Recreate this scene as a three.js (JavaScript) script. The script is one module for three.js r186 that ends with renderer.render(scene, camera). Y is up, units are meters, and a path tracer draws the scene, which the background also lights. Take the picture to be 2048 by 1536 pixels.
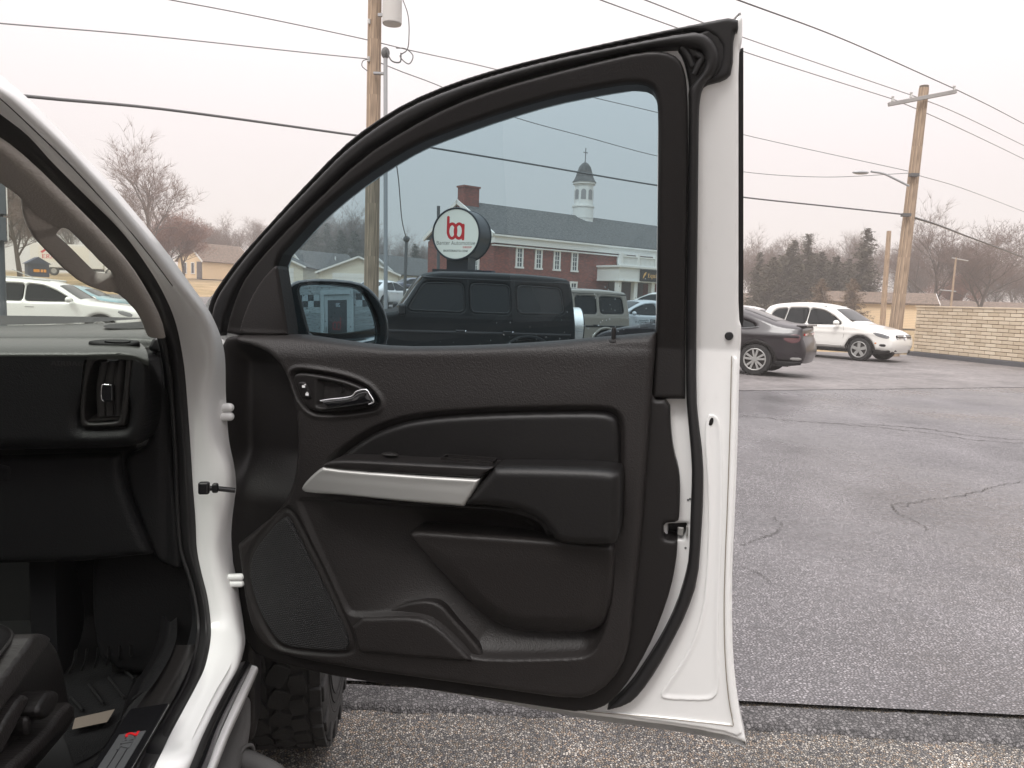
import * as THREE from 'three';
import { mergeGeometries, mergeVertices } from 'three/addons/utils/BufferGeometryUtils.js';
import { RoundedBoxGeometry } from 'three/addons/geometries/RoundedBoxGeometry.js';
import { FontLoader } from 'three/addons/loaders/FontLoader.js';
import { TextGeometry } from 'three/addons/geometries/TextGeometry.js';

// ---------- camera, sky, sun, exposure ----------
const scene = new THREE.Scene();
const camera = new THREE.PerspectiveCamera(53.07, 4 / 3, 0.05, 3000);
camera.rotation.order = 'YXZ';
camera.position.set(0, 1.32, 0);
camera.rotation.set(-0.1088, 0, 0.035);
const renderer = new THREE.WebGLRenderer({ antialias: true });
renderer.setSize(1024, 768);
renderer.toneMapping = THREE.LinearToneMapping;
renderer.toneMappingExposure = 1.4;
renderer.shadowMap.enabled = true;

let seed = 7;
function rnd() { seed |= 0; seed = seed + 0x6D2B79F5 | 0; let t = Math.imul(seed ^ seed >>> 15, 1 | seed); t = t + Math.imul(t ^ t >>> 7, 61 | t) ^ t; return ((t ^ t >>> 14) >>> 0) / 4294967296; }
const rr = (a, b) => a + (b - a) * rnd();
const clamp = (x, a = 0, b = 1) => Math.min(b, Math.max(a, x));
const lerp = (a, b, t) => a + (b - a) * t;
const sstep = (a, b, x) => { const t = clamp((x - a) / (b - a)); return t * t * (3 - 2 * t); };
// lattice value noise that repeats every p cells
function hash2(i, j, s) { let h = Math.imul(i, 374761393) + Math.imul(j, 668265263) + Math.imul(s, 974634777) | 0; h = Math.imul(h ^ h >>> 13, 1274126177); return ((h ^ h >>> 16) >>> 0) / 4294967296; }
function vnoise(x, y, p = 0, s = 0) {
  let i = Math.floor(x), j = Math.floor(y); const fx = x - i, fy = y - j;
  const u = fx * fx * (3 - 2 * fx), v = fy * fy * (3 - 2 * fy);
  const w = p ? (k) => ((k % p) + p) % p : (k) => k;
  const a = hash2(w(i), w(j), s), b = hash2(w(i + 1), w(j), s), c = hash2(w(i), w(j + 1), s), d = hash2(w(i + 1), w(j + 1), s);
  return lerp(lerp(a, b, u), lerp(c, d, u), v);
}
function fbm(x, y, oct = 4, p = 0, s = 0) { let f = 0, a = .5, n = 0; for (let o = 0; o < oct; o++) { f += a * vnoise(x, y, p, s + o * 17); n += a; x *= 2; y *= 2; p *= 2; a *= .5; } return f / n; }

// the overcast sky: pale, faintly pink cloud, brighter towards the zenith
{
  const w = 256, h = 128, d = new Float32Array(w * h * 4);
  for (let j = 0; j < h; j++) for (let i = 0; i < w; i++) {
    const el = ((j + .5) / h - .5) * Math.PI, s = Math.max(0, Math.sin(el));
    const n = fbm(i / 16, j / 8, 4, 16, 3) - .5;
    const L = (.665 + 1.85 * Math.pow(s, 2.1)) * (1 + .06 * n);
    const warm = Math.exp(-s * 7), pink = Math.exp(-Math.pow((s - .2) * 5, 2)) * (.6 + n);
    const k = (j * w + i) * 4;
    d[k] = L * (1 + .02 * warm); d[k + 1] = L * (.955 - .03 * pink + .005 * warm); d[k + 2] = L * (.965 - .02 * pink - .075 * warm); d[k + 3] = 1;
  }
  const sky = new THREE.DataTexture(d, w, h, THREE.RGBAFormat, THREE.FloatType);
  sky.mapping = THREE.EquirectangularReflectionMapping; sky.magFilter = sky.minFilter = THREE.LinearFilter; sky.wrapS = THREE.RepeatWrapping; sky.needsUpdate = true;
  scene.background = sky; scene.environment = sky;
}
const sun = new THREE.DirectionalLight(new THREE.Color(1, .975, .94), 1.3);
sun.position.set(-14, 42, 30); sun.castShadow = true; sun.shadow.radius = 34;
sun.shadow.mapSize.set(2048, 2048);
Object.assign(sun.shadow.camera, { left: -60, right: 60, top: 60, bottom: -60, near: 1, far: 200 });
scene.add(sun);

// ---------- helpers ----------
const nameCount = {};
function numbered(n) { const c = nameCount[n] = (nameCount[n] ?? -1) + 1; return c ? n + '_' + String(c).padStart(3, '0') : n; }
function shadow(o) { o.castShadow = o.receiveShadow = true; return o; }
function thing(name, label, category, pos = [0, 0, 0], turn = 0, group) {
  const o = new THREE.Group(); o.name = numbered(name); o.position.set(...pos); o.rotation.y = turn;
  o.userData = { label, category }; if (group) o.userData.group = group; scene.add(o); return o;
}
function part(name, geo, mat, parent, label) { const m = shadow(new THREE.Mesh(geo, mat)); m.name = name; if (label) m.userData.label = label; parent.add(m); return m; }
function solo(name, geo, mat, label, category, group) { const m = part(numbered(name), geo, mat, scene); m.userData = { label, category }; if (group) m.userData.group = group; return m; }
function struct(name, geo, mat) { const m = part(numbered(name), geo, mat, scene); m.userData = { kind: 'structure' }; return m; }
function copyOf(root, pos, turn, label, scl) {
  const r = root.clone(); r.name = numbered(root.name.replace(/_\d\d\d$/, '')); r.position.set(...pos); r.rotation.y = turn; r.userData = { ...root.userData };
  if (label) r.userData.label = label; if (scl) r.scale.setScalar(scl); scene.add(r); return r;
}
const V3 = (a) => new THREE.Vector3(a[0], a[1], a[2]);
function lin(r, g, b) { return new THREE.Color().setRGB(r, g, b); }
function std(c, rough = .6, o = {}) { return new THREE.MeshStandardMaterial({ color: Array.isArray(c) ? lin(...c) : c, roughness: rough, metalness: 0, ...o }); }
function phys(c, rough = .6, o = {}) { return new THREE.MeshPhysicalMaterial({ color: Array.isArray(c) ? lin(...c) : c, roughness: rough, metalness: 0, ...o }); }
// data texture: fn(x, y in 0..1) -> [r,g,b] in 0..1 (sRGB when colour)
function tex(n, fn, size = 1, colour = false, m = n) {
  const d = new Uint8Array(n * m * 4);
  for (let j = 0; j < m; j++) for (let i = 0; i < n; i++) {
    let c = fn((i + .5) / n, (j + .5) / m, i, j); if (typeof c === 'number') c = [c, c, c];
    const k = (j * n + i) * 4; d[k] = clamp(c[0]) * 255; d[k + 1] = clamp(c[1]) * 255; d[k + 2] = clamp(c[2]) * 255; d[k + 3] = 255;
  }
  const t = new THREE.DataTexture(d, n, m); t.wrapS = t.wrapT = THREE.RepeatWrapping; t.magFilter = THREE.LinearFilter; t.minFilter = THREE.LinearMipmapLinearFilter; t.generateMipmaps = true;
  if (colour) t.colorSpace = THREE.SRGBColorSpace;
  if (Array.isArray(size)) t.repeat.set(1 / size[0], 1 / size[1]); else t.repeat.set(1 / size, 1 / size);
  t.needsUpdate = true; return t;
}
// canvas texture fitted 0..1
function ctex(w, h, draw) {
  const c = document.createElement('canvas'); c.width = w; c.height = h; const g = c.getContext('2d'); draw(g, w, h);
  const t = new THREE.CanvasTexture(c); t.colorSpace = THREE.SRGBColorSpace; t.magFilter = THREE.LinearFilter; return t;
}
// Chaikin corner cutting of a closed ring / open line (2D or 3D)
function smooth(p, it = 2, closed = true) {
  for (let k = 0; k < it; k++) {
    const q = [], n = p.length; if (!closed) q.push(p[0]);
    for (let i = 0; i < (closed ? n : n - 1); i++) { const a = p[i], b = p[(i + 1) % n]; q.push(a.map((v, c) => lerp(v, b[c], .25)), a.map((v, c) => lerp(v, b[c], .75))); }
    if (!closed) q.push(p[n - 1]); p = q;
  }
  return p;
}
// closed ring with each corner rounded to about r
function rc(p, r) { const q = [], n = p.length; for (let i = 0; i < n; i++) { const a = p[(i + n - 1) % n], b = p[i], c = p[(i + 1) % n]; const la = Math.hypot(a[0] - b[0], a[1] - b[1]), lc = Math.hypot(c[0] - b[0], c[1] - b[1]), ra = Math.min(r, la * .45) / la, rcc = Math.min(r, lc * .45) / lc; const s0 = [lerp(b[0], a[0], ra), lerp(b[1], a[1], ra)], s1 = [lerp(b[0], c[0], rcc), lerp(b[1], c[1], rcc)]; for (let k = 0; k <= 4; k++) { const t = k / 4; q.push([0, 1].map((d) => (1 - t) * (1 - t) * s0[d] + 2 * t * (1 - t) * b[d] + t * t * s1[d])); } } return q; }
// resample an open polyline to n points by arc length, through a Catmull-Rom curve
function resample(p, n, curved = true) {
  const v = p.map((a) => new THREE.Vector3(a[0], a[1], a[2] ?? 0));
  if (curved && v.length > 2) return new THREE.CatmullRomCurve3(v, false, 'centripetal').getSpacedPoints(n - 1);
  const c = new THREE.CurvePath(); for (let i = 0; i + 1 < v.length; i++) c.add(new THREE.LineCurve3(v[i], v[i + 1])); return c.getSpacedPoints(n - 1);
}
function segsOf(rings) { const s = []; for (const r of rings) for (let i = 0; i < r.length; i++) { const a = r[i], b = r[(i + 1) % r.length]; s.push([a[0], a[1], b[0], b[1]]); } return s; }
function insideOf(segs, x, y) { let c = false; for (const [ax, ay, bx, by] of segs) if ((ay > y) !== (by > y) && x < (bx - ax) * (y - ay) / (by - ay) + ax) c = !c; return c; }
function nearestOf(segs, x, y) {
  let best = 1e9, px = 0, py = 0;
  for (const [ax, ay, bx, by] of segs) { const dx = bx - ax, dy = by - ay, l = dx * dx + dy * dy; const t = l ? clamp(((x - ax) * dx + (y - ay) * dy) / l) : 0; const qx = ax + dx * t, qy = ay + dy * t, d = (qx - x) ** 2 + (qy - y) ** 2; if (d < best) { best = d; px = qx; py = qy; } }
  return [Math.sqrt(best), px, py];
}
// signed distance to a closed ring, negative inside
function field(ring) { const s = segsOf([ring]); return (x, y) => { const d = nearestOf(s, x, y)[0]; return insideOf(s, x, y) ? -d : d; }; }
const bevel = (d, r) => d >= r ? 0 : r - Math.sqrt(Math.max(0, r * r - (r - d) * (r - d)));
// a moulded sheet: the region inside the rings (even-odd), lifted to zf(x, y, distanceToEdge), with a skirt back to `back`
function sculpt(rings, step, zf, back = null, map3 = null, cap = false) {
  const segs = segsOf(rings); let x0 = 1e9, y0 = 1e9, x1 = -1e9, y1 = -1e9;
  for (const r of rings) for (const [x, y] of r) { x0 = Math.min(x0, x); x1 = Math.max(x1, x); y0 = Math.min(y0, y); y1 = Math.max(y1, y); }
  x0 -= step * .503; y0 -= step * .517; const nx = Math.ceil((x1 - x0) / step) + 2, ny = Math.ceil((y1 - y0) / step) + 2;
  const ins = new Uint8Array(nx * ny), idx = new Int32Array(nx * ny).fill(-1), P = [], uv = [], tri = [], E = new Map();
  for (let j = 0; j < ny; j++) {   // scanline even-odd
    const y = y0 + j * step, xs = []; for (const [ax, ay, bx, by] of segs) if ((ay > y) !== (by > y)) xs.push((bx - ax) * (y - ay) / (by - ay) + ax);
    xs.sort((a, b) => a - b); for (let k = 0; k + 1 < xs.length; k += 2) for (let i = Math.max(0, Math.ceil((xs[k] - x0) / step)); i < nx && x0 + i * step < xs[k + 1]; i++) ins[j * nx + i] = 1;
  }
  const vert = (i, j) => {
    const k = j * nx + i; if (idx[k] >= 0) return idx[k];
    let x = x0 + i * step, y = y0 + j * step; const n = nearestOf(segs, x, y); let d = n[0]; if (!ins[k]) { x = n[1]; y = n[2]; d = 0; }
    const z = zf(x, y, d); P.push(x, y, z); uv.push(x, y); return idx[k] = P.length / 3 - 1;
  };
  for (let j = 0; j + 1 < ny; j++) for (let i = 0; i + 1 < nx; i++) {
    const k = j * nx + i; if (!(ins[k] || ins[k + 1] || ins[k + nx] || ins[k + nx + 1])) continue;
    const a = vert(i, j), b = vert(i + 1, j), c = vert(i + 1, j + 1), d = vert(i, j + 1);
    for (const t of (i + j) & 1 ? [[a, b, c], [a, c, d]] : [[a, b, d], [b, c, d]]) {
      tri.push(...t); for (let e = 0; e < 3; e++) { const p = t[e], q = t[(e + 1) % 3], key = p < q ? p * 4194304 + q : q * 4194304 + p; E.has(key) ? E.set(key, null) : E.set(key, [p, q]); }
    }
  }
  if (back !== null) {
    const bi = new Map(), top = new Map();
    const tv = (p) => { if (!top.has(p)) { P.push(P[3 * p], P[3 * p + 1], P[3 * p + 2]); uv.push(uv[2 * p], uv[2 * p + 1]); top.set(p, P.length / 3 - 1); } return top.get(p); };
    const bv = (p) => { if (!bi.has(p)) { P.push(P[3 * p], P[3 * p + 1], typeof back === 'function' ? back(P[3 * p], P[3 * p + 1]) : back); uv.push(uv[2 * p] + .01, uv[2 * p + 1] + .01); bi.set(p, P.length / 3 - 1); } return bi.get(p); };
    for (const e of E.values()) if (e) { const [p, q] = e, a = tv(p), b = tv(q), c = bv(p), d = bv(q); tri.push(a, c, b, b, c, d); }
  }
  if (map3) for (let i = 0; i < P.length; i += 3) { const q = map3(P[i], P[i + 1], P[i + 2]); P[i] = q[0]; P[i + 1] = q[1]; P[i + 2] = q[2]; }
  const g = new THREE.BufferGeometry(); g.setAttribute('position', new THREE.Float32BufferAttribute(P, 3)); g.setAttribute('uv', new THREE.Float32BufferAttribute(uv, 2)); g.setIndex(tri); g.computeVertexNormals(); return g;
}
// skin through several 3D lines; n points along each; uv in metres
function loft(lines, n = 40, curved = true, flip = false, hard = false) {
  const rows = lines.map((l) => resample(l, n, curved)), P = [], uv = [], tri = [];
  const emit = (rs) => {
    const base = P.length / 3; let v = 0;
    rs.forEach((r, j) => { if (j) v += r[n >> 1].distanceTo(rs[j - 1][n >> 1]); let u = 0; r.forEach((p, i) => { if (i) u += p.distanceTo(r[i - 1]); P.push(p.x, p.y, p.z); uv.push(u, v); }); });
    for (let j = 0; j + 1 < rs.length; j++) for (let i = 0; i + 1 < n; i++) { const a = base + j * n + i, b = a + 1, c = a + n, d = c + 1; flip ? tri.push(a, b, c, b, d, c) : tri.push(a, c, b, b, c, d); }
  };
  if (hard) for (let j = 0; j + 1 < rows.length; j++) emit([rows[j], rows[j + 1]]); else emit(rows);
  const g = new THREE.BufferGeometry(); g.setAttribute('position', new THREE.Float32BufferAttribute(P, 3)); g.setAttribute('uv', new THREE.Float32BufferAttribute(uv, 2)); g.setIndex(tri); g.computeVertexNormals(); return g;
}
// skin with extra rows rounded between the given ones (Catmull-Rom across)
function skin(lines, n = 40, m = 4) {
  const rows = lines.map((l) => resample(l, n)), out = [];
  const cols = []; for (let i = 0; i < n; i++) cols.push(new THREE.CatmullRomCurve3(rows.map((r) => r[i]), false, 'centripetal').getPoints((rows.length - 1) * m));
  for (let j = 0; j < cols[0].length; j++) out.push(cols.map((c) => [c[j].x, c[j].y, c[j].z]));
  return loft(out, n, false);
}
function tube(pts, r, seg = 8, n = 0, closed = false) {
  const c = pts.length === 2 ? new THREE.LineCurve3(V3(pts[0]), V3(pts[1])) : new THREE.CatmullRomCurve3(pts.map(V3), closed, 'centripetal');
  return new THREE.TubeGeometry(c, n || Math.max(1, (pts.length - 1) * 6), r, seg, closed);
}
// uv in metres from the dominant side of each face
function uvBox(g0) {
  const g = g0.index ? g0.toNonIndexed() : g0, p = g.attributes.position, uv = new Float32Array(p.count * 2), A = new THREE.Vector3(), B = new THREE.Vector3(), C = new THREE.Vector3();
  for (let i = 0; i < p.count; i += 3) {
    A.fromBufferAttribute(p, i); B.fromBufferAttribute(p, i + 1).sub(A); C.fromBufferAttribute(p, i + 2).sub(A); B.cross(C);
    const ax = Math.abs(B.x), ay = Math.abs(B.y), az = Math.abs(B.z);
    for (let k = 0; k < 3; k++) { const x = p.getX(i + k), y = p.getY(i + k), z = p.getZ(i + k); uv.set(ay >= ax && ay >= az ? [x, z] : ax >= az ? [z, y] : [x, y], (i + k) * 2); }
  }
  g.setAttribute('uv', new THREE.BufferAttribute(uv, 2)); return g;
}
function box(w, h, d, x = 0, y = 0, z = 0, r = 0) { const g = r ? new RoundedBoxGeometry(w, h, d, 2, r) : new THREE.BoxGeometry(w, h, d); g.translate(x, y, z); return uvBox(g); }
function cyl(r0, r1, h, seg = 16, x = 0, y = 0, z = 0) { const g = new THREE.CylinderGeometry(r1, r0, h, seg); g.translate(x, y, z); return g; }
function merge(list) { return mergeGeometries(list.map((g) => { const q = g.index ? g.toNonIndexed() : g.clone(); for (const k of Object.keys(q.attributes)) if (!['position', 'normal', 'uv'].includes(k)) q.deleteAttribute(k); return q; })); }
function extr(ring, depth, bev = 0, hole = null) {
  const s = new THREE.Shape(ring.map((p) => new THREE.Vector2(p[0], p[1]))); if (hole) s.holes.push(new THREE.Path(hole.map((p) => new THREE.Vector2(p[0], p[1]))));
  return new THREE.ExtrudeGeometry(s, { depth, bevelEnabled: bev > 0, bevelSize: bev, bevelThickness: bev, bevelSegments: 2, curveSegments: 8 });
}

// ---------- shared textures and materials ----------
const T = {};
T.grain = tex(512, (x, y) => .55 * vnoise(x * 128, y * 128, 128, 1) + .3 * vnoise(x * 64, y * 64, 64, 2) + .15 * fbm(x * 16, y * 16, 3, 16, 3), .18);
T.leather = tex(512, (x, y) => { const a = vnoise(x * 90, y * 90, 90, 5), b = vnoise(x * 45, y * 45, 45, 6); return .5 * Math.abs(a - .5) * 2 + .5 * b; }, .16);
T.smudge = tex(256, (x, y) => .62 + .5 * (fbm(x * 6, y * 6, 5, 6, 9) - .5), .5);
T.fabric = tex(256, (x, y) => .5 + .25 * Math.sin(x * Math.PI * 64) * Math.sin(y * Math.PI * 64) + .2 * vnoise(x * 64, y * 64, 64, 4), .1);
const M = {};
M.plastic = phys([.0145, .0125, .012], .5, { bumpMap: T.grain, bumpScale: .0007, specularIntensity: .75 });
M.plasticSmooth = phys([.0112, .01, .0098], .42, { specularIntensity: .55, bumpMap: T.grain, bumpScale: .0003 });
M.leather = phys([.0075, .007, .007], .42, { specularIntensity: .6, bumpMap: T.leather, bumpScale: .00022 });
M.rubber = phys([.011, .0105, .011], .5, { bumpMap: T.grain, bumpScale: .0002 });
M.black = phys([.008, .008, .009], .35);
M.paint = phys([.775, .775, .765], .3, { clearcoat: .6, clearcoatRoughness: .12, bumpMap: T.smudge, bumpScale: .0006 });
M.silver = phys([.38, .38, .365], .4, { metalness: .55 });
M.chrome = phys([.85, .85, .86], .08, { metalness: 1 });
M.castIron = std([.06, .055, .052], .8);
T.dots = tex(256, (x, y) => { const u = x * 32, v = y * 32, o = (Math.floor(v) & 1) * .5; const fx = (u + o) % 1 - .5, fy = v % 1 - .5; return Math.hypot(fx, fy) < .36 ? 0 : 1; }, .13);
M.grille = phys([.014, .014, .015], .6, { bumpMap: T.dots, bumpScale: .0035 });
M.glossBlack = phys([.006, .006, .007], .18, { clearcoat: .5, clearcoatRoughness: .1 });
M.tint = phys([.43, .555, .61], 0, { transmission: 1, thickness: 0, ior: 1.36 });
M.clear = phys([.86, .92, .86], 0, { transmission: 1, thickness: 0, ior: 1.5 });
M.mirror = phys([.8, .82, .83], .0, { metalness: 1 });
M.drop = phys([.03, .03, .03], .05);
T.mottle = tex(256, (x, y) => .5 + .9 * (fbm(x * 8, y * 8, 5, 8, 21) - .5), 1);
M.trimBeige = phys([.36, .33, .3], .75, { bumpMap: T.grain, bumpScale: .0006 });
M.carpet = std([.006, .006, .0065], .95);
M.stepBlack = phys([.1, .099, .097], .42, { bumpMap: T.grain, bumpScale: .0006 });
M.silverDark = phys([.16, .165, .17], .35, { metalness: .6 });
M.redMark = phys([.6, .01, .015], .35);
M.tyre = std([.02, .0195, .019], .78, { bumpMap: T.grain, bumpScale: .0015 });
M.matRubber = phys([.01, .01, .0105], .5, { specularIntensity: .5, bumpMap: T.grain, bumpScale: .0008 });
const font = await new FontLoader().loadAsync('fonts/droid/droid_sans_bold.typeface.json');
M.signBlack = phys([.012, .014, .02], .35);
M.canGrey = phys([.5, .49, .47], .5);
M.armGrey = std([.3, .29, .28], .85);
M.kioskBlue = std([.02, .035, .07], .6);
M.pylon = std([.07, .085, .1], .6);
T.oldWood = tex(256, (x, y) => { const a = fbm(x * 4, y * 24, 5, 4, 81), b = vnoise(x * 6, y * 70, 70, 82), s = sstep(.6, .75, fbm(x * 10, y * 20, 4, 10, 83)); const v = .72 + .3 * (a - .5) + .12 * (b - .5) - .16 * s; return [v, v * .995, v * .98]; }, [1.2, .5], true, 256);
M.planks = [[1.1, 1.1, 1.09], [1.0, 1.0, .99], [1.2, 1.2, 1.18], [.9, .9, .89]].map((c) => std(c, .85, { map: T.oldWood }));
M.checkBlack = std([.03, .035, .035], .7); M.checkWhite = std([.7, .7, .68], .7);
M.dash = phys([.0055, .0055, .006], .5, { bumpMap: T.grain, bumpScale: .0007, specularIntensity: .38 });
M.dashTopLit = phys([.03, .031, .028], .33, { bumpMap: T.grain, bumpScale: .0004 });  // paler copy of the dash material; windscreen glare on its top put into colour
M.bead = phys([.97, .97, .96], .02, { transmission: 1, thickness: .002, ior: 1.33 });
M.sealer = std([.24, .2, .15], .9);

// ---------- the ground ----------
// the lot is level; the land rises gently beyond the street
function landH(x, z) { const d = Math.max(1, -z), q = x / d; const left = 1 - sstep(.2, .31, q); return left * (1.35 * sstep(15, 68, d) + .5 * sstep(70, 108, d) + .95 * sstep(-.22, -.42, q) * sstep(30, 100, d)) + 3 * sstep(125, 300, d) - .12 * sstep(10, 20, d) * sstep(2, 6, x) - .36 * sstep(8, 18, d) * sstep(-.3, -.45, q) * (1 - sstep(30, 60, d)) - .22 * sstep(7, 12, d) * (1 - sstep(20, 32, d)) * sstep(-.22, -.15, q) * (1 - sstep(.2, .25, q)); }
function sheet(x0, x1, z0, z1, nx, nz, lift, warp = null) {
  const P = [], uv = [], tri = [];
  for (let j = 0; j <= nz; j++) for (let i = 0; i <= nx; i++) { let x = lerp(x0, x1, i / nx), z = lerp(z0, z1, j / nz); if (warp) [x, z] = warp(x, z, i / nx, j / nz); P.push(x, landH(x, z) + lift, z); uv.push(x, z); }
  for (let j = 0; j < nz; j++) for (let i = 0; i < nx; i++) { const a = j * (nx + 1) + i, b = a + 1, c = a + nx + 1, d = c + 1; tri.push(a, b, c, b, d, c); }
  const g = new THREE.BufferGeometry(); g.setAttribute('position', new THREE.Float32BufferAttribute(P, 3)); g.setAttribute('uv', new THREE.Float32BufferAttribute(uv, 2)); g.setIndex(tri); g.computeVertexNormals(); if (g.attributes.normal.getY(0) < 0) { for (let k = 0; k < tri.length; k += 3) { const t = tri[k]; tri[k] = tri[k + 1]; tri[k + 1] = t; } g.setIndex(tri); g.computeVertexNormals(); } return g;
}
// crushed-stone asphalt: cell noise of stones
function stones(n, cells, cols, seedN, gapW) {
  const pts = []; for (let j = 0; j < cells; j++) for (let i = 0; i < cells; i++) pts.push([i + hash2(i, j, seedN), j + hash2(i, j, seedN + 1), hash2(i, j, seedN + 2)]);
  const colA = new Uint8Array(n * n * 3), hA = new Float32Array(n * n);
  for (let y = 0; y < n; y++) for (let x = 0; x < n; x++) {
    const u = x / n * cells, v = y / n * cells, ci = Math.floor(u), cj = Math.floor(v); let d1 = 9, d2 = 9, id = 0;
    for (let dj = -1; dj <= 1; dj++) for (let di = -1; di <= 1; di++) { const i = (ci + di + cells) % cells, j = (cj + dj + cells) % cells, p = pts[j * cells + i]; const px = p[0] - i + ci + di, py = p[1] - j + cj + dj, d = (px - u) ** 2 + (py - v) ** 2; if (d < d1) { d2 = d1; d1 = d; id = j * cells + i; } else if (d < d2) d2 = d; }
    const e = Math.sqrt(d2) - Math.sqrt(d1), t = sstep(0, gapW, e), c = cols(pts[id][2], t, x / n, y / n); const k = (y * n + x) * 3; colA[k] = c[0] * 255; colA[k + 1] = c[1] * 255; colA[k + 2] = c[2] * 255; hA[y * n + x] = t * (.55 + .45 * pts[id][2]);
  }
  return [(x, y, i, j) => { const k = (j * n + i) * 3; return [colA[k] / 255, colA[k + 1] / 255, colA[k + 2] / 255]; }, (x, y, i, j) => hA[j * n + i]];
}
{
  const pal = [[.45, .44, .43], [.62, .6, .57], [.54, .5, .45], [.38, .37, .37], [.76, .73, .69], [.62, .55, .48]];
  const [c1, h1] = stones(1024, 150, (r, t, x, y) => { const p = pal[Math.floor(r * 6)], m = .85 + .5 * (fbm(x * 5, y * 5, 4, 5, 77) - .5); return p.map((v) => lerp(.13, v * m, t)); }, 11, .35);
  T.coarse = tex(1024, c1, 1.15, true); T.coarseH = tex(1024, h1, 1.15);
  const [c2, h2] = stones(1024, 170, (r, t, x, y) => { const m = .34 + .2 * r + .16 * (fbm(x * 4, y * 4, 5, 4, 31) - .5); return [m * 1.02, m, m * .995].map((v) => lerp(.16, v, .25 + .75 * t)); }, 41, .45);
  T.lot = tex(1024, c2, 2.2, true); T.lotH = tex(1024, h2, 2.2);
  T.lotR = tex(512, (x, y) => { const a = fbm(x * 4, y * 4, 5, 4, 51), b = vnoise(x * 200, y * 200, 200, 5); return .55 + 1.7 * (a - .5) + .25 * (b - .5); }, 9);
  T.drybrown = tex(512, (x, y) => { const a = fbm(x * 6, y * 6, 6, 6, 61), b = fbm(x * 60, y * 60, 2, 60, 62); const v = .43 + .16 * (a - .5) + .16 * (b - .5); return [v * 1.02, v * .995, v * .985]; }, 5, true);
  T.grass = tex(512, (x, y) => { const a = fbm(x * 8, y * 8, 5, 8, 63), b = fbm(x * 120, y * 120, 2, 120, 64); const v = .52 + .3 * (a - .5) + .3 * (b - .5); return [v * 1.12, v * 1.0, v * (.62 + .3 * a)]; }, 7, true);
  M.coarse = phys([1.22, 1.22, 1.22], .7, { map: T.coarse, bumpMap: T.coarseH, bumpScale: .004 });
  M.lot = phys([1.13, 1.11, 1.17], .52, { map: T.lot, bumpMap: T.lotH, bumpScale: .004, roughnessMap: T.lotR });
  M.lotEdge = phys([1.0, .99, 1.0], .75, { map: T.lot, bumpMap: T.coarseH, bumpScale: .006 });
  M.oldLot = std([.92, .89, .89], .62, { map: T.drybrown });
  M.grassDry = std([.82, .74, .6], .95, { map: T.grass });
  M.road = std([.75, .74, .73], .8, { map: T.drybrown });
  M.crackMat = std([.06, .057, .054], .95);
}
{ // the wide land
  const rings = [0, 3, 6, 10, 14, 18, 22, 26, 30, 36, 42, 50, 58, 66, 76, 90, 110, 140, 180, 240, 340, 500, 800], seg = 72, P = [0, -.06, 0], uv = [0, 0], tri = [];
  rings.slice(1).forEach((r) => { for (let k = 0; k < seg; k++) { const a = k / seg * Math.PI * 2, x = Math.sin(a) * r, z = -Math.cos(a) * r; P.push(x, landH(x, z) - .06, z); uv.push(x, z); } });
  for (let k = 0; k < seg; k++) tri.push(0, 1 + (k + 1) % seg, 1 + k);
  for (let r = 0; r < rings.length - 2; r++) for (let k = 0; k < seg; k++) { const a = 1 + r * seg + k, b = 1 + r * seg + (k + 1) % seg, c = a + seg, d = b + seg; tri.push(a, b, c, b, d, c); }
  const g = new THREE.BufferGeometry(); g.setAttribute('position', new THREE.Float32BufferAttribute(P, 3)); g.setAttribute('uv', new THREE.Float32BufferAttribute(uv, 2)); g.setIndex(tri); g.computeVertexNormals(); if (g.attributes.normal.getY(200) < 0) { for (let k = 0; k < tri.length; k += 3) { const t = tri[k]; tri[k] = tri[k + 1]; tri[k + 1] = t; } g.setIndex(tri); g.computeVertexNormals(); }
  struct('ground', g, M.grassDry);
}
const edgeZ = (x) => -2.46 + .035 * (x - 1.2) + .02 * (fbm(x * 2 + 40, 3, 3) - .5);
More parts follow.
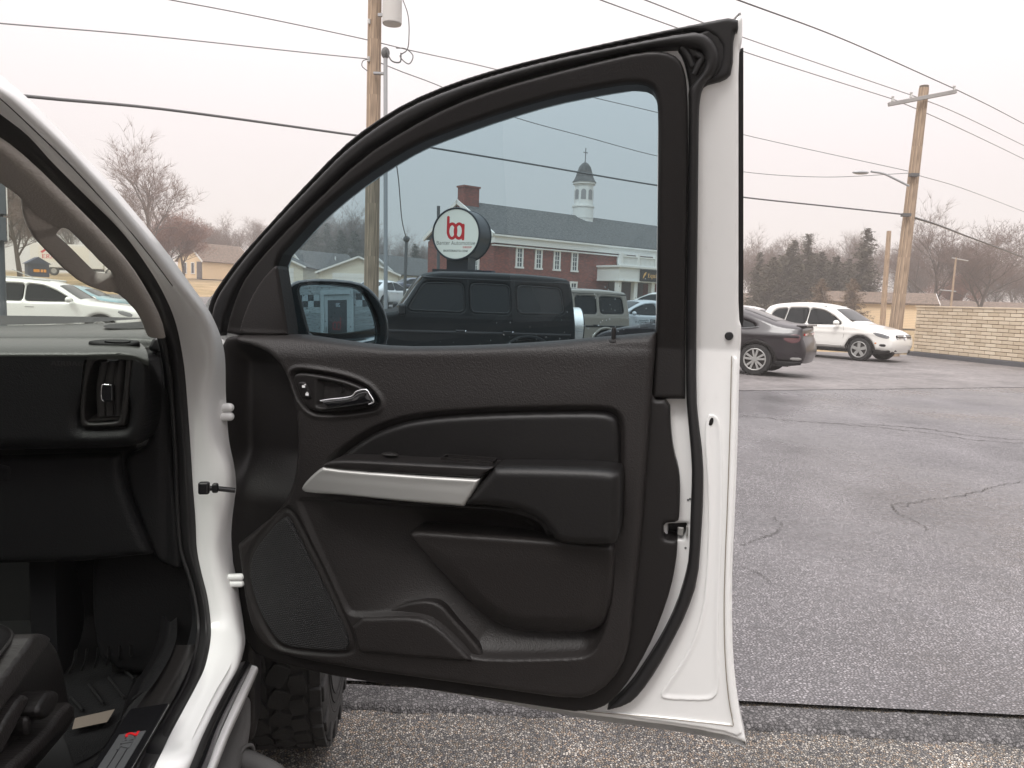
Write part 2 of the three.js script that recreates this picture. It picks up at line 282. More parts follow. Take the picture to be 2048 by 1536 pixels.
{
  const lot = struct('parking_lot', sheet(-16, 60, -27, -2.4, 76, 50, 0, (x, z, u, v) => v === 1 ? [x, edgeZ(x)] : [x, z]), M.lot);
  const old = struct('old_pavement', sheet(-16, 60, -27.2, -12, 76, 32, .006, (x, z, u, v) => [x, lerp(-27.2, -12.3 - .52 * Math.max(0, x - 3.7) * .9 + .25 * (fbm(x * .8 + 9, 1, 3) - .5), v)]), M.oldLot);
  const near = struct('coarse_asphalt', sheet(-9, 12, -2.62, 12, 60, 40, -.018), M.coarse);
  // broken edge strip of the upper pavement course
  const ring = []; for (let x = -2.2; x <= 4.4; x += .025) ring.push([x, edgeZ(x) + .013 + .014 * (fbm(x * 14, 1, 4) - .5)]);
  for (let x = 4.4; x >= -2.2; x -= .025) ring.push([x, edgeZ(x) + .165 + .11 * (fbm(x * 6 + 7, 9, 5) - .5) + .06 * (fbm(x * 1.3, 4, 2) - .5)]);
  const strip = sculpt([ring], .012, (x, z, d) => .004 - .014 * Math.pow(1 - clamp(d / .03), 2) - .008 * sstep(.0, .1, (z - edgeZ(x))) + .01 * (fbm(x * 24, z * 24, 4) - .5), -.05, (x, z, y) => [x, y, z]); struct('pavement_edge', strip, M.lotEdge);
  // cracks: narrow ragged ribbons
  const crack = (pts, w, host) => { const q = resample(pts.map((p) => [p[0], 0, p[2]]), 60), P = [], tri = []; q.forEach((p, i) => { const a = q[Math.max(0, i - 1)], b = q[Math.min(q.length - 1, i + 1)]; let dx = b.x - a.x, dz = b.z - a.z; const l = Math.hypot(dx, dz) || 1; dx /= l; dz /= l; const j = (hash2(i, 3, pts.length) - .5) * w * 5, ww = w * (.4 + 1.2 * hash2(i, 9, 2)); const x = p.x - dz * j, z = p.z + dx * j; for (const s of [-1, 1]) { const X = x - dz * s * ww / 2, Z = z + dx * s * ww / 2; P.push(X, landH(X, Z) + .005 + (host === old ? .006 : 0), Z); } if (i) { const k = i * 2; tri.push(k - 2, k - 1, k, k - 1, k + 1, k); } }); const g = new THREE.BufferGeometry(); g.setAttribute('position', new THREE.Float32BufferAttribute(P, 3)); g.setIndex(tri); g.computeVertexNormals(); part('crack', g, M.crackMat, host); };
  crack([[4.17,0,-6.118],[3.863,0,-5.939],[3.515,0,-5.684],[3.241,0,-5.499],[3.078,0,-5.435],[2.862,0,-5.296],[2.693,0,-5.168]], .007, lot);
  crack([[2.862,0,-5.296],[2.665,0,-5.217],[2.588,0,-4.958],[2.617,0,-4.823],[2.59,0,-4.604]], .007, lot);
  crack([[1.298,0,-4.173],[1.461,0,-4.317],[1.584,0,-4.427],[1.687,0,-4.622],[1.693,0,-4.799]], .006, lot);
  crack([[1.206,0,-3.839],[1.266,0,-3.742],[1.292,0,-3.594]], .005, lot);
  crack([[2.801,0,-9.446],[3.446,0,-9.077],[4.075,0,-8.882],[4.644,0,-8.523],[4.985,0,-8.155],[5.413,0,-8.005]], .018, lot);
  crack([[4.147,0,-9.044],[4.804,0,-8.825],[5.15,0,-8.432],[5.618,0,-8.218]], .02, lot);
  // the street and its verge in front of the houses
  struct('street', sheet(-90, 10, -46, -37, 100, 6, .02), M.road);
  struct('street_kerb', sheet(-90, 14, -37, -36.7, 100, 1, .1), std([.5, .47, .42], .9));
  struct('side_road', sheet(-60, -5, -30, -16, 40, 14, .012), M.oldLot);
}

// ---------- helper builders for the place ----------
T.brick = tex(512, (x, y) => { const r = Math.floor(y * 32), o = (r & 1) * .5, fx = (x * 12 + o) % 1, fy = (y * 32) % 1, id = hash2(Math.floor(x * 12 + o) % 12, r, 5); const j = fx < .05 || fy < .14; const v = .85 + .35 * (id - .5) + .2 * (fbm(x * 40, y * 40, 2, 40, 8) - .5); return j ? [.5, .42, .38] : [.5 * v, .24 * v, .19 * v]; }, 2.4, true);
T.shingle = tex(512, (x, y) => { const r = Math.floor(y * 20), id = hash2(Math.floor(x * 24 + (r & 1) * .5) % 24, r, 15), fy = (y * 20) % 1; const v = .38 + .14 * (id - .5) + .12 * (fbm(x * 64, y * 64, 2, 64, 3) - .5) - (fy < .12 ? .1 : 0); return [v, v * .985, v * .97]; }, 3, true);
T.woodGrain = tex(256, (x, y) => { const a = fbm(x * 24, y * 3, 4, 24, 71) * .6 + vnoise(x * 60, y * 4, 60, 72) * .4; const v = .55 + .5 * (a - .5); return [v, v * .9, v * .79]; }, [.35, 1.2], true, 512);
T.siding = tex(128, (x, y) => { const f = (y * 8) % 1; return f < .1 ? .8 : 1; }, 1.2, true);
M.brick = std([1.1, .98, .95], .9, { map: T.brick });
M.roofGrey = std([.62, .63, .64], .9, { map: T.shingle });
M.roofTan = std([1.15, .86, .66], .9, { map: T.shingle });
M.trimWhite = std([.72, .71, .68], .6);
M.sidingCream = std([.68, .63, .52], .75, { map: T.siding, bumpMap: T.siding, bumpScale: .01 });
M.sidingYellow = std([.72, .56, .36], .75, { map: T.siding });
M.pane = phys([.05, .06, .07], .08);
M.poleWood = std([1.2, 1.12, 1.05], .85, { map: T.woodGrain, bumpMap: T.woodGrain, bumpScale: .006 });
M.galv = phys([.34, .35, .36], .45, { metalness: .4 });
M.wire = std([.1, .1, .1], .7);
M.wireThin = std([.22, .22, .22], .7);

// ---------- pickup truck: the open passenger door ----------
const truck = thing('pickup_truck', 'white pickup truck with its front passenger door wide open', 'pickup truck', [-0.5595, 0, -1.6276], 0.1571);
const door = new THREE.Group(); door.name = 'passenger_door'; door.rotation.y = -0.3822; truck.add(door);
const lean = (x, y, z) => [x, y, z + .3 * Math.max(0, y - 1.24)];
const leaned = (x, y, z) => lean(x, y, z);
{
  const D = (name, rings, step, zf, back, mat, label) => part(name, sculpt(rings, step, zf, back, leaned), mat, door, label);
  const pil = (top, r) => (x, y, d) => top - bevel(d, r);
  // outlines in metres on the door (along the door from its hinge side, height above the ground)
  const windowRing = smooth([[0.0553,1.3866],[0.1093,1.4306],[0.1581,1.4729],[0.2344,1.525],[0.305,1.5657],[0.3826,1.6038],[0.456,1.6276],[0.5513,1.6551],[0.6433,1.6774],[0.7315,1.6911],[0.7846,1.6974],[0.7846,1.6974],[0.8169,1.6943],[0.8294,1.6772],[0.8327,1.6383],[0.8338,1.5904],[0.84,1.4207],[0.8434,1.2704],[0.8445,1.2431],[0.8445,1.2431],[0.6383,1.2134],[0.298,1.19],[0.0433,1.177],[0.0433,1.177],[0.0443,1.3024]], 1);
  const outer = [[-0.123,1.2363],[-0.1233,1.2617],[-0.1092,1.2929],[-0.0832,1.3238],[-0.0292,1.3776],[0.0466,1.4415],[0.121,1.5031],[0.1804,1.5507],[0.2313,1.5902],[0.297,1.6307],[0.3767,1.6692],[0.4656,1.6984],[0.5576,1.7206],[0.6476,1.7381],[0.7341,1.7511],[0.8175,1.7637],[0.8948,1.7759],[0.9526,1.785],[0.9545,1.7905],[0.9607,1.7909],[0.9625,1.7691],[0.9634,1.7491],[0.9584,1.7421],[0.9708,1.5893],[0.9843,1.4234],[0.9942,1.3013],[1.002,1.2829],[1.0037,1.1841],[1.0096,1.0497],[1.0134,0.9027],[1.0148,0.8229],[1.0196,0.7326],[1.0272,0.6415],[1.04,0.5607],[1.0509,0.5103],[1.0632,0.4663],[1.0634,0.4642],[1.0129,0.4745],[0.8751,0.475],[0.7215,0.4694],[0.6791,0.4736],[0.5603,0.4814],[0.4038,0.4797],[0.1985,0.4764],[0.0448,0.4868],[-0.0056,0.5034],[-0.0234,0.5272],[-0.0461,0.5837],[-0.0611,0.6647],[-0.0683,0.7577],[-0.0763,0.9187],[-0.0867,1.0766],[-0.0964,1.1242],[-0.1184,1.1866]];
  const outerS = smooth(outer, 1);
  // white pressed shell with its window opening
  const shellStep = .004;
  const latchRing = [[0.886,0.8919],[0.9269,0.898],[0.9265,0.8889],[0.9182,0.8659],[0.8894,0.8649]];
  D('door_shell', [outerS, windowRing, latchRing], shellStep, (x, y, d) => -.048 - bevel(d, .006) - .045 * sstep(.24, .2, x) * sstep(1.225, 1.2, y), (x, y) => -.105, M.paint);
  // outer skin, set a little larger at the rear edge
  const skinRing = smooth([[-0.1855,1.2315],[-0.1848,1.2549],[-0.1666,1.2913],[-0.1323,1.3196],[-0.068,1.3766],[0.0888,1.504],[0.2033,1.5934],[0.2737,1.6372],[0.3555,1.679],[0.4471,1.71],[0.5442,1.7337],[0.7284,1.7663],[0.8945,1.7929],[0.9506,1.8027],[0.9548,1.8115],[0.9613,1.8127],[0.9641,1.7783],[0.9595,1.7633],[0.9724,1.6038],[0.9972,1.2963],[1.0045,1.2768],[1.0068,1.1768],[1.013,1.0353],[1.0194,0.7965],[1.0244,0.7013],[1.0325,0.6055],[1.0469,0.5205],[1.0704,0.4209],[1.0704,0.4209],[1.0181,0.4342],[0.7114,0.429],[0.6668,0.4334],[0.3769,0.4424],[0.1609,0.4391],[-0.0407,0.4772],[-0.0806,0.5593],[-0.1126,0.8988],[-0.1364,1.117]], 1);
  const skinHole = smooth([[0.0038,1.3858],[0.1137,1.4851],[0.2688,1.5836],[0.43,1.6495],[0.629,1.7017],[0.7796,1.7233],[0.7796,1.7233],[0.8302,1.7011],[0.8352,1.6049],[0.8474,1.2332],[0.8474,1.2332],[0.266,1.1676],[-0.0076,1.1646],[-0.0076,1.1646]], 1);
  D('outer_skin', [skinRing, skinHole], .008, (x, y, d) => -.131 + bevel(d, .02) * 0, -.108, M.paint);
  // black applique on the outer rear edge of the window frame
  D('pillar_applique', [[[0.9539,1.7493],[0.9618,1.7505],[0.9671,1.7547],[1.0055,1.2956],[1.0047,1.2832],[0.9971,1.2972],[0.9896,1.3007]]], .003, pil(-.08, .002), -.112, M.black);
  // hem flange down the rear edge and along the bottom
  D('hem_flange', [smooth([[0.9866,1.2295],[0.9995,1.2264],[1.0003,1.1849],[1.0053,1.0512],[1.009,0.9051],[1.0104,0.8258],[1.0151,0.736],[1.0227,0.6455],[1.0354,0.5651],[1.0462,0.515],[1.0562,0.4771],[1.0118,0.4864],[0.875,0.4859],[0.7432,0.4805],[0.7451,0.4841],[0.8746,0.4933],[1.011,0.4998],[1.0376,0.5011],[1.0235,0.5581],[1.0115,0.6439],[1.0039,0.7345],[1.0002,0.8246],[0.9967,0.9531],[0.9922,1.0984]], 1)], .003, pil(-.0425, .0025), -.05, M.paint);
  D('corner_pressing', [smooth([[0.9404,1.1141],[0.9727,1.1163],[0.9824,1.0494],[0.9927,0.8537],[0.9933,0.7534],[0.9987,0.6523],[1.0065,0.571],[0.9966,0.5466],[0.9701,0.5393],[0.9023,0.5317],[0.89,0.5382],[0.9097,0.575],[0.9404,0.6337],[0.9619,0.7087],[0.9678,0.8008],[0.9625,0.9499]], 2)], .003, (x, y, d) => -.0445 - .003 * sstep(0, .012, d) - bevel(d, .002), -.05, M.paint);
  part('hem_seam', tube([[0.9866,1.2295,-0.0405],[0.9922,1.0984,-0.0405],[0.9968,0.953,-0.0405],[1.0002,0.8245,-0.0405],[1.004,0.7343,-0.0405],[1.0115,0.6436,-0.0405],[1.0236,0.5578,-0.0405],[1.0366,0.5017,-0.0405]], .0008, 5, 80), M.sealer, door); part('hem_seam', tube([[1.0357,0.5005,-0.0405],[1.011,0.4996,-0.0405],[0.8746,0.493,-0.0405],[0.7451,0.4838,-0.0405]], .0008, 5, 40), M.sealer, door);
  // side plate (flat base of the trim panel)
  const plate = smooth([[-0.0771,1.129],[-0.0708,0.9721],[-0.0593,0.8501],[-0.0524,0.7659],[-0.0478,0.6921],[-0.0394,0.624],[-0.026,0.5654],[-0.0062,0.5285],[0.0124,0.5125],[0.0677,0.5019],[0.2174,0.4907],[0.4174,0.4942],[0.5698,0.496],[0.6955,0.4955],[0.7334,0.4962],[0.7773,0.5097],[0.8049,0.5373],[0.8342,0.5836],[0.8631,0.6467],[0.8839,0.7088],[0.9011,0.7765],[0.9075,0.8311],[0.9085,0.8619],[0.907,0.8717],[0.8844,0.8712],[0.8803,0.8767],[0.8792,0.8984],[0.8835,0.9047],[0.9068,0.9081],[0.9088,0.922],[0.9063,0.9832],[0.902,1.01],[0.8908,1.042],[0.8827,1.0866],[0.8777,1.1426],[0.8415,1.1403],[0.8375,1.2163],[0.3142,1.1935],[0.08,1.2259],[-0.0403,1.2237],[-0.0692,1.2149],[-0.0768,1.1692]], 1);
  // main moulded panel: lip and ledge under the window, bulge, lower bin recess
  const main = smooth([[-0.0353,1.22],[-0.0271,1.2266],[-0.0107,1.2294],[0.0997,1.2343],[0.1759,1.2285],[0.2419,1.2224],[0.3279,1.2174],[0.4529,1.2244],[0.5534,1.233],[0.6509,1.2434],[0.7456,1.2563],[0.8468,1.2701],[0.8468,1.2701],[0.8448,1.182],[0.8438,1.0977],[0.8424,1.0028],[0.8397,0.8771],[0.8345,0.7783],[0.8297,0.6679],[0.8163,0.6104],[0.7781,0.5565],[0.7299,0.5323],[0.5773,0.5315],[0.4287,0.5301],[0.2337,0.5271],[0.0877,0.5349],[0.0422,0.5466],[0.012,0.5855],[-0.0035,0.6422],[-0.0129,0.7084],[-0.0223,0.772],[-0.0223,0.772],[0.0162,0.8049],[0.0636,0.8447],[0.0962,0.8847],[0.1122,0.9291],[0.1211,0.9937],[0.1186,1.0567],[0.1035,1.1238],[0.084,1.1643],[0.0576,1.1889],[0.0172,1.2036],[-0.0272,1.2088]], 1);
  const insertRing = smooth([[0.1756,0.9611],[0.2202,1.0005],[0.264,1.0341],[0.3073,1.0599],[0.3817,1.0854],[0.5059,1.1038],[0.655,1.1176],[0.7554,1.1251],[0.7829,1.1193],[0.7952,1.0983],[0.7988,1.046],[0.8008,0.9497],[0.8012,0.8665],[0.6658,0.852],[0.5629,0.9172],[0.2437,0.8973]], 2);
  const recessRing = smooth([[0.1211,0.8944],[0.2437,0.8973],[0.4861,0.9048],[0.5734,0.9081],[0.6446,0.885],[0.6658,0.852],[0.7874,0.8552],[0.7915,0.7512],[0.7781,0.6687],[0.7563,0.6329],[0.7252,0.6223],[0.5165,0.5879],[0.5,0.609],[0.4455,0.6516],[0.4128,0.6654],[0.3583,0.6625],[0.2605,0.6476],[0.24,0.6537],[0.2238,0.68],[0.1772,0.7704],[0.1399,0.8445],[0.1235,0.8752]], 2);
  const moundRing = smooth([[0.24,0.6559],[0.3141,0.6633],[0.347,0.6783],[0.3796,0.6921],[0.4174,0.699],[0.4444,0.6929],[0.4718,0.6646],[0.51,0.6295],[0.5405,0.5957],[0.5219,0.5845],[0.4891,0.6181],[0.4455,0.6494],[0.4129,0.6632],[0.3583,0.6625],[0.2583,0.6451]], 2);
  const podRing = smooth([[0.0911,0.8678],[0.1074,0.8672],[0.1213,0.8534],[0.1772,0.7639],[0.2472,0.6283],[0.2614,0.5863],[0.248,0.5623],[0.179,0.5547],[0.0967,0.5497],[0.068,0.5615],[0.0272,0.6239],[0.0008,0.6971],[0.001,0.7508],[0.031,0.7983],[0.07,0.844]], 2);
  const handleRing = smooth([[0.1063,1.1474],[0.1131,1.1592],[0.1289,1.1632],[0.1851,1.1601],[0.2404,1.1519],[0.2788,1.1388],[0.2975,1.1236],[0.3108,1.1061],[0.3067,1.0916],[0.2797,1.0847],[0.2304,1.0752],[0.1747,1.0693],[0.1498,1.0749],[0.1293,1.0935],[0.1132,1.1238]], 2);
  const fIns = field(insertRing), fRec = field(recessRing), fPod = field(podRing), fHan = field(handleRing), fMou = field(moundRing), fMain = field(main);
  D('trim_plate', [plate], .004, (x, y, d) => -.008 - bevel(d, .006) - .04 * sstep(0, -.006, fRec(x, y)) - .055 * sstep(.2, .12, x) * sstep(.86, .98, y) * sstep(-.075, -.03, x) * sstep(1.22, 1.16, y), -.075, M.plasticSmooth);
  const beltY = (x) => 1.222 + .045 * clamp(x / .85);
  const panelZ = (x, y, d) => {
    let z = .02 - bevel(d, .016);
    z += .004 * sstep(.02, .12, Math.min(d, .2));                         // general crown
    const bt = (y - (beltY(x) - .045)) / .045; if (bt > 0) z -= .02 * bt * bt;       // rolled shoulder below the glass
    const i = fIns(x, y); z -= .016 * sstep(.006, -.012, i);               // recess around the padded insert
    const r = fRec(x, y); if (r < .01) { const xl = lerp([0.1212,0.8858][0], [0.24,0.6537][0], ([0.1212,0.8858][1] - y) / ([0.1212,0.8858][1] - [0.24,0.6537][1])); z -= .008 * sstep(.002, -.01, r) + .05 * Math.pow(clamp((x - xl) / .26), 1.1) * (1 - Math.exp(Math.min(0, r) / .03)); }
    const p = fPod(x, y); z -= .006 * (sstep(.005, -.002, p) - .55 * sstep(-.004, -.012, p));
    const h = fHan(x, y); if (h < .012) z += .004 * Math.exp(-((h - .004) ** 2) / (2 * .003 ** 2)) - .008 * sstep(.001, -.006, h);
    return z;
  };
  D('door_panel', [main], .0032, panelZ, -.02, M.plastic);
  // padded insert behind the armrest
  D('padded_insert', [smooth([[0.1869,0.96],[0.2313,0.9962],[0.2696,1.0252],[0.3128,1.0511],[0.384,1.0765],[0.5062,1.0949],[0.6553,1.1089],[0.7511,1.1162],[0.7777,1.1114],[0.7888,1.095],[0.7932,1.0456],[0.7951,0.9491],[0.7937,0.9393],[0.5626,0.9273],[0.2436,0.9079]], 2)], .004, (x, y, d) => .024 - bevel(d, .014), .0, M.leather);
  // armrest with its switch plate, the silver trim blade under it
  D('armrest', [smooth([[0.5663,1.0085],[0.5663,1.0085],[0.5796,1.0115],[0.6736,1.0184],[0.7647,1.0233],[0.7935,1.0212],[0.8021,1.011],[0.8032,0.9699],[0.8041,0.8979],[0.7994,0.8844],[0.7861,0.8792],[0.7167,0.8745],[0.6906,0.8764],[0.6768,0.892],[0.6611,0.9112],[0.635,0.9257],[0.6015,0.9319],[0.5437,0.932],[0.5066,0.9294],[0.5066,0.9294],[0.5329,0.9656]], 1)], .003, (x, y, d) => .1 - bevel(d, .02), .005, M.leather);
  D('armrest_bezel', [smooth([[0.2164,0.9808],[0.2239,0.9884],[0.2388,0.9937],[0.2768,0.9978],[0.3804,1.0014],[0.4809,1.0049],[0.5658,1.0081],[0.5658,1.0081],[0.5403,0.985],[0.5403,0.985],[0.4316,0.9813],[0.2771,0.9769],[0.224,0.9774]], 1)], .0025, (x, y, d) => .094 - bevel(d, .006), .0, M.plasticSmooth);
  D('trim_blade', [smooth([[0.1713,0.9299],[0.1778,0.9426],[0.195,0.9613],[0.2164,0.9792],[0.225,0.9789],[0.278,0.9774],[0.4323,0.9799],[0.54,0.9835],[0.54,0.9835],[0.5281,0.9575],[0.5093,0.9277],[0.5093,0.9277],[0.3828,0.9254],[0.2575,0.9266],[0.1823,0.9237]], 1)], .0025, (x, y, d) => .096 - bevel(d, .007) - .004 * sstep(.0, .022, d) * sstep(.95, .99, y + .16 * 0), .004, M.silver);
  // window switch and pull cup in the switch plate (they face up)
  {
    const s = [0.3421,1.0045,0.05]; const sw = new THREE.SphereGeometry(.016, 16, 8); sw.scale(1.15, .28, .7); sw.translate(s[0], s[1] + .002, s[2]); part('window_switch', sw, M.plasticSmooth, door);
    const c = [0.5081,1.0129,0.06]; const rim = []; for (const [dx, dz, w, d] of [[0, -.018, .1, .003], [0, .018, .1, .003], [-.05, 0, .003, .036], [.05, 0, .003, .036]]) rim.push(box(w, .005, d, c[0] + dx, c[1], c[2] + dz)); part('pull_cup_rim', merge(rim), M.plasticSmooth, door);
  }
  // map pocket
  const pocket = smooth([[0.3823,0.8442],[0.3896,0.8522],[0.4137,0.8557],[0.4708,0.8576],[0.6707,0.8667],[0.7709,0.8696],[0.7908,0.8659],[0.793,0.841],[0.7921,0.7628],[0.7834,0.7074],[0.7655,0.6821],[0.7276,0.6688],[0.6594,0.6594],[0.5995,0.6562],[0.5638,0.6646],[0.5272,0.6885],[0.4902,0.7198],[0.4526,0.7616],[0.4149,0.8035]], 1);
  D('map_pocket', [pocket], .003, (x, y, d) => { const t = clamp((y - .66) / .2); return .028 + .026 * t - bevel(d, .011) - .02 * (1 - sstep(0, .05, d)) * (1 - t); }, -.04, M.plastic);
  // cup holder ridge
  D('bottle_holder', [moundRing], .003, (x, y, d) => .012 - bevel(d, .006), -.05, M.plastic);
  D('bottle_holder_face', [smooth([[0.2497,0.6465],[0.3607,0.6642],[0.4095,0.6674],[0.4475,0.6512],[0.4856,0.6203],[0.5182,0.5899],[0.5182,0.5899],[0.3624,0.5793],[0.2688,0.5757],[0.2688,0.5757]], 1)], .003, (x, y, d) => .03 - bevel(d, .009), -.04, M.plastic);
  // speaker grille
  D('speaker_grille', [smooth([[0.0969,0.8483],[0.1086,0.8451],[0.1529,0.7716],[0.1995,0.6898],[0.2415,0.6152],[0.2475,0.5864],[0.2374,0.5717],[0.1799,0.5658],[0.1061,0.5632],[0.0799,0.5754],[0.0416,0.6288],[0.0177,0.6942],[0.0166,0.7465],[0.0417,0.788],[0.0759,0.8288]], 1)], .003, (x, y, d) => .0285 - bevel(d, .005), .0, M.grille);
  // inner door handle in its bezel
  D('handle_bezel', [smooth([[0.1154,1.1479],[0.1312,1.1561],[0.1851,1.1529],[0.2405,1.1447],[0.2768,1.1316],[0.2955,1.1143],[0.3,1.1014],[0.2795,1.0929],[0.2303,1.0834],[0.1746,1.0776],[0.152,1.0834],[0.1338,1.1032]], 2)], .002, (x, y, d) => .0285 - bevel(d, .004) - .016 * sstep(.008, .012, d) * sstep(.165, .185, x), .01, M.plasticSmooth);
  D('lock_button', [smooth([[0.13,1.1341],[0.1356,1.1386],[0.1491,1.1373],[0.1605,1.1091],[0.1571,1.1048],[0.1448,1.106],[0.1391,1.1109]], 1)], .0015, pil(.033, .003), .02, M.plasticSmooth);
  { // lock symbols
    const g = [], add = (x, y, open) => { const w = .0032, q = box(w * 2, w * 1.5, .001, x, y, .0338); const sh = new THREE.TorusGeometry(w * .62, w * .18, 5, 10, Math.PI); sh.translate(x + (open ? w : 0), y + w * .85, .0338); g.push(q, sh); };
    const a = [0.1446,1.1292], b = [0.1525,1.1132]; add(a[0], a[1], true); add(b[0], b[1], false); part('lock_symbol', merge(g), std([.75, .75, .75], .6), door);
    const kn = [0.2197,1.1255]; const scr = new THREE.CylinderGeometry(.011, .011, .006, 20); scr.rotateX(Math.PI / 2); scr.translate(kn[0], kn[1], .014); const scr2 = new THREE.CylinderGeometry(.005, .006, .006, 12); scr2.rotateX(Math.PI / 2); scr2.translate(kn[0], kn[1], .017); part('handle_screw', merge([scr, scr2]), M.plasticSmooth, door);
    const lev = smooth([[0.1883,1.1024],[0.2091,1.1067],[0.2418,1.1118],[0.259,1.117],[0.2654,1.1244],[0.2867,1.1308],[0.2921,1.1291],[0.3031,1.1097],[0.2978,1.1043],[0.2528,1.0953],[0.2093,1.0884],[0.1961,1.0937]], 1);
    D('door_handle', [lev], .0015, (x, y, d) => .045 - bevel(d, .005) + .003 * sstep(0, .015, d), .02, M.glossBlack);
    const rim = [[0.1903,1.104,0.049],[0.2111,1.1084,0.049],[0.2415,1.1133,0.049],[0.2597,1.1185,0.049],[0.2672,1.127,0.049],[0.2895,1.1323,0.049],[0.296,1.1247,0.049],[0.3048,1.1093,0.049],[0.2953,1.1037,0.049]]; part('handle_chrome', tube(rim, .0019, 8, 60), M.chrome, door);
  }
  // lock pin standing on the window sill
  { const p = [0.7682,1.2554,0.0046]; part('lock_pin', merge([cyl(.0042, .0042, .022, 14, p[0], p[1] + .006, p[2]), cyl(.0045, .003, .003, 14, p[0], p[1] + .0185, p[2]), cyl(.0105, .009, .003, 20, p[0], p[1] - .006, p[2])]), M.plasticSmooth, door); }
  // window garnish (inner frame trim) and the sail cover at the mirror
  const garnOut = [[-0.0655,1.2215],[-0.0631,1.2453],[-0.0259,1.3122],[0.0069,1.3551],[0.0863,1.425],[0.1827,1.4984],[0.2871,1.5757],[0.382,1.6247],[0.4711,1.6622],[0.5627,1.6884],[0.6509,1.7075],[0.7357,1.7235],[0.8053,1.7351],[0.8416,1.7339],[0.8644,1.7238],[0.8751,1.7033],[0.8808,1.6739],[0.8867,1.5827],[0.8934,1.419],[0.8987,1.2759],[0.9062,1.1454],[0.9062,1.1454],[0.8443,1.1415],[0.8443,1.1415],[0.842,1.2355]];
  const garnIn = [[0.846,1.2718],[0.8418,1.418],[0.8367,1.5832],[0.8344,1.6374],[0.8307,1.6676],[0.8194,1.6828],[0.7904,1.688],[0.7362,1.6818],[0.6504,1.6686],[0.561,1.6469],[0.4683,1.6202],[0.3968,1.597],[0.3214,1.56],[0.2526,1.5204],[0.1784,1.4697],[0.131,1.4286],[0.0794,1.3848],[0.0791,1.344],[0.0812,1.2312],[0.0812,1.228]];
  D('window_garnish', [smooth([...garnOut, ...garnIn], 1)], .003, (x, y, d) => -.012 - bevel(d, .009), -.06, M.plasticSmooth);
  D('mirror_sail_cover', [smooth([[-0.0311,1.2275],[-0.0226,1.2524],[0.0066,1.3008],[0.041,1.3427],[0.0742,1.3706],[0.0825,1.3728],[0.0831,1.3439],[0.084,1.2326],[0.084,1.2294],[0.034,1.2272]], 1)], .003, (x, y, d) => -.006 - bevel(d, .006), -.05, M.plastic);
  // sealing strips
  D('frame_weatherstrip', [smooth([[-0.1027,1.2195],[-0.1031,1.2542],[-0.0863,1.2935],[-0.0575,1.328],[-0.0022,1.3826],[0.0734,1.4478],[0.1392,1.5004],[0.1972,1.5461],[0.247,1.5847],[0.3103,1.6235],[0.3864,1.6613],[0.4735,1.69],[0.5647,1.7118],[0.6529,1.7289],[0.7377,1.7417],[0.8194,1.7533],[0.8656,1.7594],[0.8954,1.7611],[0.9149,1.7505],[0.9255,1.7332],[0.9282,1.7174],[0.9215,1.7003],[0.9065,1.6875],[0.9024,1.6758],[0.9008,1.6497],[0.904,1.5844],[0.9125,1.42],[0.9183,1.2951],[0.9271,1.1484],[0.9334,1.104],[0.9471,1.0301],[0.9514,0.9577],[0.9519,0.8872],[0.951,0.7939],[0.9341,0.7264],[0.91,0.6642],[0.8826,0.6005],[0.8531,0.547],[0.8297,0.5202],[0.7836,0.5],[0.7904,0.5064],[0.8318,0.5574],[0.8606,0.6108],[0.8894,0.6706],[0.9128,0.7328],[0.9265,0.7929],[0.9318,0.8325],[0.9294,0.9204],[0.9277,0.9984],[0.9232,1.0426],[0.914,1.1055],[0.9078,1.1472],[0.8994,1.2943],[0.8942,1.4197],[0.8874,1.5845],[0.8843,1.6538],[0.8814,1.6763],[0.8889,1.6865],[0.9024,1.7008],[0.9079,1.7151],[0.9036,1.7311],[0.8904,1.7401],[0.8569,1.7427],[0.8135,1.7398],[0.7345,1.7293],[0.6492,1.7139],[0.5604,1.6949],[0.4684,1.6686],[0.3788,1.6309],[0.2833,1.5819],[0.1783,1.5042],[0.0815,1.4306],[-0.0024,1.3573],[-0.0399,1.3098],[-0.0725,1.2555],[-0.0831,1.2204]], 1)], .003, (x, y, d) => -.016 - bevel(d, .0095), -.06, M.rubber);
  D('frame_edge_trim', [smooth([[-0.1237,1.2532],[-0.1098,1.2949],[-0.0806,1.3297],[-0.0246,1.3837],[0.053,1.4485],[0.1264,1.509],[0.2354,1.5954],[0.3013,1.6359],[0.3809,1.6744],[0.4694,1.7029],[0.5609,1.7245],[0.733,1.7543],[0.8945,1.7783],[0.953,1.7856],[0.9562,1.7646],[0.9486,1.7628],[0.9515,1.7064],[0.9397,1.6951],[0.9082,1.6885],[0.8987,1.6843],[0.8982,1.6932],[0.9234,1.6999],[0.933,1.7214],[0.9309,1.7501],[0.8966,1.7697],[0.8187,1.7599],[0.7364,1.7483],[0.6512,1.7355],[0.5625,1.7183],[0.4708,1.6965],[0.3833,1.6686],[0.3067,1.6307],[0.2432,1.5918],[0.1929,1.5521],[0.1346,1.5063],[0.0685,1.4536],[-0.0125,1.386],[-0.0685,1.3301],[-0.098,1.2931],[-0.1167,1.2513]], 1)], .003, (x, y, d) => -.034 - bevel(d, .006), -.07, M.rubber);
  D('seal_corner_plate', [smooth([[0.8582,1.7441],[0.8798,1.7591],[0.9259,1.7756],[0.9518,1.7815],[0.9518,1.762],[0.9474,1.7594],[0.9498,1.7079],[0.938,1.6966],[0.9065,1.6886],[0.8963,1.6709],[0.8849,1.6712],[0.8799,1.7011],[0.8703,1.7292]], 1)], .003, (x, y, d) => -.036 - bevel(d, .005), -.06, M.rubber);
